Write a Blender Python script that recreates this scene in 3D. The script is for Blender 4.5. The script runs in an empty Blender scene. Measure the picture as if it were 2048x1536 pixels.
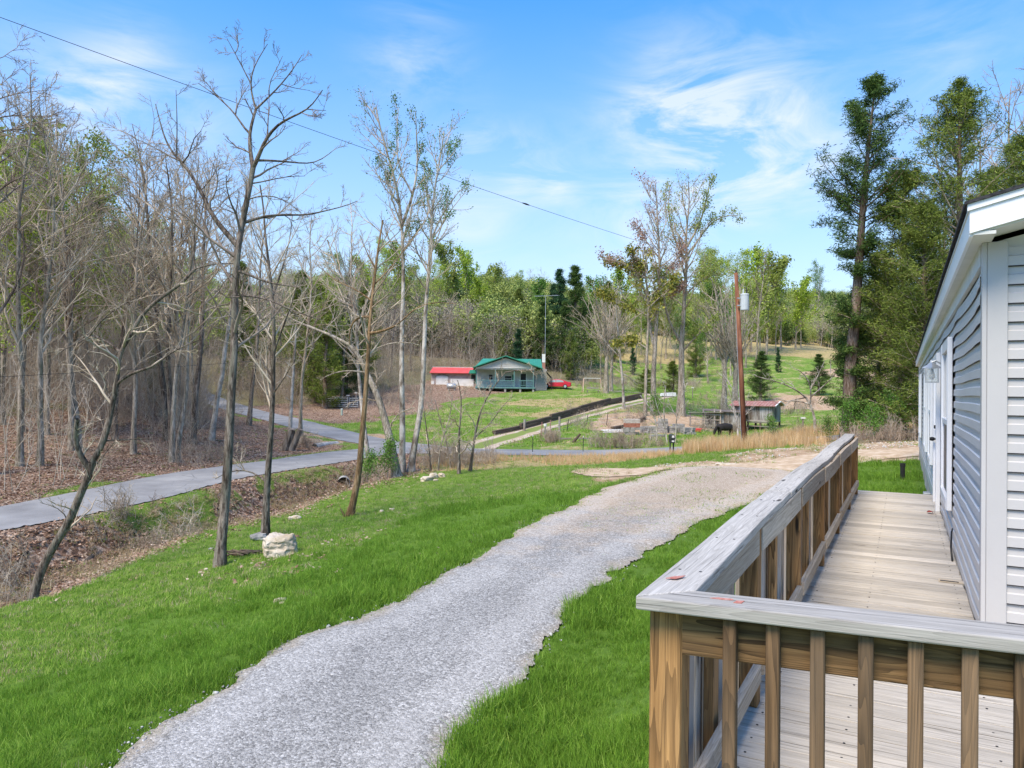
import bpy, math, random
import numpy as np
from mathutils import Vector, Matrix
random.seed(7); rng = np.random.default_rng(7)
PI = math.pi
S = bpy.context.scene
COL = S.collection

# ------------------------------------------------------------------ camera
FPX = 1480.0                      # focal length in pixels of a 2048 px wide picture
rho, phi = 0.0111, math.atan(14 / FPX)
_u0, _f0, _r0 = np.array([0, 0, 1.]), np.array([0, 1., 0]), np.array([1., 0, 0])
FW = math.cos(phi) * _f0 + math.sin(phi) * _u0
_u = math.cos(phi) * _u0 - math.sin(phi) * _f0
RT = math.cos(rho) * _r0 + math.sin(rho) * _u
UP = math.cos(rho) * _u - math.sin(rho) * _r0
cam_d = bpy.data.cameras.new('camera'); cam = bpy.data.objects.new('camera', cam_d); COL.objects.link(cam)
cam_d.sensor_width = 36; cam_d.lens = FPX / 2048 * 36; cam_d.clip_end = 6000; cam_d.clip_start = 0.05
cam.matrix_world = Matrix([[RT[0], UP[0], -FW[0], 0], [RT[1], UP[1], -FW[1], 0], [RT[2], UP[2], -FW[2], 0], [0, 0, 0, 1]])
S.camera = cam

# ------------------------------------------------------------------ world, sun
SUN_EL, SUN_AZ = math.radians(56), math.radians(216)     # azimuth clockwise from +Y: behind the camera to the right
w = bpy.data.worlds.new('World'); S.world = w; w.use_nodes = True
nt = w.node_tree; nt.nodes.clear()
def wn(t, **k):
    n = nt.nodes.new(t)
    for a, b in k.items(): setattr(n, a, b)
    return n
wo = wn('ShaderNodeOutputWorld'); bg = wn('ShaderNodeBackground')
sky = wn('ShaderNodeTexSky', sky_type='NISHITA'); sky.sun_disc = False
sky.sun_elevation = SUN_EL; sky.sun_rotation = SUN_AZ; sky.altitude = 300; sky.air_density = 1.0; sky.dust_density = 0.6; sky.ozone_density = 3.0
hs = wn('ShaderNodeHueSaturation'); hs.inputs['Saturation'].default_value = 1.48; hs.inputs['Value'].default_value = 1.35
nt.links.new(sky.outputs[0], hs.inputs['Color'])
tc = wn('ShaderNodeTexCoord'); sep = wn('ShaderNodeSeparateXYZ'); nt.links.new(tc.outputs['Generated'], sep.inputs[0])
# cloud plane coordinates: direction / (z + .12)
def wmath(op, a, b=None):
    n = wn('ShaderNodeMath', operation=op)
    for i, v in enumerate((a, b)):
        if v is None: continue
        if isinstance(v, (int, float)): n.inputs[i].default_value = v
        else: nt.links.new(v, n.inputs[i])
    return n.outputs[0]
zc = wmath('ADD', wmath('MAXIMUM', sep.outputs[2], 0.0), 0.12)
cx_, cy_ = wmath('DIVIDE', sep.outputs[0], zc), wmath('DIVIDE', sep.outputs[1], zc)
cmb = wn('ShaderNodeCombineXYZ'); nt.links.new(cx_, cmb.inputs[0]); nt.links.new(cy_, cmb.inputs[1])
mp = wn('ShaderNodeMapping'); nt.links.new(cmb.outputs[0], mp.inputs[0])
mp.inputs['Rotation'].default_value = (0, 0, 0.6); mp.inputs['Scale'].default_value = (0.50, 0.85, 1); mp.inputs['Location'].default_value = (3.3, 1.9, 0)
n1 = wn('ShaderNodeTexNoise'); n1.inputs['Scale'].default_value = 1.15; n1.inputs['Detail'].default_value = 9; n1.inputs['Roughness'].default_value = .58; n1.inputs['Distortion'].default_value = 1.1
nt.links.new(mp.outputs[0], n1.inputs['Vector'])
n2 = wn('ShaderNodeTexNoise'); n2.inputs['Scale'].default_value = 0.55; n2.inputs['Detail'].default_value = 2
nt.links.new(mp.outputs[0], n2.inputs['Vector'])
cl = wmath('MULTIPLY', wmath('SUBTRACT', n1.outputs[0], 0.46), 6.5)
cm = wn('ShaderNodeMath', operation='MULTIPLY', use_clamp=True)
nt.links.new(cl, cm.inputs[0]); nt.links.new(wmath('MULTIPLY', wmath('MAXIMUM', wmath('SUBTRACT', n2.outputs[0], 0.49), 0.0), 6.0), cm.inputs[1])
# wispy cloud banks at their places in the sky
import numpy as _np
def _dir(px, py):
    f_ = _np.array([0, math.cos(phi), math.sin(phi)]); d_ = f_ + RT * (px - 1024) / FPX - UP * (py - 768) / FPX; return d_ / _np.linalg.norm(d_)
nv = wn('ShaderNodeMapping'); nt.links.new(tc.outputs['Generated'], nv.inputs[0]); nv.inputs['Scale'].default_value = (3.2, 3.2, 9.0); nv.inputs['Rotation'].default_value = (0, 0.35, 0)
nw = wn('ShaderNodeTexNoise'); nt.links.new(nv.outputs[0], nw.inputs['Vector']); nw.inputs['Scale'].default_value = 1.6; nw.inputs['Detail'].default_value = 10; nw.inputs['Roughness'].default_value = .62; nw.inputs['Distortion'].default_value = .9
msum = None
for px_, py_, k_, a_ in [(1400, 250, 240, .95), (1330, 215, 500, .5), (1510, 285, 260, .9), (1640, 290, 500, .4), (1450, 350, 300, .45), (180, 185, 900, 1.0), (270, 120, 1200, .6), (830, 110, 600, .55), (945, 292, 1500, .9), (1050, 320, 1500, .7), (1030, 350, 2500, .8), (1110, 360, 3000, .9), (940, 440, 600, .6), (1900, 110, 500, .35), (1250, 450, 200, .5), (400, 210, 900, .45), (-500, 300, 60, .8), (2700, 300, 60, .8), (-1500, 100, 30, .7), (4200, 200, 30, .7)]:
    dv = _dir(px_, py_); dp = wn('ShaderNodeVectorMath', operation='DOT_PRODUCT'); nrmn = wn('ShaderNodeVectorMath', operation='NORMALIZE'); nt.links.new(tc.outputs['Generated'], nrmn.inputs[0]); nt.links.new(nrmn.outputs[0], dp.inputs[0]); dp.inputs[1].default_value = tuple(dv)
    g_ = wmath('MULTIPLY', wmath('POWER', wmath('MAXIMUM', dp.outputs['Value'], 0.0), k_), a_); msum = g_ if msum is None else wmath('ADD', msum, g_)
cf = wn('ShaderNodeMath', operation='MULTIPLY', use_clamp=True); nt.links.new(wmath('MULTIPLY', wmath('MAXIMUM', wmath('SUBTRACT', nw.outputs[0], .40), 0.0), 4.2), cf.inputs[0]); nt.links.new(msum, cf.inputs[1]); cloudf = wmath('MULTIPLY', cf.outputs[0], .66)
# thin milky veil growing towards the horizon
veil = wmath('POWER', wmath('SUBTRACT', 1.0, wmath('MINIMUM', wmath('MULTIPLY', wmath('MAXIMUM', sep.outputs[2], 0.0), 1.67), 1.0)), 1.25)
tot = wn('ShaderNodeMath', operation='ADD', use_clamp=True)
tot.inputs[0].default_value = 0; nt.links.new(wmath('MULTIPLY', veil, .97), tot.inputs[1])
mx = wn('ShaderNodeMix', data_type='RGBA'); nt.links.new(tot.outputs[0], mx.inputs['Factor'])
nt.links.new(hs.outputs[0], mx.inputs['A']); mx.inputs['B'].default_value = (3.1, 3.35, 3.65, 1)
mc = wn('ShaderNodeMix', data_type='RGBA'); nt.links.new(cloudf, mc.inputs['Factor']); nt.links.new(mx.outputs['Result'], mc.inputs['A']); mc.inputs['B'].default_value = (4.0, 4.15, 4.35, 1)
nt.links.new(mc.outputs['Result'], bg.inputs['Color']); bg.inputs['Strength'].default_value = 0.15
nt.links.new(bg.outputs[0], wo.inputs['Surface'])

sl = bpy.data.lights.new('sun', 'SUN'); sl.energy = 3.5; sl.angle = math.radians(28); sl.color = (1, .88, .70)
so = bpy.data.objects.new('sun', sl); COL.objects.link(so)
sdir = Vector((math.sin(SUN_AZ) * math.cos(SUN_EL), math.cos(SUN_AZ) * math.cos(SUN_EL), math.sin(SUN_EL)))
so.rotation_euler = sdir.to_track_quat('Z', 'Y').to_euler(); so.location = (0, 0, 60)
S.view_settings.view_transform = 'Standard'; S.view_settings.look = 'None'; S.view_settings.gamma = 1; S.view_settings.exposure = 0.76
S.render.engine = 'CYCLES'

# ------------------------------------------------------------------ helpers
def ray(px, py): return FW + RT * (px - 1024) / FPX - UP * (py - 768) / FPX
def Zp(px, py, z): d = ray(px, py); return d * z / d[2]
def Dp(px, py, dep): d = ray(px, py); return d * dep / d[1]
HA = math.radians(27.917)
D1 = np.array([math.sin(HA), math.cos(HA), 0]); D2 = np.array([math.cos(HA), -math.sin(HA), 0])
def UV(u, v, z=0.): return u * D1 + v * D2 + np.array([0, 0, z])

def tag(o, label=None, cat=None, group=None, kind=None):
    if label: o['label'] = label
    if cat: o['category'] = cat
    if group: o['group'] = group
    if kind: o['kind'] = kind
    return o
def mesh_np(name, verts, faces, mat=None, parent=None, smooth=False, loc=None, link=True):
    """faces: int array (n,k) or list of such arrays"""
    if not isinstance(faces, (list, tuple)): faces = [faces]
    faces = [np.asarray(f, dtype=np.int32) for f in faces if len(f)]
    me = bpy.data.meshes.new(name)
    verts = np.asarray(verts, dtype=np.float32)
    me.vertices.add(len(verts)); me.vertices.foreach_set('co', verts.ravel())
    nl = sum(f.size for f in faces); nf = sum(len(f) for f in faces)
    if nf:
        me.loops.add(nl); me.loops.foreach_set('vertex_index', np.concatenate([f.ravel() for f in faces]))
        me.polygons.add(nf)
        tot = np.concatenate([np.full(len(f), f.shape[1], dtype=np.int32) for f in faces])
        st = np.concatenate([[0], np.cumsum(tot)[:-1]]).astype(np.int32)
        me.polygons.foreach_set('loop_start', st); me.polygons.foreach_set('loop_total', tot)
        if smooth: me.polygons.foreach_set('use_smooth', np.ones(nf, dtype=bool))
    me.update(calc_edges=True)
    if mat: me.materials.append(mat)
    if not link: return me
    return obj(name, me, parent, loc)
def obj(name, me, parent=None, loc=None, rot=None):
    o = bpy.data.objects.new(name, me); COL.objects.link(o)
    if parent: o.parent = parent
    if loc is not None: o.location = tuple(float(c) for c in loc)
    if rot is not None: o.rotation_euler = rot
    return o
def empty(name, loc=(0, 0, 0), rz=0.):
    o = bpy.data.objects.new(name, None); COL.objects.link(o); o.empty_display_size = .2
    o.location = tuple(float(c) for c in loc); o.rotation_euler = (0, 0, rz); return o
class MB:
    """collects boxes, tubes, prisms into one mesh"""
    def __init__(s): s.v = []; s.f = []; s.n = 0
    def add(s, v, f):
        v = np.asarray(v, float); s.v.append(v)
        for q in f: s.f.append([i + s.n for i in q])
        s.n += len(v)
    def box(s, c, d, M=None, bev=0.0):
        c = np.array(c, float); h = np.array(d, float) / 2
        if bev > 0:
            v = []; 
            for sx in (-1, 1):
                for sy in (-1, 1):
                    for sz in (-1, 1):
                        sg = np.array([sx, sy, sz])
                        for ax in range(3):
                            p = sg * (h - bev); p[ax] = sg[ax] * h[ax]; v.append(p)
            v = np.array(v)
            idx = lambda sx, sy, sz, ax: ((sx > 0) * 4 + (sy > 0) * 2 + (sz > 0)) * 3 + ax
            f = []
            for ax in range(3):
                a, b = [(1, 2), (0, 2), (0, 1)][ax]
                for sg in (-1, 1):
                    q = []
                    for (p, r) in ((-1, -1), (1, -1), (1, 1), (-1, 1)):
                        t = [0, 0, 0]; t[ax] = sg; t[a] = p; t[b] = r; q.append(idx(*t, ax))
                    f.append(q)
            for ax in range(3):      # edge quads
                a, b = [(1, 2), (0, 2), (0, 1)][ax]
                for p in (-1, 1):
                    for r in (-1, 1):
                        t0 = [0, 0, 0]; t0[ax] = -1; t0[a] = p; t0[b] = r
                        t1 = list(t0); t1[ax] = 1
                        f.append([idx(*t0, a), idx(*t1, a), idx(*t1, b), idx(*t0, b)])
            for sx in (-1, 1):
                for sy in (-1, 1):
                    for sz in (-1, 1): f.append([idx(sx, sy, sz, 0), idx(sx, sy, sz, 1), idx(sx, sy, sz, 2)])
        else:
            v = np.array([[x, y, z] for x in (-1, 1) for y in (-1, 1) for z in (-1, 1)]) * h
            f = [[0, 1, 3, 2], [4, 6, 7, 5], [0, 4, 5, 1], [2, 3, 7, 6], [0, 2, 6, 4], [1, 5, 7, 3]]
        if M is not None: v = v @ np.array(M).T
        s.add(v + c, f); return s
    def bar(s, a, b, w_, h_, up=(0, 0, 1)):
        a = np.array(a, float); b = np.array(b, float); x = b - a; L = np.linalg.norm(x); x /= L
        y = np.cross(np.array(up, float), x); y /= np.linalg.norm(y); z = np.cross(x, y)
        return s.box((a + b) / 2, (L, w_, h_), np.array([x, y, z]).T)
    def tube(s, pts, r, k=8, cap=True):
        pts = np.array(pts, float); n = len(pts); r = np.broadcast_to(np.array(r, float), (n,))
        t = np.gradient(pts, axis=0); t /= np.linalg.norm(t, axis=1)[:, None] + 1e-9
        ref = np.array([0, 0, 1.]) if abs(t[:, 2]).mean() < .8 else np.array([1., 0, 0])
        a = np.cross(t, ref); a /= np.linalg.norm(a, axis=1)[:, None] + 1e-9; b = np.cross(t, a)
        ang = np.arange(k) * 2 * PI / k
        v = (pts[:, None] + r[:, None, None] * (np.cos(ang)[None, :, None] * a[:, None] + np.sin(ang)[None, :, None] * b[:, None])).reshape(-1, 3)
        f = [[i * k + j, i * k + (j + 1) % k, (i + 1) * k + (j + 1) % k, (i + 1) * k + j] for i in range(n - 1) for j in range(k)]
        if cap: f.append(list(range(k))[::-1]); f.append([(n - 1) * k + j for j in range(k)])
        s.add(v, f); return s
    def lathe(s, prof, c=(0, 0, 0), k=12):
        prof = np.array(prof, float); ang = np.arange(k) * 2 * PI / k
        v = np.stack([prof[:, 0:1] * np.cos(ang), prof[:, 0:1] * np.sin(ang), np.repeat(prof[:, 1:2], k, 1)], -1).reshape(-1, 3) + np.array(c, float)
        f = [[i * k + j, i * k + (j + 1) % k, (i + 1) * k + (j + 1) % k, (i + 1) * k + j] for i in range(len(prof) - 1) for j in range(k)]
        s.add(v, f); return s
    def prism(s, poly, d, M=None, c=(0, 0, 0)):
        """poly in local x,z; extruded along y by d"""
        n = len(poly); v = np.array([[x, y, z] for y in (-d / 2, d / 2) for x, z in poly])
        f = [list(range(n)), list(range(n, 2 * n))[::-1]] + [[i, n + i, n + (i + 1) % n, (i + 1) % n] for i in range(n)]
        if M is not None: v = v @ np.array(M).T
        s.add(v + np.array(c, float), f); return s
    def build(s, name, mat, parent=None, smooth=False, loc=None, link=True, rot=None):
        me = bpy.data.meshes.new(name); v = np.concatenate(s.v)
        me.from_pydata(v.tolist(), [], s.f)
        if smooth: me.polygons.foreach_set('use_smooth', [True] * len(me.polygons))
        me.update()
        if mat: me.materials.append(mat)
        if not link: return me
        return obj(name, me, parent, loc, rot)

# ------------------------------------------------------------------ materials
class NT:
    def __init__(s, name):
        s.m = bpy.data.materials.new(name); s.m.use_nodes = True; s.t = s.m.node_tree
        s.b = s.t.nodes['Principled BSDF']; s.b.inputs['Roughness'].default_value = .8
        s.b.inputs['Specular IOR Level'].default_value = .25
    def n(s, t, **k):
        n = s.t.nodes.new(t)
        for a, b in k.items(): setattr(n, a, b)
        return n
    def l(s, a, b): s.t.links.new(a, b)
    def coord(s, which='Object', scale=(1, 1, 1), rnd=True):
        if which == 'World':
            g = s.n('ShaderNodeNewGeometry').outputs['Position']
        else:
            g = s.n('ShaderNodeTexCoord').outputs[which]
        m = s.n('ShaderNodeMapping'); s.l(g, m.inputs[0]); m.inputs['Scale'].default_value = scale
        if rnd and which != 'World':
            oi = s.n('ShaderNodeObjectInfo'); mu = s.n('ShaderNodeVectorMath', operation='SCALE')
            cb = s.n('ShaderNodeCombineXYZ')
            for i in range(3): s.l(oi.outputs['Random'], cb.inputs[i])
            s.l(cb.outputs[0], mu.inputs[0]); mu.inputs['Scale'].default_value = 37.0
            s.l(mu.outputs[0], m.inputs['Location'])
        return m.outputs[0]
    def noise(s, vec, scale, detail=4, rough=.55, dist=0):
        n = s.n('ShaderNodeTexNoise'); s.l(vec, n.inputs['Vector'])
        n.inputs['Scale'].default_value = scale; n.inputs['Detail'].default_value = detail; n.inputs['Roughness'].default_value = rough; n.inputs['Distortion'].default_value = dist
        return n.outputs[0]
    def ramp(s, fac, stops):
        r = s.n('ShaderNodeValToRGB'); s.l(fac, r.inputs[0]); e = r.color_ramp.elements
        while len(e) < len(stops): e.new(.5)
        for i, (p, c) in enumerate(stops):
            e[i].position = p; e[i].color = (*c, 1) if len(c) == 3 else c
        return r.outputs[0]
    def mix(s, f, a, b, mode='MIX'):
        n = s.n('ShaderNodeMix', data_type='RGBA', blend_type=mode)
        for k, v in (('Factor', f), ('A', a), ('B', b)):
            if isinstance(v, (int, float)): n.inputs[k].default_value = v
            elif isinstance(v, (tuple, list)): n.inputs[k].default_value = (*v, 1)
            else: s.l(v, n.inputs[k])
        return n.outputs['Result']
    def math(s, op, a, b=None, clamp=False):
        n = s.n('ShaderNodeMath', operation=op, use_clamp=clamp)
        for i, v in enumerate((a, b)):
            if v is None: continue
            if isinstance(v, (int, float)): n.inputs[i].default_value = v
            else: s.l(v, n.inputs[i])
        return n.outputs[0]
    def bump(s, h, strength=.3, dist=.02):
        b = s.n('ShaderNodeBump'); s.l(h, b.inputs['Height']); b.inputs['Strength'].default_value = strength; b.inputs['Distance'].default_value = dist
        s.l(b.outputs[0], s.b.inputs['Normal'])
    def col(s, c):
        if isinstance(c, (tuple, list)): s.b.inputs['Base Color'].default_value = (*c, 1)
        else: s.l(c, s.b.inputs['Base Color'])
    def sup(s, **k):
        for a, b in k.items(): s.b.inputs[a.replace('_', ' ')].default_value = b
        return s.m

def mottled(name, c1, c2, scale=3, rough=.8, detail=5, bump=0., bscale=None, metal=0., stretch=(1, 1, 1), which='Object', spec=.25, c3=None):
    m = NT(name); v = m.coord(which, stretch)
    n = m.noise(v, scale, detail, .6)
    st = [(.3, c1), (.7, c2)] if c3 is None else [(.25, c1), (.5, c2), (.75, c3)]
    m.col(m.ramp(n, st))
    if bump: m.bump(m.noise(v, bscale or scale * 4, 4, .6), bump, .02)
    m.b.inputs['Roughness'].default_value = rough; m.b.inputs['Metallic'].default_value = metal; m.b.inputs['Specular IOR Level'].default_value = spec
    return m.m

def wood(name, pale, mid, dark, ring=.7, crack=.5, knots=True, rough=.85, weather=None, wamt=.0):
    """grain runs along the object's local X axis"""
    m = NT(name); v = m.coord('Object', (1, 1, 1))
    def stretched(sx, sy):
        mm = m.n('ShaderNodeMapping'); m.l(v, mm.inputs[0]); mm.inputs['Scale'].default_value = (sx, sy, sy); return mm.outputs[0]
    low = m.noise(stretched(.45, 7.0), 1.0, 2.5, .5, .2)
    rings = m.math('FRACT', m.math('MULTIPLY', low, 30.0))
    rings = m.math('POWER', rings, 1.5)
    streak = m.noise(stretched(1.6, 60), 1.0, 5, .7)
    fine = m.noise(stretched(5, 260), 1.0, 3, .6)
    tone = m.noise(stretched(.5, 1.2), 1.0, 2, .5)
    base = m.ramp(m.math('ADD', m.math('MULTIPLY', streak, .55), m.math('MULTIPLY', tone, .45)), [(.42, mid), (.58, pale)])
    c = m.mix(m.math('MULTIPLY', m.math('MULTIPLY', rings, ring), m.math('ADD', m.math('MULTIPLY', m.noise(stretched(1.0, 2.5), 1.0, 2, .5), 1.3), .05, True)), base, dark)
    ck = m.ramp(m.noise(stretched(.9, 75), 1.0, 4, .75), [(.56, (0, 0, 0)), (.66, (1, 1, 1))])
    c = m.mix(m.math('MULTIPLY', ck, crack), c, tuple(x * .25 for x in dark))
    c = m.mix(m.math('MULTIPLY', m.math('SUBTRACT', fine, .42, True), 1.1), c, tuple(x * .5 for x in dark))
    oi = m.n('ShaderNodeObjectInfo')
    if knots:
        vo = m.n('ShaderNodeTexVoronoi'); m.l(stretched(1.3, 7), vo.inputs['Vector']); vo.inputs['Scale'].default_value = 1
        kn = m.ramp(vo.outputs['Distance'], [(.05, (1, 1, 1)), (.11, (0, 0, 0))])
        c = m.mix(kn, c, tuple(x * .35 for x in dark))
    if weather:
        wv = m.ramp(m.noise(stretched(.8, 3), 1.3, 4, .6), [(.4, (0, 0, 0)), (.62, (1, 1, 1))])
        c = m.mix(m.math('MULTIPLY', wv, wamt), c, weather)
    val = m.math('ADD', m.math('MULTIPLY', oi.outputs['Random'], .36), .82)
    hsv = m.n('ShaderNodeHueSaturation'); m.l(c, hsv.inputs['Color']); m.l(val, hsv.inputs['Value'])
    m.col(hsv.outputs[0])
    m.bump(m.math('SUBTRACT', m.math('ADD', streak, m.math('MULTIPLY', rings, .3)), m.math('MULTIPLY', ck, .8)), .55, .004)
    m.b.inputs['Roughness'].default_value = rough
    return m.m
# ------------------------------------------------------------------ terrain
def line3(pts): return np.array([Zp(*p) for p in pts])
ROAD_C = line3([(-900, 1175, -4.85), (-300, 1085, -4.6), (0, 1040, -4.35), (200, 1000, -4.2), (400, 953, -4.05), (600, 925, -4.0), (740, 903, -3.95), (860, 902, -3.92), (1000, 905, -3.88), (1200, 907, -3.75), (1390, 900, -3.45), (1600, 884, -3.0), (1900, 862, -2.4), (2300, 850, -2.0)])
BRANCH_C = np.array([Dp(*p) for p in [(820, 893, 50), (730, 882, 55), (650, 862, 60), (565, 840, 69), (490, 822, 79), (425, 801, 92), (392, 786, 104), (382, 768, 118)]])
DRIVE_C = line3([(120, 2300, -3.35), (400, 1640, -3.2), (530, 1500, -3.1), (685, 1400, -3.1), (880, 1270, -3.05), (1058, 1150, -2.95), (1200, 1060, -2.82), (1325, 1000, -2.72), (1400, 972, -2.62), (1470, 948, -2.5)])
DIRT_C = line3([(1240, 946, -2.9), (1400, 938, -2.62), (1560, 935, -2.45), (1760, 905, -2.1), (1900, 900, -1.95)])
FARD_C = np.array([Dp(*p) for p in [(955, 893, 50), (1010, 877, 56), (1080, 855, 64), (1160, 832, 75), (1240, 812, 86), (1300, 800, 94), (1325, 793, 101), (1300, 787, 108), (1200, 781, 114)]])
CREEK_C = line3([(-700, 1420, -6.1), (-250, 1290, -5.9), (0, 1208, -5.7), (140, 1140, -5.6), (300, 1095, -5.5), (430, 1062, -5.4), (560, 1020, -5.35), (640, 995, -5.3), (688, 976, -5.2)])
ctrl = []
def cz(*pp):
    for p in pp: ctrl.append(Zp(*p))
def cd(*pp):
    for p in pp: ctrl.append(Dp(*p))
for L in (ROAD_C, DRIVE_C, DIRT_C, BRANCH_C, FARD_C): ctrl += list(L)
# lawn
cz((1000, 1000, -3.3), (850, 972, -4.0), (600, 1100, -4.0), (560, 1200, -3.75), (400, 1300, -3.85), (200, 1450, -3.7), (0, 1536, -3.9), (0, 1350, -4.55), (330, 1150, -4.7), (455, 1115, -4.25),
   (700, 1035, -4.35), (1000, 1060, -3.25), (870, 1300, -3.15), (1200, 1200, -2.75), (1280, 1330, -2.6), (1060, 975, -3.4), (760, 1150, -3.6))
for u, v, z in [(0, .5, -2.5), (2, -1.2, -2.75), (6, -1.2, -2.6), (12, -1.2, -2.35), (3, 4, -2.3), (6, .5, -2.45), (12, .5, -2.2), (18, .5, -2.15), (26, .5, -2.0), (34, 0, -1.9), (5, 9, -2.0), (15, 9, -1.8), (27, 9, -1.5), (36, 12, -1.0),
                (-6, 0, -2.8), (-12, 3, -2.6), (-10, -8, -3.6), (-20, -20, -4.5), (-25, 10, -2), (22, -3, -2.15), (30, -5, -2.0), (10, 30, 0), (-10, 30, 0), (40, 30, 2)]:
    ctrl.append(UV(u, v, z))
# far side of the road, left wood slope
cd((0, 985, 29), (0, 900, 35), (0, 800, 49), (0, 735, 60), (0, 640, 105), (-500, 850, 40), (-500, 640, 75), (300, 925, 39), (300, 850, 50), (300, 780, 70), (300, 650, 125), (500, 870, 52), (500, 790, 95), (500, 705, 130),
   (640, 905, 49), (560, 885, 53), (690, 775, 105), (680, 822, 87), (760, 830, 78), (750, 700, 150), (850, 650, 200), (300, 600, 210), (0, 580, 190), (600, 610, 260), (-900, 500, 160))
# house knoll and lawn
cd((860, 778, 112), (960, 779, 112), (1080, 778, 112), (1140, 777, 116), (960, 790, 104), (960, 812, 84), (960, 850, 64), (870, 858, 62), (1060, 838, 66), (1120, 800, 92), (1240, 781, 112), (1180, 775, 130), (1000, 740, 140), (1000, 650, 180), (1050, 610, 280),
   (1350, 780, 120), (1280, 868, 57), (1100, 870, 56), (1350, 860, 62), (1290, 815, 84), (1350, 812, 90), (1400, 845, 74), (1450, 868, 69), (1450, 880, 61), (1550, 862, 66), (1520, 850, 78), (1600, 848, 72), (1700, 840, 60), (1600, 812, 96),
   (1450, 790, 125), (1700, 795, 100), (1600, 755, 140), (1650, 720, 180), (1500, 700, 205), (1300, 700, 210), (1300, 740, 160), (1200, 700, 200), (1490, 672, 235), (1250, 655, 240), (1650, 688, 230), (1840, 718, 230), (1800, 780, 130), (1900, 740, 180))
for px, py, d in [(1050, 612, 380), (1300, 612, 420), (1600, 606, 450), (1850, 600, 480), (2200, 600, 450), (800, 610, 330)]: ctrl.append(Dp(px, py, d))
for px, py, d in [(1500, 690, 300), (1250, 668, 300), (1750, 700, 320)]: ctrl.append(Dp(px, py, d))
for a in range(0, 360, 30):
    r = 900.; x, y = r * math.sin(math.radians(a)), r * math.cos(math.radians(a))
    if y > 200: z = 30
    elif a in (270, 300, 240): z = 50
    else: z = 10
    ctrl.append(np.array([x, y, z]))
ctrl.append(np.array([60, -60, -1.])); ctrl.append(np.array([-60, -40, -6.])); ctrl.append(np.array([0, -60, -3.])); ctrl.append(np.array([120, 40, 6.])); ctrl.append(np.array([130, 140, 12.])); ctrl.append(np.array([-120, 20, 14.])); ctrl.append(np.array([0., -0.5, -2.9]))
CT = np.array(ctrl)
def warp(xy):
    """denser near the camera: log radius"""
    r = np.hypot(xy[..., 0], xy[..., 1]) + 1e-6
    k = np.log1p(r / 12.0) * 12.0 / r
    return np.stack([xy[..., 0] * k, xy[..., 1] * k], -1)
def _tps(r): return r * r * np.log(r + 1e-9)
_W = warp(CT[:, :2]); _n = len(_W)
_K = _tps(np.linalg.norm(_W[:, None] - _W[None], axis=2)) + np.eye(_n) * 6.0
_P = np.c_[np.ones(_n), _W]
_A = np.block([[_K, _P], [_P.T, np.zeros((3, 3))]])
_C = np.linalg.solve(_A, np.r_[CT[:, 2], 0, 0, 0])
def tps(xy):
    w_ = warp(xy); out = np.empty(len(w_))
    for i in range(0, len(w_), 20000):
        q = w_[i:i + 20000]
        out[i:i + 20000] = _tps(np.linalg.norm(q[:, None] - _W[None], axis=2)) @ _C[:_n] + _C[_n] + q @ _C[_n + 1:]
    return out
def dense(L, step=.5):
    out = [L[0]]
    for a, b in zip(L[:-1], L[1:]):
        n = max(1, int(np.linalg.norm((b - a)[:2]) / step)); out += [a + (b - a) * i / n for i in range(1, n + 1)]
    P = np.array(out)
    for _ in range(12): P[1:-1] = (P[:-2] + 2 * P[1:-1] + P[2:]) / 4
    return P
ROADS = {k: dense(v) for k, v in dict(road=ROAD_C, branch=BRANCH_C, drive=DRIVE_C, dirt=DIRT_C, fard=FARD_C, creek=CREEK_C).items()}
def seg_dist(xy, P):
    """distance to polyline, height along it, arc parameter 0..1"""
    A, B = P[:-1, :2], P[1:, :2]; AB = B - A; L2 = (AB ** 2).sum(1) + 1e-9
    D = np.empty(len(xy)); Z = np.empty(len(xy)); T = np.empty(len(xy))
    for i in range(0, len(xy), 8000):
        q = xy[i:i + 8000][:, None]
        t = np.clip(((q - A) * AB).sum(2) / L2, 0, 1)
        dd = np.linalg.norm(q - (A + t[..., None] * AB), axis=2); j = dd.argmin(1); k = np.arange(len(j))
        D[i:i + 8000] = dd[k, j]; tt = t[k, j]; Z[i:i + 8000] = P[j, 2] * (1 - tt) + P[j + 1, 2] * tt; T[i:i + 8000] = (j + tt) / len(A)
    return D, Z, T
def near_dist(xy, P, rmax):
    D = np.full(len(xy), 1e3); Z = np.zeros(len(xy)); T = np.zeros(len(xy))
    lo = P[:, :2].min(0) - rmax; hi = P[:, :2].max(0) + rmax
    m = np.all((xy > lo) & (xy < hi), axis=1); idx = np.nonzero(m)[0]
    if len(idx): D[idx], Z[idx], T[idx] = seg_dist(xy[idx], P)
    return D, Z, T
def sst(a, b, x): t = np.clip((x - a) / (b - a), 0, 1); return t * t * (3 - 2 * t)
def vnoise(xy, s, seed=0):
    """cheap smooth value noise in -1..1"""
    q = xy / s; r = np.random.default_rng(seed); T = r.random((64, 64)) * 2 - 1
    i = np.floor(q).astype(int); f = q - i; f = f * f * (3 - 2 * f)
    g = lambda a, b: T[(i[:, 0] + a) % 64, (i[:, 1] + b) % 64]
    return (g(0, 0) * (1 - f[:, 0]) + g(1, 0) * f[:, 0]) * (1 - f[:, 1]) + (g(0, 1) * (1 - f[:, 0]) + g(1, 1) * f[:, 0]) * f[:, 1]
def fbm(xy, s, seed=0, o=4):
    return sum(vnoise(xy, s / 2 ** k, seed + k) / 2 ** k for k in range(o)) / 1.9
HALF = dict(road=2.35, branch=2.1, drive=1.9, dirt=1.5, fard=1.5)
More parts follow.
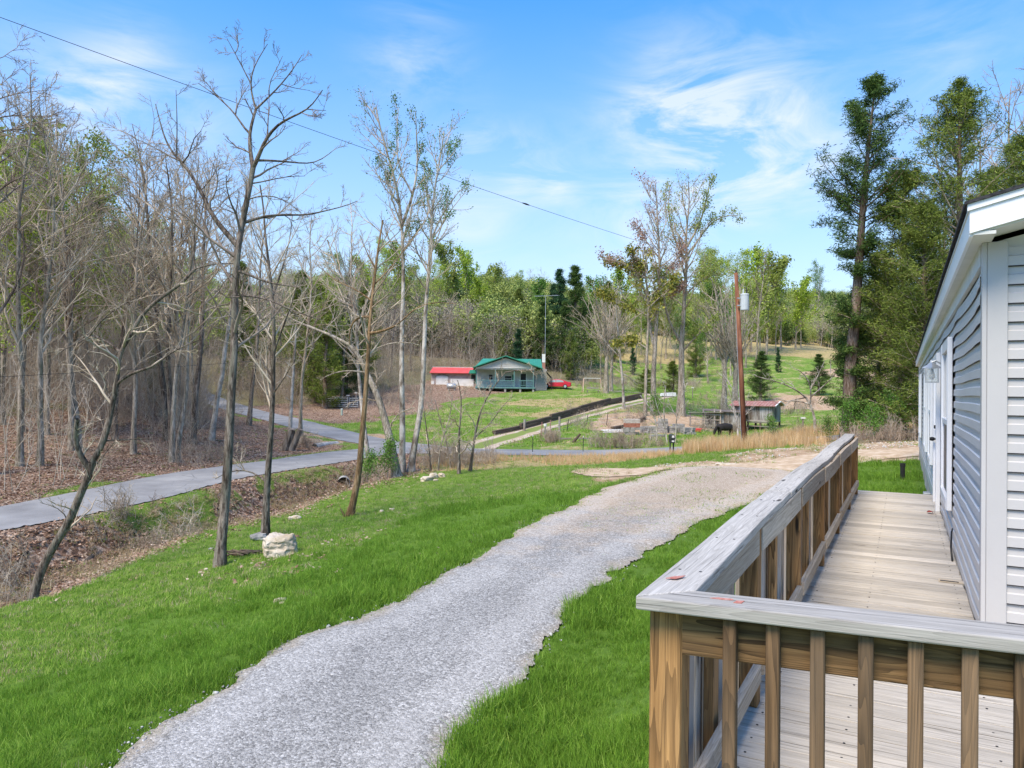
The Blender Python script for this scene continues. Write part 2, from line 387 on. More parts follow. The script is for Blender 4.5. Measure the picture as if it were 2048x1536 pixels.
def height(xy):
    z = tps(xy); r = np.hypot(xy[:, 0], xy[:, 1])
    # creek bed
    d, zc_, t = near_dist(xy, ROADS['creek'], 8)
    z = np.where(d < 6, zc_ + (z - zc_) * sst(.3, 4.2, d + .5 * vnoise(xy, 2.0, 9)), z)
    z += fbm(xy, 3.0, 3, 3) * .09 * np.clip(r / 25, .3, 1) + fbm(xy, 14, 5, 3) * np.clip((r - 30) / 200, 0, 1) * 1.4
    for k, fall in (('dirt', 2.0), ('fard', 2.5), ('drive', 1.4), ('branch', 3.2), ('road', 1.7)):
        d, zc_, t = near_dist(xy, ROADS[k], 9)
        wgt = 1 - sst(HALF[k], HALF[k] + fall, d)
        z = z * (1 - wgt) + zc_ * wgt
    return z
def fine(lo, hi, step_in, step_out):
    a = [-180.]; 
    while a[-1] < 180:
        x = a[-1]; a.append(x + (step_in if lo < x < hi else step_out))
    a[-1] = 180.; return np.radians(np.array(a))
AZ = fine(-44, 44, .22, 2.0)
RR = [0.4]
while RR[-1] < 1500: RR.append(RR[-1] * 1.0135 + .004)
RR = np.array(RR)
gx = RR[:, None] * np.sin(AZ)[None]; gy = RR[:, None] * np.cos(AZ)[None]
HG = height(np.c_[gx.ravel(), gy.ravel()]).reshape(gx.shape)
HG[:, -1] = HG[:, 0]
def gz(x, y):
    x = np.atleast_1d(np.asarray(x, float)); y = np.atleast_1d(np.asarray(y, float))
    r = np.hypot(x, y); a = np.arctan2(x, y)
    i = np.clip(np.searchsorted(RR, r) - 1, 0, len(RR) - 2); j = np.clip(np.searchsorted(AZ, a) - 1, 0, len(AZ) - 2)
    fr = np.clip((r - RR[i]) / (RR[i + 1] - RR[i]), 0, 1); fa = (a - AZ[j]) / (AZ[j + 1] - AZ[j])
    return HG[i, j] * (1 - fr) * (1 - fa) + HG[i + 1, j] * fr * (1 - fa) + HG[i, j + 1] * (1 - fr) * fa + HG[i + 1, j + 1] * fr * fa
def g1(x, y): return float(gz(x, y)[0])
def hit(px, py, dmin=1.5, dmax=900):
    """first ground point seen through a photo pixel"""
    d = ray(px, py); t = np.exp(np.linspace(math.log(dmin), math.log(dmax), 4000)); q = t[:, None] * d
    below = q[:, 2] < gz(q[:, 0], q[:, 1])
    if not below.any(): return None
    k = below.argmax(); return q[k]
def on_ray(px, dep, py=900):
    """ground point at photo column px and depth dep"""
    p = Dp(px, py, dep); return np.array([p[0], p[1], g1(p[0], p[1])])

# ground-cover zones, painted on the ground as labelled points (grass, leaf litter, dirt, straw, field)
ZN = ['lush', 'lawn', 'leaf', 'dirt', 'straw', 'field', 'wood']
zp = []
def zone(k, *pts):
    for p in pts:
        q = hit(*p)
        if q is not None: zp.append((q[0], q[1], ZN.index(k)))
zone('lush', (560, 1200), (400, 1300), (200, 1450), (300, 1250), (0, 1520), (700, 1150), (850, 1080), (1000, 1020), (600, 1290), (450, 1400), (300, 1500), (100, 1400), (950, 1420), (1100, 1290), (1280, 1330), (1200, 1480), (1300, 1130), (1440, 1030), (1100, 1000), (1780, 940), (1740, 970), (1830, 950), (900, 1040), (760, 1210))
zone('lawn', (330, 1130), (250, 1180), (150, 1230), (350, 1200), (520, 1070), (640, 1060), (800, 1010), (760, 990), (880, 975), (950, 960), (1050, 985), (700, 1050), (400, 1110), (850, 1000), (1050, 948), (1150, 935), (30, 1280), (120, 1300), (1450, 915))
zone('leaf', (0, 1000), (100, 980), (0, 900), (100, 850), (200, 900), (300, 930), (380, 900), (450, 870), (0, 790), (200, 780), (320, 800), (560, 980), (640, 960), (500, 1000), (620, 910), (650, 890), (590, 905), (400, 850), (700, 930), (350, 1040), (250, 1090), (60, 1120), (150, 1100), (720, 815), (760, 800), (840, 790), (900, 785), (660, 835), (480, 1030), (560, 1010), (0, 1140))
zone('lawn', (340, 1035), (400, 1020), (300, 1050))
zone('lawn', (1310, 920), (1400, 918), (1350, 912), (1250, 928), (1190, 938), (1150, 950), (1090, 958), (1230, 965), (1450, 905), (1500, 1000), (1180, 975))
zone('dirt', (1500, 905), (1590, 905), (1760, 880), (1820, 890), (1800, 905), (1640, 800), (700, 880), (1260, 860), (1330, 845), (1220, 850), (1640, 745), (1560, 905), (1400, 925), (1480, 912), (1250, 955), (1340, 960), (1460, 975), (1380, 985), (1540, 945))
zone('straw', (1200, 920), (1300, 915), (1400, 905), (1500, 890), (1600, 880), (1700, 870), (1100, 920), (1780, 865), (1000, 925), (1650, 880))
zone('field', (1000, 800), (900, 850), (860, 860), (1000, 850), (1100, 790), (1200, 790), (1050, 820), (1100, 870), (1180, 870), (1200, 880), (1150, 845), (1400, 865), (1420, 880), (1560, 860), (1300, 880), (1600, 840), (1620, 760), (1580, 740), (1700, 780), (1450, 760), (1380, 790), (1240, 780), (800, 850), (1350, 800), (1520, 735), (1250, 735))
zone('straw', (1090, 825), (1120, 805), (1160, 800), (1550, 690), (1650, 700), (1740, 715), (1500, 680), (1300, 690), (1200, 700), (1400, 690), (1060, 800), (1330, 705))
zone('wood', (0, 740), (200, 740), (400, 740), (500, 780), (600, 780), (700, 760), (800, 740), (1000, 745), (1100, 740), (900, 700), (1000, 650), (1150, 650), (1400, 600), (1700, 600), (1500, 640), (1850, 640))
for a in range(40, 330, 15):
    for r in (3, 8, 20): zp.append((r * math.sin(math.radians(a)), r * math.cos(math.radians(a)), 0 if r < 15 else 1))
    for r in (60, 150, 500): zp.append((r * math.sin(math.radians(a)), r * math.cos(math.radians(a)), 6))
zp = np.array(zp)
def zones(xy, soft=.035):
    """weights (n, zones) by kernel in (azimuth, log r)"""
    a = np.arctan2(xy[:, 0], xy[:, 1]); lr = np.log(np.hypot(xy[:, 0], xy[:, 1]) + 1e-6)
    a = a + fbm(xy, 5, 21, 3) * .025; lr = lr + fbm(xy, 4, 31, 3) * .05
    pa = np.arctan2(zp[:, 0], zp[:, 1]); pl = np.log(np.hypot(zp[:, 0], zp[:, 1]))
    W = np.zeros((len(xy), len(ZN)))
    for i in range(0, len(xy), 20000):
        s = slice(i, i + 20000)
        d2 = ((a[s, None] - pa) * 1.0) ** 2 + ((lr[s, None] - pl) * .75) ** 2
        k = 1 / (d2 + soft ** 2 * .3) ** 3
        for z in range(len(ZN)): W[s, z] = k[:, zp[:, 2] == z].sum(1)
    W = W / W.sum(1)[:, None]
    sr = np.concatenate([sdf_road(xy[i:i + 20000]) for i in range(0, len(xy), 20000)])
    vg = np.clip(1 - np.abs(sr - .6) / 1.1, 0, 1) * (fbm(xy, 2.2, 91, 3) > -.02) * (xy[:, 0] < 2) * (xy[:, 1] < 75) * .9
    W = W * (1 - vg)[:, None]; W[:, 1] += vg; return W
GXY = np.c_[gx.ravel(), gy.ravel()]
def smin(a, b, k): h = np.clip(.5 + .5 * (b - a) / k, 0, 1); return b * (1 - h) + a * h - k * h * (1 - h)
def sdf_road(xy):
    d1, _, _ = near_dist(xy, ROADS['road'], 12); d2, _, _ = near_dist(xy, ROADS['branch'], 12)
    return smin(d1 - 2.1, d2 - 1.8, 3.2) + .10 * fbm(xy, 1.6, 41, 3)
def sdf_drive(xy):
    d, _, t = near_dist(xy, ROADS['drive'], 6)
    return d - 1.42 + .22 * sst(.2, .4, t) - .36 * sst(.42, .58, t) - .45 * sst(.6, .8, t) + .24 * fbm(xy, 1.1, 43, 4) + .14 * fbm(xy, .32, 44, 2)
def sdf_dirt(xy):
    d, _, t = near_dist(xy, ROADS['dirt'], 6); return d - 1.5 + .5 * fbm(xy, 2.0, 47, 4)
def sdf_fard(xy):
    d, _, t = near_dist(xy, ROADS['fard'], 6); return d - 1.45 + .35 * fbm(xy, 2.5, 49, 3)
def sdf_creek(xy):
    d, _, t = near_dist(xy, ROADS['creek'], 4); return d + .02 + .22 * fbm(xy, 1.5, 51, 3) + 1.2 * (sst(.38, .50, t) + 1 - sst(.22, .34, t))

ZW = zones(GXY)

nr, na = gx.shape
ii = np.arange(nr - 1)[:, None] * na + np.arange(na - 1)[None]
quads = np.stack([ii, ii + 1, ii + na + 1, ii + na], -1).reshape(-1, 4)[:, ::-1]
cap_c = len(GXY)
V = np.r_[np.c_[GXY, HG.ravel()], [[0, 0, HG[0].mean()]]]
capf = np.array([[cap_c, j + 1, j] for j in range(na - 1)])[:, ::-1]

# ground material
def ground_mat():
    m = NT('ground_cover'); v = m.coord('World', rnd=False)
    def att(n):
        a = m.n('ShaderNodeAttribute'); a.attribute_name = n; return a.outputs['Fac']
    big, mid, fin = m.noise(v, .35, 5, .6), m.noise(v, 2.2, 6, .65), m.noise(v, 18, 5, .7)
    spk = m.noise(v, 60, 3, .7)
    lush = m.mix(mid, (.07, .14, .02), (.15, .25, .035))
    lawn = m.mix(m.ramp(mid, [(.35, (0, 0, 0)), (.65, (1, 1, 1))]), (.10, .18, .025), (.17, .25, .04))
    lawn = m.mix(m.ramp(fin, [(.52, (0, 0, 0)), (.66, (1, 1, 1))]), lawn, (.26, .22, .11))
    vo = m.n('ShaderNodeTexVoronoi'); m.l(v, vo.inputs['Vector']); vo.inputs['Scale'].default_value = 9
    leafc = m.mix(.35, vo.outputs['Color'], (.5, .5, .5))
    sepc = m.n('ShaderNodeSeparateColor'); m.l(leafc, sepc.inputs[0])
    leaf = m.ramp(sepc.outputs[0], [(.3, (.13, .08, .055)), (.5, (.28, .17, .115)), (.62, (.37, .25, .18)), (.75, (.46, .35, .27))])
    leaf = m.mix(m.ramp(fin, [(.45, (0, 0, 0)), (.7, (1, 1, 1))]), leaf, (.07, .045, .03))
    leaf = m.mix(m.ramp(mid, [(.58, (0, 0, 0)), (.70, (1, 1, 1))]), leaf, (.075, .095, .030))
    dirt = m.ramp(m.math('ADD', m.math('MULTIPLY', spk, .6), m.math('MULTIPLY', mid, .4)), [(.38, (.26, .155, .085)), (.5, (.42, .29, .18)), (.62, (.60, .49, .37))])
    straw = m.mix(mid, (.34, .25, .12), (.50, .38, .20)); straw = m.mix(m.ramp(fin, [(.5, (0, 0, 0)), (.62, (1, 1, 1))]), straw, (.15, .20, .05))
    field = m.ramp(m.math('ADD', m.math('MULTIPLY', big, .55), m.math('MULTIPLY', mid, .45)), [(.38, (.10, .19, .03)), (.52, (.17, .25, .045)), (.60, (.38, .31, .17))])
    wd = m.mix(mid, (.20, .155, .105), (.14, .15, .06))
    c = lush
    for nme, cc in (('lawn', lawn), ('leaf', leaf), ('dirt', dirt), ('straw', straw), ('field', field), ('wood', wd)):
        f = m.math('ADD', att(nme), m.math('MULTIPLY', m.math('SUBTRACT', fin, .5), .55))
        f = m.ramp(f, [(.38, (0, 0, 0)), (.58, (1, 1, 1))])
        c = m.mix(f, c, cc)
    m.col(c)
    h = m.math('ADD', m.math('MULTIPLY', mid, .5), m.math('MULTIPLY', fin, .5)); m.bump(h, .9, .12)
    m.b.inputs['Roughness'].default_value = .95; m.b.inputs['Specular IOR Level'].default_value = .1
    return m.m
GM = ground_mat()
ground = mesh_np('ground', V, [quads, capf], GM, smooth=True); tag(ground, kind='structure')
for k, z in enumerate(ZN):
    at_ = ground.data.attributes.new(z, 'FLOAT', 'POINT'); at_.data.foreach_set('value', np.r_[ZW[:, k], 0.].astype(np.float32))

def sheet(name, sdf, lo, hi, cell, zoff, mat, crown=None):
    """a surface laid on the ground wherever sdf(xy) < 0, edge vertices slid onto the outline"""
    X, Y = np.meshgrid(np.arange(lo[0], hi[0], cell), np.arange(lo[1], hi[1], cell), indexing='ij')
    xy = np.c_[X.ravel(), Y.ravel()]; s = sdf(xy).reshape(X.shape)
    ok = s < cell * .75
    q = ok[:-1, :-1] & ok[1:, :-1] & ok[1:, 1:] & ok[:-1, 1:]
    gxs, gys = np.gradient(s, cell); g = np.hypot(gxs, gys) + 1e-6
    out = np.clip(s, 0, cell * 1.2)
    Xn = X - gxs / g * out; Yn = Y - gys / g * out
    idx = np.arange(X.size).reshape(X.shape)
    F = np.stack([idx[:-1, :-1], idx[1:, :-1], idx[1:, 1:], idx[:-1, 1:]], -1)[q]
    used, inv = np.unique(F, return_inverse=True); F = inv.reshape(F.shape)
    x, y = Xn.ravel()[used], Yn.ravel()[used]; ss = s.ravel()[used]
    z = gz(x, y) + zoff + np.clip(-ss, 0, .25) / .25 * (crown or 0)
    o = mesh_np(name, np.c_[x, y, z], F, mat, smooth=True); tag(o, kind='structure')
    at_ = o.data.attributes.new('edge', 'FLOAT', 'POINT'); at_.data.foreach_set('value', (-ss).astype(np.float32)); return o
def asphalt():
    m = NT('asphalt'); v = m.coord('World', rnd=False)
    a, b = m.noise(v, .5, 5, .6), m.noise(v, 90, 3, .7)
    c = m.ramp(m.math('ADD', m.math('MULTIPLY', a, .6), m.math('MULTIPLY', b, .4)), [(.35, (.17, .167, .165)), (.5, (.245, .242, .238)), (.66, (.34, .333, .32))])
    ck = m.n('ShaderNodeTexVoronoi', feature='DISTANCE_TO_EDGE'); m.l(v, ck.inputs['Vector']); ck.inputs['Scale'].default_value = .45
    ckf = m.ramp(ck.outputs['Distance'], [(.003, (1, 1, 1)), (.012, (0, 0, 0))])
    c = m.mix(m.math('MULTIPLY', ckf, m.math('MULTIPLY', m.ramp(a, [(.45, (0, 0, 0)), (.6, (1, 1, 1))]), .6)), c, (.06, .06, .065))
    m.col(c); m.bump(b, .25, .01); m.b.inputs['Roughness'].default_value = .85; return m.m
def gravel():
    m = NT('gravel'); v = m.coord('World', rnd=False)
    def vor(s, rnd_=1.):
        vo = m.n('ShaderNodeTexVoronoi'); m.l(v, vo.inputs['Vector']); vo.inputs['Scale'].default_value = s; return vo
    v1, v2 = vor(38), vor(95)
    s1 = m.n('ShaderNodeSeparateColor'); m.l(v1.outputs['Color'], s1.inputs[0]); s2 = m.n('ShaderNodeSeparateColor'); m.l(v2.outputs['Color'], s2.inputs[0])
    t = m.math('ADD', m.math('MULTIPLY', s1.outputs[0], .5), m.math('MULTIPLY', s2.outputs[0], .5))
    c = m.ramp(t, [(.15, (.14, .135, .125)), (.45, (.285, .275, .257)), (.8, (.45, .437, .412)), (.97, (.66, .64, .605))])
    big = m.noise(v, .8, 5, .6)
    c = m.mix(m.ramp(big, [(.35, (0, 0, 0)), (.75, (.45, .45, .45))]), c, (.52, .52, .52), 'MULTIPLY')
    far = m.n('ShaderNodeSeparateXYZ'); m.l(v, far.inputs[0])
    f = m.math('ADD', m.math('MULTIPLY', far.outputs[1], 1.0), m.math('MULTIPLY', m.math('SUBTRACT', m.noise(v, 1.1, 5, .7), .5), 16))
    fr = m.ramp(m.math('MULTIPLY', m.math('SUBTRACT', f, 11), .12, True), [(.2, (0, 0, 0)), (.9, (.8, .8, .8))])
    dirtc = m.ramp(t, [(.2, (.28, .20, .12)), (.5, (.45, .34, .23)), (.8, (.58, .48, .37))])
    c = m.mix(fr, c, dirtc)
    ea = m.n('ShaderNodeAttribute'); ea.attribute_name = 'edge'; en = m.math('ADD', ea.outputs['Fac'], m.math('MULTIPLY', m.math('SUBTRACT', m.noise(v, 2.6, 5, .7), .5), .55))
    rut = m.ramp(en, [(.18, (0, 0, 0)), (.38, (1, 1, 1)), (.62, (1, 1, 1)), (.85, (0, 0, 0))])
    c = m.mix(m.math('MULTIPLY', rut, .20), c, (.50, .485, .46))
    mid_ = m.ramp(en, [(.75, (0, 0, 0)), (1.0, (1, 1, 1))]); c = m.mix(m.math('MULTIPLY', mid_, .15), c, (.17, .17, .165))
    eg = m.ramp(en, [(.02, (1, 1, 1)), (.22, (0, 0, 0))]); c = m.mix(m.math('MULTIPLY', eg, .55), c, (.33, .27, .19))
    m.col(c); h = m.math('SUBTRACT', m.math('SUBTRACT', 1.0, v1.outputs['Distance']), m.math('MULTIPLY', v2.outputs['Distance'], .6)); m.bump(h, .7, .010)
    m.b.inputs['Roughness'].default_value = .9; return m.m
M_ASPH, M_GRAV = asphalt(), gravel()
M_DIRT = mottled('tan_dirt', (.30, .20, .12), (.47, .35, .23), 3.2, .95, 7, .6, 25, which='World', c3=(.62, .52, .40))
def track_mat():
    m = NT('two_rut_track'); v = m.coord('World', rnd=False); ea = m.n('ShaderNodeAttribute'); ea.attribute_name = 'edge'
    n = m.noise(v, 1.3, 6, .65); f = m.noise(v, 14, 4, .6); en = m.math('ADD', ea.outputs['Fac'], m.math('MULTIPLY', m.math('SUBTRACT', n, .5), .5))
    c = m.ramp(m.math('ADD', m.math('MULTIPLY', n, .5), m.math('MULTIPLY', f, .5)), [(.38, (.33, .23, .15)), (.5, (.47, .37, .27)), (.62, (.50, .47, .42))])
    g = m.mix(f, (.11, .17, .03), (.24, .27, .07)); c = m.mix(m.ramp(en, [(.80, (0, 0, 0)), (1.0, (1, 1, 1))]), c, g); m.col(c); m.b.inputs['Roughness'].default_value = .95; return m.m
M_DIRT2 = track_mat() or mottled('far_dirt', (.36, .26, .17), (.48, .38, .27), 1.2, .95, 6, .4, 12, which='World', c3=(.45, .42, .36))
M_WATER = mottled('creek_water', (.07, .055, .04), (.14, .115, .09), 4, .3, 4, .15, 14, which='World', spec=.5)
def bbox(P, pad): return P[:, :2].min(0) - pad, P[:, :2].max(0) + pad
lo, hi = bbox(np.r_[ROADS['road'], ROADS['branch']], 5); lo[0] = max(lo[0], -60); hi[0] = min(hi[0], 75)
sheet('road', sdf_road, lo, hi, .22, .035, M_ASPH, .03)
lo, hi = bbox(ROADS['drive'], 3); sheet('driveway', sdf_drive, lo, hi, .07, .03, M_GRAV, .03)
lo, hi = bbox(ROADS['dirt'], 3); sheet('dirt_track', sdf_dirt, lo, hi, .2, .022, M_DIRT)
lo, hi = bbox(ROADS['fard'], 3); sheet('farm_track', sdf_fard, lo, hi, .25, .03, M_DIRT2)
lo, hi = bbox(ROADS['creek'], 2); sheet('creek_water', sdf_creek, lo, hi, .14, .025, M_WATER)
# ------------------------------------------------------------------ materials for the built things
W_CAP = wood('weathered_cap_wood', (.50, .475, .435), (.375, .355, .32), (.15, .135, .12), ring=.35, crack=.55, knots=True)
W_RAIL = wood('bleached_rail_wood', (.50, .44, .36), (.39, .33, .26), (.20, .15, .10), ring=.45, crack=.5)
W_POST = wood('brown_post_wood', (.52, .29, .115), (.31, .165, .062), (.06, .03, .012), ring=.9, crack=.5, weather=(.30, .22, .14), wamt=.15)
W_BAND = wood('stained_band_wood', (.27, .16, .07), (.14, .08, .036), (.03, .018, .010), ring=.95, crack=.5)
W_BAL = wood('dark_baluster_wood', (.27, .16, .08), (.145, .085, .042), (.025, .016, .010), ring=.95, crack=.5, weather=(.22, .165, .115), wamt=.35)
W_PICK = wood('grey_picket_wood', (.56, .45, .35), (.39, .30, .22), (.14, .085, .05), ring=.6, crack=.6, weather=(.46, .43, .40), wamt=.6)
W_DECK = wood('bleached_deck_wood', (.60, .55, .475), (.48, .435, .365), (.24, .195, .145), ring=.28, crack=.8, knots=True, rough=.6)
W_BARN = wood('grey_barn_wood', (.42, .40, .38), (.28, .26, .24), (.09, .075, .06), ring=.4, crack=.7, knots=False, weather=(.22, .13, .08), wamt=.5)
W_LOG = wood('old_timber', (.17, .125, .09), (.11, .08, .055), (.03, .02, .015), ring=.3, crack=.7, knots=False)
M_SID = mottled('grey_vinyl', (.44, .43, .42), (.48, .47, .46), 1.5, .42, 3, .05, 60, stretch=(1, 1, 1), spec=.4)
M_SIDL = mottled('grey_vinyl_brightened', (.52, .51, .50), (.59, .58, .57), .9, .42, 4, .05, 60, spec=.4)  # same vinyl, coloured paler to offset the shade on the long wall
M_TRIM = mottled('white_vinyl_trim', (.74, .75, .77), (.80, .81, .82), 2, .35, 3, .03, 60, spec=.4)
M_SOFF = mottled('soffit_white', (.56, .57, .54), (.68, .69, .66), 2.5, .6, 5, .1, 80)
M_DARK = mottled('lap_shade_dark', (.02, .02, .028), (.035, .035, .045), 5, .7)
M_SHIN = mottled('black_shingle', (.02, .02, .022), (.06, .06, .065), 12, .95, 5, .6, 40)
M_SCR = mottled('window_screen', (.045, .05, .075), (.06, .065, .09), 3, .35, 3)
M_STONE = mottled('stone_skirting', (.36, .32, .27), (.55, .52, .47), 4, .9, 6, .6, 14)
M_BLACK = mottled('black_plastic', (.012, .012, .014), (.03, .03, .03), 5, .4)
M_GALV = mottled('galvanised_steel', (.34, .36, .37), (.5, .52, .53), 6, .45, 4, metal=.5)
M_RED = mottled('red_oak_leaf', (.22, .03, .02), (.38, .07, .05), 6, .6)
gl = NT('window_glass'); gl.col((.02, .03, .028)); M_GLASS = gl.sup(Roughness=.04, IOR=1.5); gl.b.inputs['Specular IOR Level'].default_value = 1.0
cg = NT('clear_glass'); cg.col((.85, .9, .9)); M_CLEAR = cg.sup(Roughness=.1, Transmission_Weight=.85)
cb_ = NT('frosted_bulb'); cb_.col((.85, .86, .88)); M_BULB = cb_.sup(Roughness=.3)

# ------------------------------------------------------------------ manufactured house (u along the wall, v across, z up)
WV, U0, U1, ZT, ZB = .45, 5.42, 27.4, .95, -1.60
house = empty('mobile_home', UV(U0, WV, -2.3), PI / 2 - HA)     # local x along the wall (u), local y = -v, z up
tag(house, 'long grey vinyl sided mobile home with white trim at the right edge of the photo', 'house')
# local frame helper: (u, v, z) -> local coordinates
HZ = -2.3
def hl(u, v, z): return np.array([u - U0, -(v - WV), z - HZ])
def hbox(name, u0, u1, v0, v1, z0, z1, mat, parent=None, bev=0, label=None):
    par = parent or house; off = np.zeros(3)
    a, b = hl(u0, v0, z0), hl(u1, v1, z1); c = (a + b) / 2; d = np.abs(b - a)
    o = MB().box((0, 0, 0), d, bev=bev).build(name, mat, par, loc=c)
    if label: o['label'] = label
    return o
RI = .1143
ncr = int((ZT - ZB) / RI) + 1
def course_profile(n): # dutch-lap: lower flat face, upper sloped cove
    return [(0.0, .012), (.0, .016), (RI * .50, .014), (RI * .56, .003), (RI, .0015)]
# right-hand (gable end) wall, facing the camera: one part per course
GV1 = WV + 8.4
mesh_g = {}
def gable_h(v): return ZT + .02 + .25 * (min(v, WV + 4.2) - WV) if v < WV + 4.2 else ZT + .02 + .25 * (GV1 - v)
body = MB()
poly = [(U0 + .02, WV + .02), (U1 - .02, WV + .02), (U1 - .02, GV1), (U0 + .02, GV1)]
bx = MB(); a = hl(U0 + .02, WV + .02, ZB); b = hl(U1 - .02, GV1, ZT); bx.box((a + b) / 2, np.abs(b - a)); 
# gable prism
g0 = [hl(U0 + .02, WV + .02, ZT), hl(U0 + .02, GV1, ZT), hl(U0 + .02, WV + 4.2, ZT + 1.03)]; g1_ = [p + np.array([U1 - U0 - .04, 0, 0]) for p in g0]
bx.add(g0 + g1_, [[0, 1, 2], [3, 5, 4], [0, 3, 4, 1], [0, 2, 5, 3], [1, 4, 5, 2]])
bx.build('wall', M_SIDL, house)
for k in range(ncr + 9):
    z0 = ZB + k * RI; z1 = z0 + RI
    va = WV + .105
    if z1 > ZT: va = WV + (z1 - ZT) / .25 + .02
    vb = GV1 - .1 if z1 < ZT else GV1 - (z1 - ZT) / .25
    if vb <= va: break
    pr = course_profile(k); v_ = []; 
    for vv in (va, vb):
        for (zz, dd) in pr: v_.append(hl(U0 - dd, vv, z0 + zz))
    n = len(pr); v_ = np.array(v_); c = v_.mean(0)
    m_ = MB(); m_.add(v_ - c, [[i, i + 1, n + i + 1, n + i] for i in range(n - 1)]); m_.build('siding_course', M_SID, house, loc=c)
    hbox('lap_shade_strip', U0 - .014, U0, va, vb, z0 - .006, z0 - .001, M_DARK) if z0 > ZB and z1 < ZT + .3 else None  # dark strip paints in the shade under each siding lap
# long wall beside the deck: courses with gentle oil-canning waves
us = np.r_[np.arange(U0 + .05, 15, .12), np.arange(15, U1 - .05, .4), [U1 - .05]]
for k in range(ncr - 2):
    z0 = ZB + k * RI
    pr = course_profile(k); n = len(pr); nu = len(us)
    amp = .004 + .010 * sst(.55, .95, np.array([k / (ncr - 2.)]))[0] + .004 * (k < 8)
    wv = amp * (np.sin(us * 2.4 + .35 * k) * .6 + np.sin(us * 5.1 + .2 * k + 1) * .4)
    zz_ = amp * .55 * np.sin(us * 2.4 + .5 + .35 * k)
    v_ = np.array([hl(u, WV - dd - .004 - max(0, w_) * (1 if dd > .002 else .4), z0 + zz + q) for u, w_, q in zip(us, wv, zz_) for zz, dd in pr])
    c = v_.mean(0)
    f = [[i * n + j, (i + 1) * n + j, (i + 1) * n + j + 1, i * n + j + 1] for i in range(nu - 1) for j in range(n - 1)]
    m_ = MB(); m_.add(v_ - c, f); m_.build('siding_course', M_SIDL, house, loc=c)
# trim
hbox('corner_post', U0 - .028, U0 + .0, WV + .0, WV + .107, ZB - .06, ZT, M_SID, bev=.003)
hbox('corner_post', U0 - .027, U0 + .075, WV - .027, WV - .001, ZB - .06, ZT, M_SID, bev=.003)
hbox('corner_post', U1 - .075, U1 + .027, WV - .03, WV + .08, ZB - .06, ZT, M_TRIM, bev=.003)
hbox('frieze_board', U0 + .08, U1 - .08, WV - .03, WV - .002, ZT - .13, ZT, M_SOFF)
hbox('wall_base', U0, U1, WV - .012, WV + .01, ZB - .14, ZB, M_SIDL)
# skirting with stone-look panels
for i in range(24):
    ua = U0 + .3 + i * .9
    if ua + .9 > U1: break
    o = hbox('skirting_panel', ua + .006, ua + .894, WV - .0 - .008 * (i % 2), WV + .05, -2.75, ZB - .14, M_STONE)
hbox('skirting_panel', U0, U0 + .3, WV, WV + .05, -2.9, ZB - .14, M_STONE); hbox('skirting_panel', U0 + .0, U0 + .05, WV + .05, GV1, -2.9, ZB, M_STONE)
# eaves: fascia, soffit, shingled roof
EV = WV - .105
hbox('soffit', U0 - .3, U1 + .25, EV + .012, WV + .02, ZT, ZT + .02, M_SOFF)
hbox('fascia', U0 - .29, U1 + .25, EV - .008, EV + .012, ZT - .005, ZT + .145, M_TRIM)
hbox('drip_edge', U0 - .3, U1 + .25, EV - .016, EV + .02, ZT + .145, ZT + .157, M_SOFF)
# gable rake: white fascia boards rising to the ridge, soffit below
def rake(name, ua, ub, v0, v1, zlo, zhi, mat, side=1):
    P = []
    for u in (ua, ub):
        for v in (v0, v1):
            for z in (zlo, zhi): P.append(hl(u, v, z + .25 * (v - EV) * side if side > 0 else z + .25 * (GV1 + .1 - v)))
    P = np.array(P); c = P.mean(0)
    m_ = MB(); m_.add(P - c, [[0, 1, 3, 2], [4, 6, 7, 5], [0, 4, 5, 1], [2, 3, 7, 6], [0, 2, 6, 4], [1, 5, 7, 3]]); return m_.build(name, mat, house, loc=c)
VR = WV + 4.2
for s_, (va, vb) in ((1, (EV, VR)), (-1, (VR, GV1 + .1))):
    rake('rake_board', U0 - .31, U0 - .29, va - (.008 if s_ > 0 else 0), vb, ZT + .012, ZT + .145, M_TRIM, s_)
    rake('rake_cap', U0 - .322, U0 - .28, va - (.02 if s_ > 0 else 0), vb, ZT + .146, ZT + .185, M_TRIM, s_)
    rake('rake_soffit', U0 - .29, U0 + .01, va + .02, vb, ZT + .0, ZT + .018, M_SOFF, s_)
    rake('roof', U0 - .335, U1 + .28, va - (.035 if s_ > 0 else 0), vb + (.03 if s_ < 0 else 0), ZT + .186, ZT + .205, M_SHIN, s_)
# windows and the door on the long wall
def window(ua, ub, za=-1.13, zb=.58):
    f = empty('window'); f.parent = house; f.location = tuple(hl(ua, WV - .03, za))
    def wb(n, u0, u1, z0, z1, d0, d1, mat, bev=0):
        return MB().box(((u0 + u1) / 2, (d0 + d1) / 2, (z0 + z1) / 2), (u1 - u0, abs(d1 - d0), z1 - z0), bev=bev).build(n, mat, f)
    W, H = ub - ua, zb - za; t = .085; hm = H * .5
    wb('frame', 0, t, 0, H, 0, .045, M_TRIM, .006); wb('frame', W - t, W, 0, H, 0, .045, M_TRIM, .006)
    wb('frame', t, W - t, H - t * 1.3, H, 0, .04, M_TRIM, .004); wb('sill', t, W - t, 0, t * 1.2, 0, .05, M_TRIM, .004)
    wb('sash', t, W - t, hm - .03, hm + .03, 0, .034, M_TRIM, .004); 
    wb('sash', t, t + .04, t, H - t, 0, .024, M_TRIM); wb('sash', W - t - .04, W - t, t, H - t, 0, .024, M_TRIM)
    wb('pane', t, W - t, hm, H - t, .0, .012, M_GLASS); wb('screen', t + .04, W - t - .04, t, hm, .0, .018, M_SCR)
    return f
for ua, ub in ((8.43, 9.85), (13.8, 15.2), (16.9, 18.3), (22.7, 24.1)): window(ua, ub)
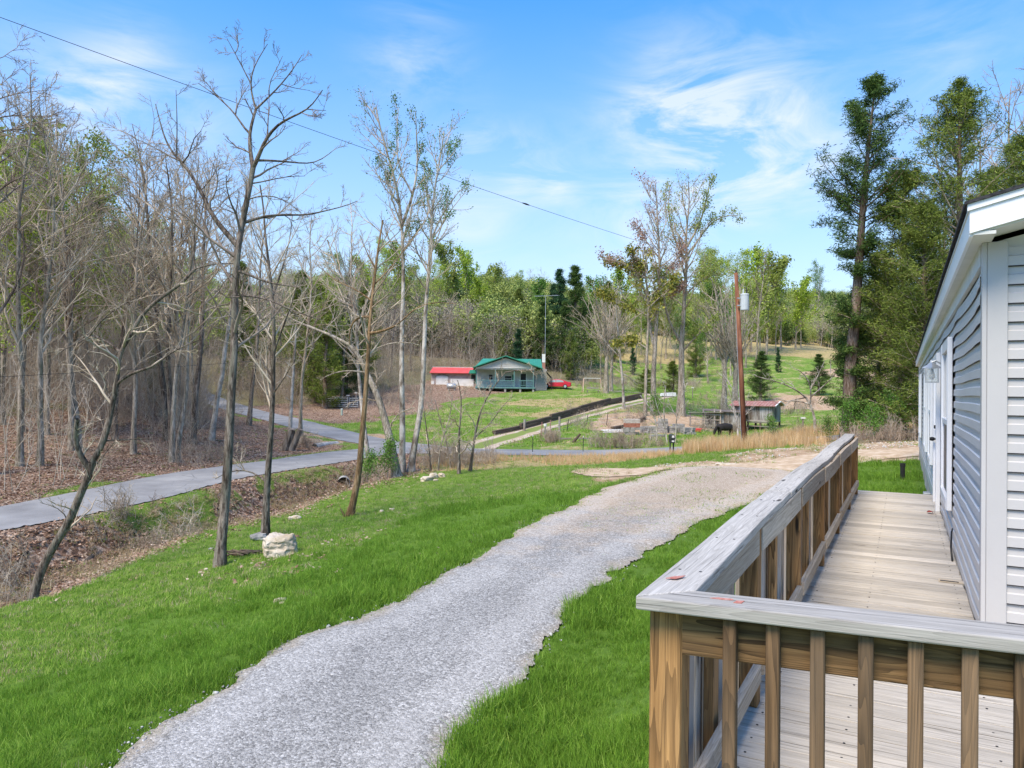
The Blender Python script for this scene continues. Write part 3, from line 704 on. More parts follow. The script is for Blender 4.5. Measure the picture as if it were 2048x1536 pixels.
door = empty('door'); door.parent = house; door.location = tuple(hl(11.1, WV - .03, -1.56))
def db(n, u0, u1, z0, z1, d0, d1, mat, bev=.003, par=None): return MB().box(((u0 + u1) / 2, (d0 + d1) / 2, (z0 + z1) / 2), (u1 - u0, d1 - d0, z1 - z0), bev=bev).build(n, mat, par or door)
db('door_leaf', .1, 1.0, .03, 2.02, 0, .02, M_TRIM)
for (a_, b_) in ((0.0, .1), (1.0, 1.1)): db('frame', a_, b_, 0, 2.12, 0, .05, M_TRIM)
db('frame', .1, 1.0, 2.03, 2.12, 0, .048, M_TRIM); db('threshold', .1, 1.0, 0, .03, 0, .06, M_GALV)
for z0, z1 in ((.2, .9), (1.05, 1.85)): db('door_panel', .25, .85, z0, z1, .02, .028, M_TRIM, .004)
hnd = MB(); hnd.tube([(.93, .02, .95), (.93, .05, .95)], .014, 8); hnd.lathe([(0, -.03), (.03, -.02), (.03, .02), (0, .03)], (.93, .065, .95)); hnd.build('handle', M_BLACK, door, smooth=True)
lk = MB(); lk.tube([(.93, .02, 1.12), (.93, .045, 1.12)], .026, 10); lk.build('lock', M_BLACK, door)
# wall lantern between door and window
lan = empty('wall_lantern'); lan.parent = house; lan.location = tuple(hl(10.72, WV, .30))
m_ = MB(); m_.box((0, .03, .05), (.10, .03, .14), bev=.004); m_.tube([(0, .04, .1), (0, .10, .14), (0, .14, .12)], .012, 6); m_.build('bracket', M_GALV, lan)
m_ = MB(); m_.lathe([(.0, .12), (.04, .10), (.105, .055), (.11, .045)], (0, .14, 0), 4); m_.build('lamp_shade', M_GALV, lan)
m_ = MB(); m_.box((0, .14, -.13), (.15, .15, .012))
for sx in (-1, 1):
    for sy in (-1, 1): m_.box((sx * .068, .14 + sy * .068, -.04), (.012, .012, .19))
m_.build('cage', M_GALV, lan)
MB().box((0, .14, -.04), (.128, .128, .17)).build('glass', M_CLEAR, lan)
MB().lathe([(0, -.10), (.03, -.07), (.036, -.03), (.018, .01), (.015, .05)], (0, .14, -.01), 10).build('bulb', M_BULB, lan, smooth=True)
# service box, cable and pipe at the skirting
mb_ = hbox('meter_box', 15.0, 15.28, WV - .14, WV - .02, -1.98, -1.72, M_GALV, bev=.01)
MB().tube([hl(8.3, WV - .03, -1.28), hl(8.05, WV - .05, -1.27), hl(7.95, WV - .06, -1.4), hl(7.8, WV - .055, -1.5)], .008, 6).build('cable', M_BLACK, house, smooth=True)

# ------------------------------------------------------------------ deck
DZ = -1.5
deck = empty('wooden_deck', UV(2.2, -.66, DZ), PI / 2 - HA); tag(deck, 'weathered wooden deck with a pale plank floor and brown railing beside the grey house', 'deck')
def dl(u, v, z): return np.array([u - 2.2, -(v + .66), z - DZ])
def plank_mesh(L, w_, h_, bev=.0015, jit=0., nseg=1):
    """board along local X, slightly bowed"""
    m_ = MB(); m_.box((0, 0, 0), (L, w_, h_), bev=bev); me = m_.build('board', None, link=False); return me
PL_S = [plank_mesh(1.13, .1395, .036) for _ in range(1)][0]; PL_L = plank_mesh(2.75, .1395, .036)
PL_S.materials.append(W_DECK); PL_L.materials.append(W_DECK)
u = 2.17; k = 0
while u < 12.80:
    wide = u + .07 < U0 - .05
    ext = .055 if not wide else 0
    me = PL_L if wide else PL_S
    L = 2.75 if wide else 1.13
    c = dl(u + .07, -.705 + L / 2 + random.uniform(-.006, .004), DZ - .018 + random.uniform(-.003, .002))
    o = obj('plank', me, deck, c, (random.uniform(-.006, .006), random.uniform(-.001, .001), -PI / 2 + random.uniform(-.003, .003)))
    u += .1395 + random.choice((.002, .004, .006, .008)) + (.012 if k in (21, 23, 45, 52) else 0); k += 1
# framing underneath
for v in (-.72, -.2, .40): hb = MB().bar(dl(2.2, v, DZ - .14), dl(12.75, v, DZ - .14), .038, .19).build('joist', W_PICK, deck)
MB().bar(dl(2.19, -.7, DZ - .14), dl(2.19, 2.0, DZ - .14), .038, .19).build('joist', W_PICK, deck)
for uu in (2.4, 5.2, 8.0, 10.6, 12.5):
    for v in (-.66, .36): MB().bar(dl(uu, v, DZ - .23), dl(uu, v, -3.4), .09, .09, (1, 0, 0)).build('support_post', W_PICK, deck)
def upright(name, u, v, z0, z1, w_, d_, mat, lean=(0, 0), bev=.003):
    m_ = MB(); m_.box((0, 0, 0), (z1 - z0, w_, d_), bev=bev)
    o = m_.build(name, mat, deck, loc=dl(u + lean[0] / 2, v + lean[1] / 2, (z0 + z1) / 2))
    # local X -> up
    R_ = Matrix(((0, 1, 0), (0, 0, 1), (1, 0, 0))).to_4x4()
    o.rotation_euler = R_.to_euler(); o.rotation_euler.x += random.uniform(-.01, .01)
    return o
def vo(u): return -.697 - .055 * min(1, (u - 2.1) / 2.6) - .054 * max(0, min(1, (u - 4.7) / 7.7))      # outer edge of the left cap
def czv(u): return -.6 + .012 * math.sin((u - 4.6) * 1.55) * (4.4 < u < 8.4) + .006 * math.sin(u * 2.1) * (u > 3)
def curved_board(name, fu, u0, u1, voff, w_, h_, zf, mat, n=24, miter=0.):
    """board following the rail line; local X along it"""
    us_ = np.linspace(u0, u1, n + 1); V_ = []; c0 = dl(u0, fu(u0) + voff, zf(u0))
    for i, uu in enumerate(us_):
        for (dv, dz) in ((0, 0), (w_, 0), (w_, -h_), (0, -h_)):
            um = uu
            if miter: um = uu + miter * dv / w_ * max(0, 1 - (uu - u0) / .9)
            V_.append(dl(um, fu(uu) + voff + dv, zf(uu) + dz) - c0)
    F_ = [[i * 4 + j, i * 4 + (j + 1) % 4, (i + 1) * 4 + (j + 1) % 4, (i + 1) * 4 + j] for i in range(n) for j in range(4)] + [[3, 2, 1, 0], [n * 4, n * 4 + 1, n * 4 + 2, n * 4 + 3]]
    m_ = MB(); m_.add(V_, F_); o = m_.build(name, mat, deck, loc=c0)
    bv = o.modifiers.new('bevel', 'BEVEL'); bv.width = .005; bv.segments = 2; bv.limit_method = 'ANGLE'; bv.angle_limit = .6
    return o
# left rail: cap boards, band boards, posts, low rails, pickets
caps = [(2.11, 4.83), (4.836, 7.62), (7.626, 10.2), (10.206, 12.42)]
for i, (a_, b_) in enumerate(caps):
    curved_board('rail_cap', vo, a_, b_, 0 + (.004 if i % 2 else 0), .142, .038, czv, W_CAP, 26, miter=.15 if i == 0 else 0)
posts_u = [2.25, 3.73, 5.35, 7.03, 8.75, 10.66, 12.34]
for i, pu in enumerate(posts_u):
    if i: upright('post', pu, -.655, DZ - .0, czv(pu) - .040, .088, .088, W_POST, bev=.004)
for a_, b_ in zip(posts_u[:-1], posts_u[1:]):
    curved_board('top_rail', lambda u_: -.640, a_ + (.046 if a_ > 2.3 else .1), b_ - .046, 0, .036, .135, lambda u_: czv(u_) - .041, W_RAIL, 8)
    curved_board('bottom_rail', lambda u_: -.628, a_ + (.046 if a_ > 2.3 else .02), b_ - .046, 0, .036, .088, lambda u_: DZ + .22 + .004 * math.sin(u_ * 3), W_RAIL, 6)
    upright('post', a_ + (b_ - a_) * .5, -.672, DZ - .0, czv(a_) - .045, .088, .04, W_POST)
PK = {}
k = 0; uu = 2.42
while uu < 12.3:
    if min(abs(uu - p) for p in posts_u) > .07:
        if k % 4 not in PK:
            m_ = MB(); m_.box((0, 0, 0), (1.02, .078, .032), bev=.003); me = m_.build('picket', None, link=False); me.materials.append(W_PICK); PK[k % 4] = me
        o = obj('picket', PK[k % 4], deck, dl(uu, -.718 - .0010 * uu, -1.155 + random.uniform(-.004, .004)))
        R_ = Matrix(((0, 1, 0), (0, 0, 1), (1, 0, 0))).to_4x4(); o.rotation_euler = R_.to_euler(); o.rotation_euler.x += random.uniform(-.012, .012)
    uu += .128 + random.uniform(-.006, .006); k += 1
upright('brace_post', 12.62, -.66, DZ - .05, czv(12.3) - .05, .09, .045, W_POST, lean=(.0, .0))
# front rail: turned a few degrees from square
def fr(v, off=0.): return 2.105 + .120 * (v + .70) + off
FV1 = 2.0
def fboard(name, va, vb, o0, o1, z0, z1, mat, miter=0.):
    pts = [(va, o0), (vb, o0), (vb, o1), (va + miter, o1)]
    V_ = [dl(fr(v, o), v, z) for z in (z0, z1) for v, o in pts]; c0 = np.mean(V_, 0)
    th = math.atan(.120); 
    ang = -PI / 2 + th   # local x of the board in deck-local space
    ex = np.array([math.cos(ang), math.sin(ang), 0]); ey = np.array([-math.sin(ang), math.cos(ang), 0])
    V_ = [np.array([(p - c0) @ ex, (p - c0) @ ey, (p - c0)[2]]) for p in V_]
    m_ = MB(); m_.add(V_, [[3, 2, 1, 0], [4, 5, 6, 7], [0, 1, 5, 4], [1, 2, 6, 5], [2, 3, 7, 6], [3, 0, 4, 7]])
    o = m_.build(name, mat, deck, loc=c0, rot=(0, 0, ang)); bv = o.modifiers.new('bevel', 'BEVEL'); bv.width = .005; bv.segments = 2; bv.limit_method = 'ANGLE'
    return o
fboard('rail_cap', -.697, FV1, 0.0, .142, -.640, -.602, W_CAP, miter=.142)
fboard('band_board', -.60, FV1, .062, .100, -.775, -.643, W_BAND)
fboard('bottom_rail', -.60, FV1, .062, .100, DZ + .05, DZ + .138, W_POST)
FB = []
for vv in (-.436, -.321, -.206, -.087, .031, .154, .269, .39, .51, .63, .75, .87):
    o = upright('baluster', fr(vv, .042), vv, DZ - .12, -.645, .037, .037, W_BAL); FB.append(o)
cp = upright('post', 2.225, -.625, -3.4, -.6405, .098, .098, W_POST, bev=.005)
upright('post', 2.245, 1.35, -3.4, -.6405, .09, .09, W_POST, bev=.005)
# screw heads on the boards
sc_ = MB(); uu = 2.2
while uu < 12.6:
    for v in (-.58, -.22, .36): sc_.tube([dl(uu, v, DZ - .004), dl(uu, v, DZ + .0015)], .0055, 6)
    uu += .145
for uu in np.arange(2.5, 12.3, .62):
    for q in (.035, .105): sc_.tube([dl(uu, vo(uu) + q, czv(uu) - .01), dl(uu, vo(uu) + q, czv(uu) + .0012)], .0055, 6)
o = sc_.build('screw_heads', M_BLACK, deck); o['kind'] = 'stuff'
# red paint smears and a nail on the cap corner
def smear(pts, z): 
    V_ = [dl(u_, v_, z) for u_, v_ in pts]; c0 = np.mean(V_, 0); m_ = MB(); m_.add([p - c0 for p in V_] + [p - c0 - np.array([0, 0, .002]) for p in V_], [list(range(len(V_))), list(range(len(V_), 2 * len(V_)))[::-1]] + [[i, i + len(V_), (i + 1) % len(V_) + len(V_), (i + 1) % len(V_)] for i in range(len(V_))])
    return m_.build('paint_mark', M_RED2, deck, loc=c0)
M_RED2 = mottled('faded_red_paint', (.36, .10, .07), (.50, .27, .22), 60, .8)
smear([(2.335, -.672), (2.37, -.655), (2.40, -.625), (2.375, -.628), (2.345, -.640)], -.5935)
smear([(2.20, -.50), (2.215, -.48), (2.222, -.44), (2.212, -.435), (2.204, -.455)], -.6)
smear([(2.185, -.43), (2.21, -.425), (2.218, -.405), (2.19, -.408)], -.6)

# small things lying on the deck
lf = MB(); pts = [(0, 0), (.035, .012), (.05, .05), (.075, .02), (.10, .035), (.085, -.005), (.12, -.02), (.08, -.03), (.05, -.055), (.03, -.02)]
lf.add([(x, y, .012 + .02 * math.sin(x * 40) + .012 * (i % 2)) for i, (x, y) in enumerate(pts)], [[0, 1, 2], [0, 2, 3], [0, 3, 5], [3, 4, 5], [0, 5, 7], [5, 6, 7], [0, 7, 8], [0, 8, 9]])
o = lf.build('fallen_leaf', M_RED, loc=UV(10.8, .26, DZ + .004)); tag(o, 'single curled red oak leaf lying on the pale deck planks', 'leaf')
vt = empty('floor_vent', UV(6.95, .36, DZ + .003), PI / 2 - HA); tag(vt, 'small metal plate set in the deck floor against the house wall', 'vent')
m_ = MB(); m_.box((0, 0, .003), (.10, .21, .006)); m_.build('plate', mottled('tan_metal', (.42, .35, .26), (.55, .48, .38), 8, .5), vt)
m_ = MB(); m_.box((-.03, .03, .008), (.018, .13, .004)); m_.build('slot', M_BLACK, vt)
ps = UV(20.9, -.02, 0); m_ = MB(); m_.lathe([(.055, 0), (.055, .34), (.065, .34), (.065, .42), (.045, .42), (.045, .05)], (0, 0, 0), 14)
o = m_.build('drain_pipe', M_BLACK, loc=(ps[0], ps[1], g1(ps[0], ps[1]) - .02)); tag(o, 'short black plastic pipe standing in the grass by the house corner', 'pipe')
# ------------------------------------------------------------------ vegetation: generators
def nrm(a): return a / (np.linalg.norm(a, axis=-1, keepdims=True) + 1e-9)
def grow(starts, dirs, lens, nseg, wob, up, rg):
    """(B,3) starts -> (B,nseg+1,3) wandering twigs; up>0 bends skyward"""
    B = len(starts); P = np.empty((B, nseg + 1, 3)); P[:, 0] = starts; d = nrm(dirs); st = (lens / nseg)[:, None]
    for i in range(nseg):
        d = nrm(d + rg.normal(0, wob, (B, 3)) + np.array([0, 0, 1.]) * up)
        P[:, i + 1] = P[:, i] + d * st
    return P
def tubes(P, R, k):
    """P (B,n,3), R (B,n) -> verts, quads"""
    B, n, _ = P.shape
    t = np.empty_like(P); t[:, 1:-1] = P[:, 2:] - P[:, :-2]; t[:, 0] = P[:, 1] - P[:, 0]; t[:, -1] = P[:, -1] - P[:, -2]; t = nrm(t)
    mt = nrm(t.mean(1, keepdims=True)); q_ = np.where(np.abs(mt[..., 2:3]) > .7, np.array([1., 0, 0]), np.array([0, 0, 1.])); ref = nrm(np.cross(mt, q_)) + 0 * t
    a = nrm(np.cross(t, ref)); b = np.cross(t, a); an = np.arange(k) * 2 * PI / k
    v = P[:, :, None] + R[:, :, None, None] * (np.cos(an)[:, None] * a[:, :, None] + np.sin(an)[:, None] * b[:, :, None])
    idx = np.arange(B * n * k).reshape(B, n, k); nx = np.roll(idx, -1, 2)
    f = np.stack([idx[:, :-1], nx[:, :-1], nx[:, 1:], idx[:, 1:]], -1).reshape(-1, 4)
    return v.reshape(-1, 3), f
def children_of(P, R, cnt, t0, t1, spread, lenf, rg, lenmin=.05, even=True):
    """sprout cnt branches from each parent; returns starts, dirs, lens, r0"""
    B, n, _ = P.shape
    t = rg.uniform(t0, t1, (B, cnt)) if not even else np.clip(t0 + (t1 - t0) * (np.arange(cnt)[None] + rg.uniform(0, 1, (B, cnt))) / cnt, 0, 1)
    x = t * (n - 1); i = np.minimum(x.astype(int), n - 2); fr_ = (x - i)[..., None]; bi = np.arange(B)[:, None]
    s = P[bi, i] * (1 - fr_) + P[bi, i + 1] * fr_; tg = nrm(P[bi, i + 1] - P[bi, i])
    r = (R[bi, i] * (1 - fr_[..., 0]) + R[bi, i + 1] * fr_[..., 0])
    rv = rg.normal(0, 1, s.shape); side = nrm(rv - (rv * tg).sum(-1, keepdims=True) * tg)
    ang = rg.uniform(spread[0], spread[1], t.shape)[..., None]
    d = tg * np.cos(ang) + side * np.sin(ang)
    L = np.linalg.norm(P[:, 1:] - P[:, :-1], axis=2).sum(1)[:, None] * lenf * (1.15 - .75 * t) * rg.uniform(.6, 1.3, t.shape)
    return s.reshape(-1, 3), d.reshape(-1, 3), np.maximum(L.reshape(-1), lenmin), r.reshape(-1)
class Geo:
    def __init__(s): s.v = []; s.f3 = []; s.f4 = []; s.n = 0
    def quads(s, v, f): s.v.append(v); s.f4.append(f + s.n); s.n += len(v)
    def tris(s, v, f): s.v.append(v); s.f3.append(f + s.n); s.n += len(v)
    def mesh(s, name, mat, smooth=False):
        fs = []
        if s.f4: fs.append(np.concatenate(s.f4))
        if s.f3: fs.append(np.concatenate(s.f3))
        return mesh_np(name, np.concatenate(s.v), fs, mat, smooth=smooth, link=False)
def leaves(C, size, rg, aspect=.55, flat=0., clump=1, cr=0.):
    """small leaf triangles pairs (diamonds) at C"""
    if clump > 1: C = np.repeat(C, clump, 0) + rg.normal(0, cr, (len(C) * clump, 3))
    n = len(C); a = rg.normal(0, 1, (n, 3)); a[:, 2] *= (1 - flat); a = nrm(a); b = rg.normal(0, 1, (n, 3)); b = nrm(b - (a * b).sum(1)[:, None] * a)
    sz = size * rg.uniform(.6, 1.35, (n, 1))
    v = np.stack([C - a * sz, C + b * sz * aspect, C + a * sz, C - b * sz * aspect], 1).reshape(-1, 3)
    f = np.arange(n * 4).reshape(n, 4); return v, f
def make_tree(seed, H=15, r0=.17, trunks=None, crown0=.35, n1=16, n2=9, n3=7, spread1=(.5, 1.0), len1=.36, up=.10, wob=.11, leafn=0, leafsz=.06, leafcr=.2, tw=.004, lean=.04, bendy=.05, lv3=True, sub2=.45, sub3=.42, leafmul=1, trunkcap=.18, budn=0):
    """returns (trunk_mesh_data, crown Geo wood, leaf Geo) around the origin"""
    rg = np.random.default_rng(seed)
    T = Geo(); W = Geo(); L = Geo()
    if trunks is None:
        n = 12; P = grow(np.zeros((1, 3)), np.array([[rg.normal(0, lean), rg.normal(0, lean), 1]]), np.array([H]), n, bendy, .05, rg)
        R = (r0 * (1 - np.linspace(0, 1, n + 1)) ** .8 + .012)[None]; R[0, 0] *= 1.45; R[0, 1] *= 1.02
        TP = [(P, R)]
    else: TP = trunks
    segs = []
    for P, R in TP:
        v, f = tubes(P, R, 8); T.quads(v, f)
    allP = []
    for P, R in TP:
        s, d, l, r = children_of(P, R, n1 if trunks is None else max(3, int(n1 * np.linalg.norm(P[0, -1] - P[0, 0]) / H)), crown0 if (trunks is None or P is TP[0][0]) else .15, .98, spread1, len1, rg)
        if trunks is not None: l = np.minimum(np.maximum(l, .05 * H), H * .22)
        P1 = grow(s, d, l, 6, wob, up, rg); R1 = np.minimum(r * .55, .012 + l * .014)[:, None] * (1 - np.linspace(0, .86, 7))[None] + tw * .6
        v, f = tubes(P1, R1, 5); W.quads(v, f)
        s, d, l, r = children_of(P1, R1, n2, .15, 1., (.4, 1.0), sub2, rg)
        P2 = grow(s, d, l, 4, wob * 1.3, up * .8, rg); R2 = np.minimum(r * .6, .006 + l * .009)[:, None] * (1 - np.linspace(0, .8, 5))[None] + tw * .5
        v, f = tubes(P2, R2, 4 if lv3 else 3); W.quads(v, f)
        ends = [P2[:, 2:].reshape(-1, 3)]
        if lv3:
            s, d, l, r = children_of(P2, R2, n3, .2, 1., (.35, .95), sub3, rg)
            P3 = grow(s, d, l, 2, wob * 1.5, up * .7, rg); R3 = (np.full(len(l), tw))[:, None] * np.array([1.1, .8, .35])[None]
            v, f = tubes(P3, R3, 3); W.quads(v, f); ends.append(P3[:, 1:].reshape(-1, 3))
        E_ = np.concatenate(ends)
        if leafn:
            k = min(len(E_), int(leafn / len(TP))); C = E_[rg.choice(len(E_), k, replace=False)]
            v, f = leaves(C + rg.normal(0, leafcr * .3, C.shape), leafsz, rg, clump=leafmul, cr=leafcr); L.quads(v, f)
    return T, W, L
def bark(name, c1, c2, c3, scale=20, stretch=(1, 1, .18), moss=None):
    m = NT(name); v = m.coord('Object', stretch, rnd=True)
    n = m.noise(v, scale, 6, .65, .3); big = m.noise(v, scale * .18, 3, .5)
    c = m.ramp(m.math('ADD', m.math('MULTIPLY', n, .65), m.math('MULTIPLY', big, .35)), [(.41, c1), (.5, c2), (.59, c3)])
    if moss: c = m.mix(m.ramp(m.noise(v, scale * .4, 4, .6), [(.52, (0, 0, 0)), (.66, (.7, .7, .7))]), c, moss)
    m.col(c); m.bump(n, 1.0, .05); m.b.inputs['Roughness'].default_value = .95; m.b.inputs['Specular IOR Level'].default_value = .1; return m.m
def leafmat(name, c1, c2, c3=None, trans=.3, scale=1.2):
    m = NT(name); v = m.coord('World', rnd=False); oi = m.n('ShaderNodeObjectInfo')
    n = m.noise(v, scale, 4, .7); wn_ = m.n('ShaderNodeTexWhiteNoise'); geo = m.n('ShaderNodeNewGeometry'); m.l(geo.outputs['Random Per Island'], wn_.inputs['Vector'])
    f = m.math('ADD', m.math('MULTIPLY', n, .5), m.math('MULTIPLY', geo.outputs['Random Per Island'], .5))
    c = m.ramp(f, [(.3, c1), (.55, c2), (.75, c3 or c2)])
    hsv = m.n('ShaderNodeHueSaturation'); m.l(c, hsv.inputs['Color']); m.l(m.math('ADD', m.math('MULTIPLY', oi.outputs['Random'], .3), .85), hsv.inputs['Value']); c = hsv.outputs[0]
    m.col(c); m.b.inputs['Roughness'].default_value = .75; m.b.inputs['Specular IOR Level'].default_value = .15
    if trans:
        tr = m.n('ShaderNodeBsdfTranslucent'); m.l(c, tr.inputs[0]); ms = m.n('ShaderNodeMixShader'); ms.inputs[0].default_value = trans
        out = m.t.nodes['Material Output']; m.l(m.b.outputs[0], ms.inputs[1]); m.l(tr.outputs[0], ms.inputs[2]); m.l(ms.outputs[0], out.inputs[0])
    return m.m
B_GREY = bark('grey_bark', (.15, .12, .09), (.32, .268, .208), (.49, .43, .35), moss=(.13, .14, .08))
B_DARK = bark('dark_bark', (.05, .038, .030), (.14, .11, .088), (.29, .245, .20), moss=(.22, .21, .16))
B_PALE = bark('pale_sycamore_bark', (.16, .125, .095), (.38, .34, .285), (.58, .54, .48), 4, (1, 1, .5))
B_BROWN = bark('orange_brown_bark', (.13, .08, .04), (.26, .165, .085), (.36, .25, .14))
B_TWIG = bark('twig_bark', (.26, .20, .14), (.44, .36, .265), (.58, .49, .38), 2)
B_TWIGD = bark('dark_twig_bark', (.13, .098, .08), (.24, .19, .155), (.36, .295, .245), 2)
B_CEDAR = bark('cedar_bark', (.10, .065, .045), (.20, .145, .11), (.32, .26, .21))
L_BUD = leafmat('budding_leaf', (.20, .25, .05), (.30, .37, .08), (.42, .48, .13))
L_LIME = leafmat('spring_leaf', (.20, .30, .03), (.34, .46, .05), (.48, .60, .10))
L_MID = leafmat('green_leaf', (.07, .16, .025), (.12, .25, .04), (.20, .36, .07))
L_CED = leafmat('cedar_spray', (.028, .060, .016), (.068, .125, .028), (.14, .21, .045), trans=.15, scale=.8)
L_CEDY = leafmat('olive_cedar_spray', (.065, .10, .018), (.14, .19, .032), (.25, .30, .055), trans=.15, scale=.8)
L_CEDB = leafmat('blue_cedar_spray', (.016, .048, .022), (.036, .09, .036), (.08, .16, .06), trans=.15, scale=.8)
L_RUST = leafmat('rust_leaf', (.28, .15, .11), (.40, .24, .18), (.48, .36, .26))
L_PINE = leafmat('yellowing_pine', (.12, .14, .03), (.24, .25, .05), (.40, .35, .07))
L_TAN = leafmat('tan_leaf', (.28, .20, .09), (.38, .28, .13), (.45, .36, .18))

def proto(name, data, bk, tk, lm, extra=None):
    T, W, L = data
    ms = {'trunk': T.mesh('trunk', bk, True), 'branches': W.mesh('branches', tk)}
    if L.n: ms['leaves'] = L.mesh('leaves', lm)
    return (name, ms)
def plant(pr, loc, rz=0., s=1., label=None, cat='tree', group=None, sz=None, first=[True]):
    name, ms = pr; r = empty(name, loc, rz); r.scale = (s, s, (sz or s)); tag(r, label, cat, group)
    for n, me in ms.items(): obj(n, me, r)
    return r
def cedar(seed, H=14, crown0=.05, width=.20, dens=1., gaps=(), r0=.2, cone=True, spray=.16, trunk_lean=.02, prof=None, nb=None, leafmat_=None, fill=1.0):
    rg = np.random.default_rng(seed); T, W, L = Geo(), Geo(), Geo(); n = 14
    P = grow(np.zeros((1, 3)), np.array([[rg.normal(0, trunk_lean), rg.normal(0, trunk_lean), 1]]), np.array([H]), n, .015, .05, rg)
    R = (r0 * (1 - np.linspace(0, 1, n + 1)) ** .9 + .015)[None]; R[0, 0] *= 1.3; v, f = tubes(P, R, 8); T.quads(v, f)
    nb = nb or int(H * 9 * dens); t = np.sort(rg.uniform(crown0, .99, nb))
    for g0_, g1__ in gaps: t = t[~((t > g0_) & (t < g1__) & (rg.uniform(0, 1, len(t)) < .88))]
    nb = len(t); x = t * n; i = np.minimum(x.astype(int), n - 1); s = P[0, i] * (1 - (x - i))[:, None] + P[0, i + 1] * (x - i)[:, None]
    pf = prof(t) if prof else np.where(t < crown0 + .25 * (1 - crown0), .65 + .35 * (t - crown0) / (.25 * (1 - crown0)), ((1 - t) / (1 - crown0) / .75) ** (.75))
    l = H * width * np.clip(pf, .06, 1) * rg.uniform(.55, 1.2, nb); az = rg.uniform(0, 2 * PI, nb); el = .25 + .5 * t + rg.normal(0, .12, nb)
    d = np.stack([np.cos(az) * np.cos(el), np.sin(az) * np.cos(el), np.sin(el)], 1)
    P1 = grow(s, d, l, 5, .12, .03, rg); R1 = (.008 + l * .012)[:, None] * (1 - np.linspace(0, .85, 6))[None]; v, f = tubes(P1, R1, 4); W.quads(v, f)
    s, d, l2, r = children_of(P1, R1, 8, .2, 1., (.5, 1.1), .36, rg, .12)
    P2 = grow(s, d, l2, 3, .2, .06, rg); R2 = np.full((len(l2), 4), .005); v, f = tubes(P2, R2, 3); W.quads(v, f)
    C = np.concatenate([P2[:, 1:].reshape(-1, 3), P1[:, 2:].reshape(-1, 3)]); C = np.repeat(C, max(1, int(12 * fill)), 0); C = C + rg.normal(0, spray * .85, C.shape) * np.array([1, 1, .55])
    v, f = leaves(C, spray * .56, rg, aspect=.17, flat=.25); L.quads(v, f); return T, W, L
def blob_tree(seed, H=9, rad=3, n=2600, lsz=.16, trunk=.12, cl=26):
    """leafy spring crown out of clumps on real limbs"""
    rg = np.random.default_rng(seed)
    T, W, L = make_tree(seed, H=H, r0=trunk, crown0=.22, n1=14, n2=7, n3=0, lv3=False, len1=.42, tw=.010, leafn=0)
    pts = np.concatenate([g.reshape(-1, 3) for g in W.v]); pts = pts[pts[:, 2] > H * .25]
    C = pts[rg.choice(len(pts), n)]; C = C + rg.normal(0, .28, C.shape); v, f = leaves(C, lsz, rg, aspect=.6); L.quads(v, f); return T, W, L
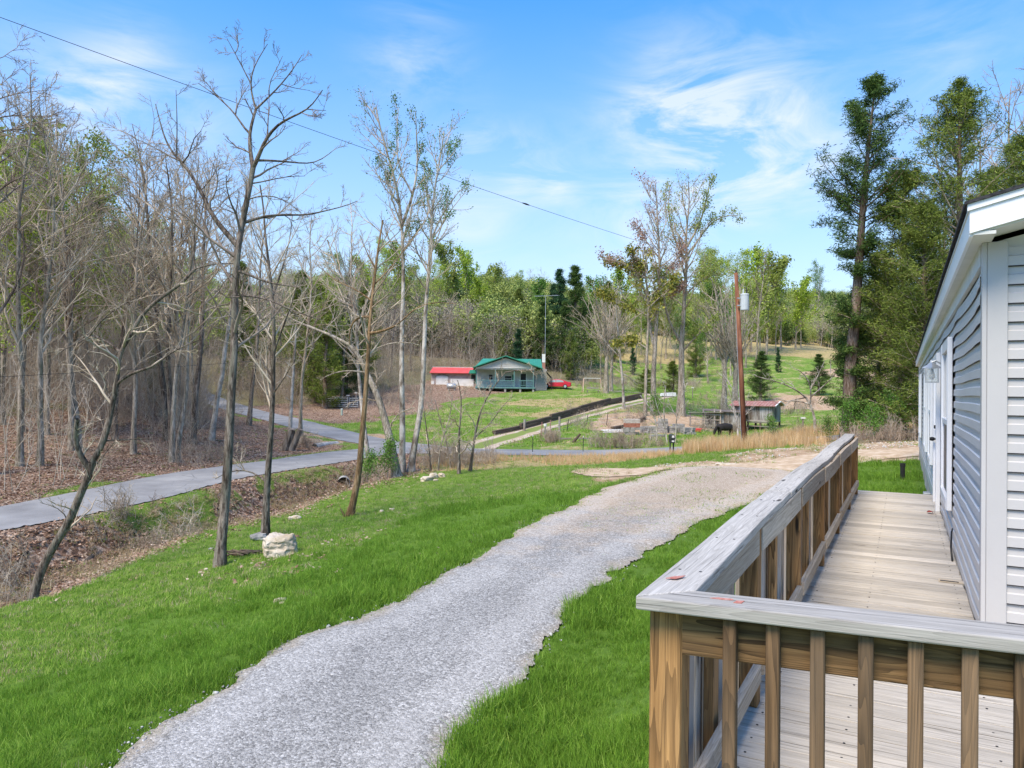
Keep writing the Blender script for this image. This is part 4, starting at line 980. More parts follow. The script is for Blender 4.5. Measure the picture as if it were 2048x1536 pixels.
# ------------------------------------------------------------------ scattering (one object, real geometry instanced by geometry nodes)
def scatter(name, variants, pts, rot, scl, vid, label=None, cat=None, zs=None):
    """variants: list of (verts, [faces...], material)"""
    vs, f3, f4, mi3, mi4, kid = [], [], [], [], [], []; n = 0; mats = []
    for k, (v, fs, mt) in enumerate(variants):
        mtl = list(mt) if isinstance(mt, (list, tuple)) else [mt] * len(fs)
        for mt in mtl:
            if mt not in mats: mats.append(mt)
        for f, mt in zip(fs, mtl):
            f = np.asarray(f) + n
            (f3 if f.shape[1] == 3 else f4).append(f); (mi3 if f.shape[1] == 3 else mi4).append(np.full(len(f), mats.index(mt)))
        vs.append(v); kid.append(np.full(len(v), k + 1)); n += len(v)
    vs.append(pts); kid.append(np.zeros(len(pts))); npt = len(pts)
    fl = ([np.concatenate(f4)] if f4 else []) + ([np.concatenate(f3)] if f3 else [])
    mi = np.concatenate(([np.concatenate(mi4)] if f4 else []) + ([np.concatenate(mi3)] if f3 else [])).astype(np.int32)
    me = mesh_np(name, np.concatenate(vs), fl, link=False)
    for mt in mats: me.materials.append(mt)
    me.polygons.foreach_set('material_index', mi)
    pad = lambda a, d=0.: np.r_[np.full(n, d), a].astype(np.float32)
    def fa(nm, a): t_ = me.attributes.new(nm, 'FLOAT', 'POINT'); t_.data.foreach_set('value', a.astype(np.float32))
    fa('kid', np.concatenate(kid)); fa('vid', pad(vid)); fa('scl', pad(scl, 1)); fa('zsc', pad(zs if zs is not None else scl, 1))
    for i, a in enumerate('xyz'): fa('r' + a, pad(rot[:, i]))
    o = obj(name, me); tag(o, label, cat, kind='stuff')
    g = bpy.data.node_groups.new(name + '_scatter', 'GeometryNodeTree'); g.is_modifier = True
    g.interface.new_socket('Geometry', in_out='INPUT', socket_type='NodeSocketGeometry'); g.interface.new_socket('Geometry', in_out='OUTPUT', socket_type='NodeSocketGeometry')
    N = g.nodes.new; Lk = g.links.new; gi = N('NodeGroupInput'); go_ = N('NodeGroupOutput'); jn = N('GeometryNodeJoinGeometry')
    def at(nm): a = N('GeometryNodeInputNamedAttribute'); a.data_type = 'FLOAT'; a.inputs['Name'].default_value = nm; return a.outputs['Attribute']
    def near_(sock, val):
        c = N('FunctionNodeCompare'); c.data_type = 'FLOAT'; c.operation = 'EQUAL'; Lk(sock, c.inputs[0]); c.inputs[1].default_value = val; c.inputs['Epsilon'].default_value = .25; return c.outputs[0]
    rv = N('ShaderNodeCombineXYZ'); [Lk(at('r' + a), rv.inputs[i]) for i, a in enumerate('xyz')]
    sv = N('ShaderNodeCombineXYZ'); Lk(at('scl'), sv.inputs[0]); Lk(at('scl'), sv.inputs[1]); Lk(at('zsc'), sv.inputs[2])
    for k in range(len(variants)):
        s1 = N('GeometryNodeSeparateGeometry'); s1.domain = 'POINT'; Lk(gi.outputs[0], s1.inputs[0]); Lk(near_(at('kid'), k + 1), s1.inputs['Selection'])
        an = N('FunctionNodeBooleanMath'); an.operation = 'AND'; Lk(near_(at('kid'), 0), an.inputs[0]); Lk(near_(at('vid'), k), an.inputs[1])
        s2 = N('GeometryNodeSeparateGeometry'); s2.domain = 'POINT'; Lk(gi.outputs[0], s2.inputs[0]); Lk(an.outputs[0], s2.inputs['Selection'])
        ip = N('GeometryNodeInstanceOnPoints'); Lk(s2.outputs[0], ip.inputs['Points']); Lk(s1.outputs[0], ip.inputs['Instance']); Lk(rv.outputs[0], ip.inputs['Rotation']); Lk(sv.outputs[0], ip.inputs['Scale'])
        Lk(ip.outputs[0], jn.inputs[0])
    Lk(jn.outputs[0], go_.inputs[0]); md = o.modifiers.new('scatter', 'NODES'); md.node_group = g
    return o
def sample(n, r0, r1, a0, a1, seed, power=0.):
    rg = np.random.default_rng(seed); a = np.radians(rg.uniform(a0, a1, n)); r = np.exp(rg.uniform(math.log(r0), math.log(r1), n))
    return np.c_[r * np.sin(a), r * np.cos(a)]
def clear_mask(xy, road=.1, drive=.0, creek=.2, dirt=-.3):
    m = sdf_road(xy) > road; m &= sdf_drive(xy) > drive; m &= sdf_creek(xy) > creek; m &= sdf_fard(xy) > -.3; m &= sdf_dirt(xy) > dirt
    u, v = xy @ D1[:2], xy @ D2[:2]
    m &= ~((u > 5.2) & (u < 27.6) & (v > .42)); m &= ~((u > 1.9) & (u < 12.9) & (v > -.80))
    return m
def blade_tuft(seed, nb, h, spread, wd, lean=.5, seg=2, droop=.35):
    rg = np.random.default_rng(seed); az = rg.uniform(0, 2 * PI, nb); rr = spread * np.sqrt(rg.uniform(0, 1, nb)); b = np.stack([rr * np.cos(az), rr * np.sin(az), np.zeros(nb) - .01], 1)
    hh = h * rg.uniform(.45, 1.15, nb); la = rg.uniform(0, 2 * PI, nb); ld = np.stack([np.cos(la), np.sin(la), 0 * la], 1); sd = np.stack([-np.sin(la), np.cos(la), 0 * la], 1); le = rg.uniform(.1, lean, nb)
    P = []; 
    for i in range(seg + 1):
        t = i / seg; c = b + ld * (hh * le * t ** 1.6)[:, None] + np.array([0, 0, 1.]) * (hh * (t - droop * le * t * t))[:, None]; ww = wd * (1 - t ** 1.5) + .0004
        P += [c - sd * ww, c + sd * ww]
    V_ = np.stack(P, 1); k = V_.shape[1]; base = np.arange(nb)[:, None] * k
    F_ = np.concatenate([base + np.array([[2 * i, 2 * i + 1, 2 * i + 3, 2 * i + 2]]) for i in range(seg)]); return V_.reshape(-1, 3), [F_]
G_LUSH = leafmat('lush_grass_blade', (.10, .20, .02), (.21, .38, .04), (.37, .53, .10), .45, .9)
G_LAWN = leafmat('lawn_grass_blade', (.14, .27, .03), (.22, .38, .045), (.36, .48, .10), .45, .7)
G_STRAW = leafmat('broomsedge_straw', (.52, .33, .15), (.70, .48, .25), (.80, .62, .38), .3, .7)
G_DEAD = leafmat('dead_grass_blade', (.30, .22, .12), (.46, .36, .22), (.58, .48, .33), .3, .7)
def zmask(xy, names, seed=1, sharp=1.):
    w_ = zones(xy); s = sum(w_[:, ZN.index(n)] for n in names); return np.random.default_rng(seed).uniform(0, 1, len(xy)) < s ** sharp
def put(name, variants, xy, vid, s0, s1, seed, tilt=.1, label=None, cat=None, zoff=0., sc=None):
    rg = np.random.default_rng(seed); n = len(xy); z = gz(xy[:, 0], xy[:, 1]) + zoff
    rot = np.c_[rg.normal(0, tilt, n), rg.normal(0, tilt, n), rg.uniform(0, 2 * PI, n)]; s = rg.uniform(s0, s1, n) * (sc if sc is not None else 1)
    return scatter(name, variants, np.c_[xy, z], rot, s, vid if vid is not None else rg.integers(0, len(variants), n), label, cat)
# near lawn: tall lush blades
xy = sample(95000, 2.2, 34, -48, 40, 11); u_, v_ = xy @ D1[:2], xy @ D2[:2]
xy = xy[clear_mask(xy, drive=.02 )]; xy = xy[zmask(xy, ['lush'], 2)]
xy = xy[fbm(xy, .55, 68, 2) < .62]
r_ = np.hypot(xy[:, 0], xy[:, 1]); patch = np.clip(.80 + .85 * fbm(xy, 1.1, 61, 3), .3, 1.5)
put('long_grass', [(*blade_tuft(s, 26, .17, .10, .0032, .9), G_LUSH) for s in range(3)] + [(*blade_tuft(9, 18, .15, .09, .003, .8), G_LAWN), (*blade_tuft(10, 10, .16, .08, .003, .9), G_DEAD)], xy, (np.random.default_rng(3).uniform(0, 3.0, len(xy)) + (fbm(xy, 1.1, 66, 3) > .30) * 1.0 + (fbm(xy, .7, 67, 3) > .42) * 1.0).astype(int), .6, 1.25, 4, .15, 'tall lush green grass on both sides of the gravel driveway', 'grass', sc=patch)
xy = sample(90000, 6, 62, -50, 40, 12); xy = xy[clear_mask(xy, drive=.05)]; w_ = zones(xy); k_ = np.random.default_rng(5).uniform(0, 1, len(xy)) < (w_[:, 1] + .55 * w_[:, 4] + .4 * w_[:, 5] + .10 * w_[:, 2] + .08 * w_[:, 3]); xy = xy[k_]
put('short_grass', [(*blade_tuft(s, 16, .085, .12, .004, .9), G_LAWN) for s in (20, 21)] + [(*blade_tuft(22, 12, .09, .1, .003, .9), G_DEAD), (*blade_tuft(23, 16, .10, .11, .004, .9), G_LUSH)], xy, np.random.default_rng(6).choice([0, 0, 1, 1, 1, 2, 3], len(xy)), .7, 1.5, 6, .15, 'thin yellow green grass on the bank towards the creek', 'grass')
rgx = np.random.default_rng(55); PC = ROADS['creek']; j = rgx.integers(0, len(PC), 5200); off = rgx.normal(0, 1.25, (5200, 2)); xy = PC[j, :2] + off
xy = xy[clear_mask(xy, road=.5, drive=.5, creek=.02)]; xy = xy[(fbm(xy, 1.4, 93, 3) > -.2)]
put('creek_bank_grass', [(*blade_tuft(60, 22, .30, .14, .006, 1.5, 2, .6), G_DEAD), (*blade_tuft(61, 18, .22, .14, .006, 1.6, 2, .7), G_DEAD), (*blade_tuft(62, 16, .14, .12, .005, 1.0), G_LAWN)], xy, rgx.choice([0, 0, 1, 1, 2], len(xy)), .5, 1.25, 56, .25, 'matted tan dead grass hanging over the creek bank', 'dry grass')
# weeds creeping into the driveway
xy = sample(60000, 4.5, 30, -30, 25, 13); sd_ = sdf_drive(xy); keep = (sd_ < .03) & (((sd_ > -.5 - 1.4 * (np.hypot(xy[:, 0], xy[:, 1]) > 13) * (xy @ D2[:2] > -6.1)) & (fbm(xy, .9, 71, 3) > .16 - .22 * (np.hypot(xy[:, 0], xy[:, 1]) > 15))) | ((fbm(xy, 1.3, 72, 3) > .52) & (np.hypot(xy[:, 0], xy[:, 1]) > 13))); xy = xy[keep]
put('driveway_weeds', [(*blade_tuft(30, 14, .05, .07, .005, 1.2), G_LAWN), (*blade_tuft(31, 14, .06, .07, .004, 1.2), G_LUSH)], xy, None, .6, 1.5, 7, .1, sc=np.clip(np.hypot(xy[:, 0], xy[:, 1]) / 11, .9, 2.0), label='patches of low green weeds growing in the gravel driveway', cat='weeds')
xy = sample(26000, 17, 60, -25, 34, 14); sd_ = sdf_dirt(xy); w_ = zones(xy); keep = clear_mask(xy, dirt=-2.) & (w_[:, 3] + .5 * (sd_ < 0) > .25) & (fbm(xy, 1.5, 73, 3) > .30); xy = xy[keep]
put('dirt_weeds', [(*blade_tuft(32, 16, .09, .12, .006, 1.1), G_LAWN), (*blade_tuft(33, 12, .14, .1, .004, .8), G_DEAD)], xy, None, .6, 1.4, 8, .1, 'green tufts and dry grass dotted over the tan dirt', 'weeds')
# broomsedge straw band
xy = sample(42000, 17, 62, -8, 36, 15); xy = xy[clear_mask(xy, dirt=.2)]; xy = xy[zmask(xy, ['straw'], 8, 1.4)]; xy = xy[fbm(xy, 2.5, 74, 3) > -.25 - .3 * (xy[:, 0] > 12)]
sc_ = np.where(xy[:, 0] * 1480 / xy[:, 1] + 1024 > 1370, 1.15, .5) 
put('broomsedge', [(*blade_tuft(s, 20, .62, .10, .006, .30, 2, .1), G_STRAW) for s in (40, 41)] + [(*blade_tuft(43, 16, .3, .1, .006, .5), G_LAWN)], xy, np.random.default_rng(9).choice([0, 0, 1, 1, 2], len(xy)), .55, 1.25, 9, .08, 'band of dry golden broomsedge grass beside the road', 'dry grass', sc=sc_)
# tufts on the pasture beyond
xy = sample(26000, 50, 240, -16, 34, 16); xy = xy[clear_mask(xy)]; xy = xy[zmask(xy, ['field', 'straw'], 12)]
put('pasture_grass', [(*blade_tuft(50, 12, .16, .35, .02, .9, 1), G_LAWN), (*blade_tuft(51, 12, .18, .35, .02, .9, 1), G_DEAD), (*blade_tuft(52, 12, .18, .35, .02, .9, 1), G_LUSH)], xy, np.random.default_rng(7).choice([0, 0, 0, 1, 2], len(xy)), .6, 1.5, 10, .1, 'rough pasture grass on the slope below the green roofed house', 'grass')
# leaf litter
def dry_leaf(seed):
    rg = np.random.default_rng(seed); V_, F_ = [], []
    for i in range(9):
        c = np.r_[rg.normal(0, .13, 2), rg.uniform(.005, .03)]; a = rg.uniform(0, 2 * PI); d = np.array([math.cos(a), math.sin(a), rg.normal(0, .3)]) * .055; e = np.array([-math.sin(a), math.cos(a), rg.normal(0, .4)]) * .032
        V_ += [c - d, c - e, c + d, c + e]; F_.append([4 * i, 4 * i + 1, 4 * i + 2, 4 * i + 3])
    return np.array(V_), [np.array(F_)]
D_L1 = leafmat('dry_leaf_brown', (.16, .09, .06), (.29, .175, .115), (.42, .29, .21), .1, 2.); D_L2 = leafmat('dry_leaf_tan', (.26, .175, .12), (.40, .29, .21), (.52, .42, .33), .1, 2.)
xy = sample(60000, 13, 85, -50, -5, 17); xy = xy[clear_mask(xy, drive=.2)]; xy = xy[zmask(xy, ['leaf'], 13, .7)]
put('leaf_litter', [(*dry_leaf(1), D_L1), (*dry_leaf(2), D_L1), (*dry_leaf(3), D_L2)], xy, None, .5, 1.05, 14, .2, 'brown and tan fallen leaves covering the wooded bank', 'leaf litter')
# loose stones
def stone_np(seed, k=1):
    rg = np.random.default_rng(seed); bm_v = []
    t = (1 + 5 ** .5) / 2; v = np.array([[-1, t, 0], [1, t, 0], [-1, -t, 0], [1, -t, 0], [0, -1, t], [0, 1, t], [0, -1, -t], [0, 1, -t], [t, 0, -1], [t, 0, 1], [-t, 0, -1], [-t, 0, 1]]) / 1.9
    f = np.array([[0, 11, 5], [0, 5, 1], [0, 1, 7], [0, 7, 10], [0, 10, 11], [1, 5, 9], [5, 11, 4], [11, 10, 2], [10, 7, 6], [7, 1, 8], [3, 9, 4], [3, 4, 2], [3, 2, 6], [3, 6, 8], [3, 8, 9], [4, 9, 5], [2, 4, 11], [6, 2, 10], [8, 6, 7], [9, 8, 1]])
    v = v * rg.uniform(.65, 1.2, (12, 1)) * np.array([1.1, .85, .6]); return v, [f]
M_PEB1 = mottled('grey_gravel_stone', (.18, .177, .17), (.36, .352, .34), 6, .9, which='World'); M_PEB2 = mottled('pale_gravel_stone', (.42, .41, .39), (.60, .585, .56), 6, .9, which='World'); M_PEB3 = mottled('tan_stone', (.42, .33, .22), (.62, .52, .40), 3, .9, which='World')
xy = sample(42000, 3.8, 20, -36, 22, 18); xy = xy[sdf_drive(xy) < .02 + .10 * np.random.default_rng(2).normal(size=len(xy))]
rgx = np.random.default_rng(19); put('gravel_stones', [(*stone_np(1), M_PEB1), (*stone_np(2), M_PEB1), (*stone_np(3), M_PEB2)], xy, rgx.choice([0, 0, 1, 1, 2], len(xy)), .007, .019, 20, .5, 'loose grey and pale crushed stones on the driveway surface', 'gravel', zoff=.036, sc=1 + 1.1 * (rgx.uniform(size=len(xy)) < .06))
xy = sample(20000, 17, 48, -12, 34, 21); w_ = zones(xy); xy = xy[(clear_mask(xy, dirt=.2)) & (w_[:, 3] > .5) & (fbm(xy, 2.2, 76, 3) > .0)]
put('rubble_stones', [(*stone_np(4), M_PEB3), (*stone_np(5), M_PEB3), (*stone_np(6), M_PEB2)], xy, None, .012, .05, 22, .5, 'tan broken stones strewn over the dirt bank', 'stones', zoff=.01)
# ------------------------------------------------------------------ hero trees: limbs laid out in space from a base point
def hero(dep, limbs, seed, spread=.22, smooth=3):
    """limbs: [(points[(px,py)], r0px, r1px)]; each limb leaves the nearest earlier one and wanders in depth"""
    rg = np.random.default_rng(seed); done = []; out = []; base = None
    for li, L in enumerate(limbs):
        pts, ra, rb = L[:3]; dd = L[3] if len(L) > 3 else None
        P2 = np.array(pts, float); n = len(P2)
        seg = np.r_[0, np.cumsum(np.hypot(*np.diff(P2, axis=0).T))]; m_ = max(4, int(seg[-1] / 16)); s = np.linspace(0, seg[-1], m_ + 1)
        q = np.c_[np.interp(s, seg, P2[:, 0]), np.interp(s, seg, P2[:, 1])]
        for _ in range(smooth if m_ > 5 else 1): q[1:-1] = (q[:-2] + 2 * q[1:-1] + q[2:]) / 4
        if li == 0: d0 = dep
        else:
            A = np.concatenate(done); j = np.hypot(A[:, 0] - q[0, 0], A[:, 1] - q[0, 1]).argmin(); d0 = A[j, 2]; off = A[j, :2] - q[0]; q += off[None] * (1 - np.linspace(0, 1, len(q)) ** .5)[:, None] if np.hypot(*off) < 14 and not (len(L) > 4) else 0
            if len(L) > 4: d0 = L[4]
        Lm = seg[-1] / FPX * dep; dz = dd if dd is not None else (rg.uniform(-1, 1) * spread * Lm * (2.2 if li else .1))
        t = s / seg[-1]; dv = d0 + dz * t + np.cumsum(rg.normal(0, .012 * Lm / len(t) ** .5, len(t)))
        done.append(np.c_[q, dv]); P = np.array([Dp(x, y, z) for (x, y), z in zip(q, dv)])
        R = .86 * (ra + (rb - ra) * t ** .8) / FPX * dep
        if li == 0:
            g_ = g1(P[0, 0], P[0, 1]); base = np.array([P[0, 0], P[0, 1], g_]); P[0, 2] = g_ - .15
            R[0] *= 1.45; R[1] *= 1.12
        out.append((P, R))
    return base, [((P - base)[None], R[None]) for P, R in out]
def hero_tree(name, dep, limbs, seed, bk, tk, lm=None, label='', cat='tree', group=None, lm2=None, **kw):
    base, tr = hero(dep, limbs, seed)
    H = kw.pop('H', 10); T, W, L = make_tree(seed, H=H, trunks=tr, **kw)
    r = empty(name, base); tag(r, label, cat, group)
    obj('trunk', T.mesh('trunk', bk, True), r)
    if W.n: obj('branches', W.mesh('branches', tk), r)
    if L.n: obj('leaves', L.mesh('leaves', lm), r)
    return r
hero_tree('bare_tree', 18.0, [
    ([(440, 1118), (446, 1050), (455, 940), (462, 800), (468, 700), (470, 600), (473, 520), (480, 470), (490, 420), (498, 380), (506, 336)], 13, 6.5),
    ([(506, 336), (497, 282), (499, 255), (511, 227), (512, 218)], 5.5, 3.2), ([(512, 218), (502, 190), (499, 168), (502, 140), (535, 88)], 2.8, .8), ([(499, 168), (484, 134), (470, 108), (454, 77)], 1.8, .6),
    ([(470, 108), (480, 90), (471, 70)], 1.2, .5), ([(512, 218), (539, 193), (561, 171), (589, 136), (604, 110)], 2.8, .8), ([(539, 193), (537, 166), (556, 134), (565, 112)], 1.5, .6), ([(561, 173), (590, 178), (620, 181)], 1.2, .5),
    ([(506, 336), (519, 316), (524, 286), (539, 268), (554, 247), (586, 232), (619, 221), (645, 180)], 5.5, .8), ([(619, 221), (652, 221)], 1.2, .5), ([(537, 268), (537, 227), (540, 205), (537, 180)], 2, .6),
    ([(519, 316), (563, 320), (597, 323), (626, 331), (652, 314), (670, 298)], 3.2, .7), ([(493, 273), (478, 253), (471, 231), (430, 190), (396, 166)], 3, .7), ([(471, 231), (474, 208), (497, 171)], 1.6, .7), ([(434, 193), (420, 175), (412, 163)], 1.2, .5),
    ([(472, 487), (466, 478), (441, 454), (417, 421), (404, 384), (394, 370), (372, 329), (345, 310), (328, 277), (311, 208)], 7.0, .9), ([(372, 329), (382, 320), (387, 273), (402, 262)], 2.2, .7), ([(352, 312), (354, 245), (352, 180)], 2, .6), ([(417, 425), (390, 400), (355, 388), (325, 380)], 1.6, .5),
    ([(404, 384), (430, 350), (440, 320)], 1.6, .5), ([(489, 452), (525, 435), (573, 431), (622, 433), (650, 421), (689, 415), (715, 402)], 4, .8), ([(570, 432), (592, 446)], 1.2, .5), ([(500, 395), (540, 384), (575, 400), (596, 420)], 2, .6), ([(505, 368), (540, 362), (565, 352), (610, 352)], 2, .6),
    ([(476, 537), (495, 540), (515, 558), (544, 567), (593, 573)], 4, 1.2), ([(475, 594), (515, 593), (545, 602), (580, 620), (640, 640)], 3.2, 1), ([(464, 545), (440, 570), (436, 590)], 1.6, .6), ([(462, 690), (500, 650), (530, 600)], 1.6, .6)],
    101, B_DARK, B_TWIGD, H=11, crown0=.45, n1=7, n2=7, n3=5, len1=.35, tw=.0035, up=.06, wob=.16, label='tall dark bare tree with a forked crown, its foot just left of the big boulder')
hero_tree('leaning_tree', 18.6, [
    ([(63, 1206), (79, 1146), (105, 1095), (137, 1047), (150, 1016), (164, 978), (182, 948), (184, 925)], 11, 8.5), ([(180, 935), (165, 918), (150, 895), (149, 860), (155, 838)], 7, 5),
    ([(184, 925), (208, 886), (219, 842), (226, 800), (236, 763), (234, 732), (239, 702), (267, 664), (273, 640), (314, 599), (355, 575), (390, 538)], 7.5, 3.6), ([(390, 538), (409, 532), (440, 526), (470, 527)], 2.2, .8), ([(390, 538), (386, 480), (395, 420), (388, 380)], 2.4, .7),
    ([(239, 702), (222, 688), (204, 676), (180, 671)], 4, 2), ([(180, 671), (150, 690), (120, 700), (104, 720)], 2, .8), ([(236, 763), (255, 744), (285, 735), (308, 736), (330, 710), (359, 695), (403, 678)], 4.2, 1), ([(180, 671), (200, 640), (235, 615), (275, 594)], 2.2, .7),
    ([(215, 800), (200, 770), (203, 735), (230, 800)], 1.5, .6), ([(137, 1045), (128, 1020), (105, 1012), (80, 1005)], 1.6, .6), ([(208, 886), (240, 880), (290, 878), (304, 878)], 1.8, .7), ([(219, 842), (190, 850), (165, 838), (150, 860)], 1.5, .7), ([(190, 940), (215, 905), (240, 870)], 1.5, .6)],
    102, B_DARK, B_TWIG, H=9, crown0=.45, n1=10, n2=6, n3=4, len1=.4, tw=.0035, up=.02, wob=.2, label='crooked dark tree leaning right over the road from the creek bank at the left edge')
hero_tree('bare_tree', 21.5, [([(531, 1046), (534, 970), (540, 894), (544, 830), (546, 772), (547, 711), (548, 650), (545, 590), (538, 530), (530, 470), (528, 420), (520, 370)], 9.0, 1.5),
    ([(529, 957), (510, 940), (488, 935), (458, 939), (430, 958)], 2.5, .8), ([(488, 935), (478, 920), (470, 900)], 1.2, .5), ([(546, 760), (520, 720), (500, 690), (480, 640), (470, 590)], 2.6, .7), ([(547, 700), (570, 640), (590, 590), (600, 540)], 2.8, .7), ([(545, 600), (565, 540), (580, 480), (585, 430)], 2.6, .7), ([(538, 530), (515, 490), (500, 440)], 2, .6), ([(546, 790), (580, 740), (600, 700)], 2, .6)],
    103, B_DARK, B_TWIG, H=10, crown0=.3, n1=14, n2=8, n3=5, len1=.35, tw=.0035, label='slim dark bare tree standing behind the boulder, right of the tall forked tree')
hero_tree('bent_tree', 24.5, [([(698, 1040), (712, 980), (720, 930), (722, 890), (728, 830), (733, 760), (737, 700), (740, 640), (745, 590), (751, 540), (757, 490), (766, 440)], 9, 2),
    ([(739, 672), (765, 664), (790, 655), (806, 640), (812, 634)], 4.2, 1.2), ([(812, 634), (830, 612), (870, 603), (915, 608)], 1.8, .6), ([(740, 640), (720, 626), (695, 652), (700, 690)], 4.0, 1.2), ([(747, 570), (775, 545), (800, 510), (830, 470)], 2.2, .6), ([(751, 540), (735, 510), (720, 470)], 2, .6), ([(745, 600), (700, 570), (660, 560), (640, 530)], 2.2, .6)],
    104, B_BROWN, B_TWIG, H=9, crown0=.45, n1=11, n2=8, n3=5, len1=.35, tw=.0035, label='bent orange brown tree with a tuft of shoots round its foot')
hero_tree('pale_tree', 43, [([(740, 935), (730, 870), (722, 800), (716, 730), (714, 660), (708, 610), (690, 560), (670, 530), (655, 480)], 6.0, 1.6), ([(714, 660), (722, 630), (740, 590), (755, 540), (758, 480)], 3.5, .8), ([(708, 610), (680, 600), (640, 560)], 2.4, .7), ([(716, 640), (700, 560), (702, 500), (705, 450), (700, 400)], 3, .8)],
    105, B_PALE, B_TWIG, H=16, crown0=.4, n1=22, n2=7, n3=5, len1=.34, tw=.006, label='tree with pale blotched trunk behind the bent orange brown tree')
CL = 'clump of trees by the culvert'
hero_tree('sycamore', 37, [([(804, 938), (805, 850), (803, 750), (804, 650), (807, 560), (806, 508), (804, 454), (800, 411), (788, 350), (772, 300), (757, 243), (752, 215)], 8, 1.6), ([(804, 454), (829, 383), (836, 329), (833, 268), (831, 222)], 4, .9), ([(829, 383), (800, 340), (793, 280), (797, 215)], 2.4, .7), ([(806, 508), (830, 470), (850, 440)], 2, .7), ([(797, 405), (770, 380), (745, 330)], 2, .6)],
    106, B_PALE, B_TWIG, L_MID, H=17, crown0=.55, n1=20, n2=8, n3=5, len1=.24, tw=.0055, up=.14, leafn=1700, leafsz=.045, leafcr=.12, leafmul=2, label='tallest pale trunked tree with fine new leaves, middle of the clump behind the rocks', group=None)
hero_tree('sycamore', 37.5, [([(821, 942), (832, 870), (840, 830), (845, 780), (848, 700), (851, 620), (856, 560), (861, 480), (863, 454), (867, 393), (876, 336), (885, 293), (888, 262)], 8, 1.4), ([(861, 480), (880, 430), (905, 400), (920, 380)], 3, .7), ([(864, 440), (850, 380), (848, 330)], 2.4, .7), ([(876, 336), (895, 320), (912, 300)], 1.8, .6)],
    107, B_PALE, B_TWIG, L_MID, H=17, crown0=.5, n1=22, n2=8, n3=5, len1=.24, tw=.0055, up=.14, leafn=1700, leafsz=.045, leafcr=.12, leafmul=2, label='pale trunked tree leaning slightly right, nearest the red roofed shed in its clump')
hero_tree('bare_tree', 35.5, [([(795, 962), (788, 920), (781, 882), (770, 840), (759, 801), (746, 770), (734, 748), (720, 712), (700, 691)], 12, 5), ([(700, 691), (660, 668), (620, 655), (585, 640), (560, 625)], 4.5, 1.5), ([(775, 860), (786, 830), (798, 822), (830, 815)], 2.4, .9), ([(734, 748), (700, 740), (660, 745), (640, 760)], 2.5, .8), ([(700, 691), (705, 650), (690, 600)], 3, .8), ([(640, 662), (600, 640), (560, 660), (520, 640)], 2.4, .7), ([(720, 712), (760, 690), (800, 680), (840, 690)], 2.4, .7)],
    108, B_GREY, B_TWIG, H=12, crown0=.5, n1=12, n2=8, n3=5, len1=.4, tw=.005, up=.0, wob=.2, label='thick brown trunk leaning left over the road in front of the pale trunks')
# saplings right of the clump
for i, (x, pts) in enumerate([(918, [(918, 944), (917, 880), (921, 830), (925, 790), (915, 760)]), (938, [(940, 940), (950, 870), (960, 820), (975, 790), (1010, 745)]), (862, [(862, 945), (858, 890), (850, 840), (846, 800)]), (880, [(876, 935), (882, 880), (900, 840), (905, 790)]), (900, [(902, 940), (893, 880), (882, 850), (870, 800)])]):
    big = i == 1
    hero_tree('sapling', 35 + i * .8, [(pts, 3.8 if i < 2 else 2, .8)] + ([([(1010, 745), (1060, 735), (1090, 745), (1095, 765)], 1.6, .5), ([(950, 870), (980, 850), (1010, 800), (1030, 790)], 1.6, .5)] if big else []), 120 + i, B_DARK if i < 3 else B_GREY, B_TWIG, H=9, crown0=.12, n1=22, n2=8, n3=5, len1=.36, tw=.0045, wob=.3, up=0.0, spread1=(.5, 1.2), label=['dark upright sapling just left of the leaning sapling before the road', 'dark sapling whose long branch leans right across the view of the porch', 'thin grey sapling beside the pale trunks', 'thin forked sapling tangled among the brush left of the dark upright one', 'thin sapling leaning left in the brush behind the road edge rocks'][i])
# pair of tall trees by the farm track
hero_tree('tall_tree', 78, [([(1308, 828), (1306, 760), (1309, 710), (1314, 628), (1320, 560), (1318, 491), (1314, 423), (1311, 368)], 7.2, 1), ([(1298, 604), (1268, 532), (1232, 519), (1205, 519)], 2.6, 1, None, 78), ([(1306, 700), (1296, 660), (1300, 604), (1290, 560), (1285, 500)], 4, 1.2), ([(1320, 560), (1350, 520), (1375, 490)], 2.2, .8), ([(1317, 520), (1290, 480), (1265, 450)], 2.2, .7), ([(1320, 600), (1340, 590), (1362, 575)], 2.2, .7)],
    130, B_GREY, B_TWIG, L_RUST, H=22, crown0=.48, n1=26, n2=8, n3=4, len1=.26, tw=.009, leafn=2300, leafsz=.10, leafcr=.25, leafmul=2, label='tall pale trunked tree with rust coloured new leaves beside the farm track', group=None)
hero_tree('tall_tree', 80, [([(1362, 818), (1363, 740), (1363, 683), (1369, 601), (1374, 505), (1371, 464), (1380, 409), (1377, 366)], 9, 1), ([(1382, 505), (1396, 486), (1415, 453), (1440, 428), (1475, 431)], 2.6, .8), ([(1375, 520), (1345, 470), (1335, 410), (1340, 370)], 3, .8), ([(1374, 500), (1405, 440), (1415, 390), (1420, 360)], 3, .8), ([(1363, 683), (1340, 650), (1325, 600), (1335, 540)], 4, 1.2), ([(1369, 590), (1400, 560), (1440, 545)], 2.4, .7), ([(1363, 700), (1395, 670), (1420, 640)], 3, .9)],
    131, B_GREY, B_TWIG, L_BUD, H=22, crown0=.42, n1=28, n2=8, n3=4, len1=.26, tw=.009, leafn=3300, leafsz=.10, leafcr=.25, leafmul=2, label='tall thick trunked tree with yellow green new leaves and roots on the bank', group=None)
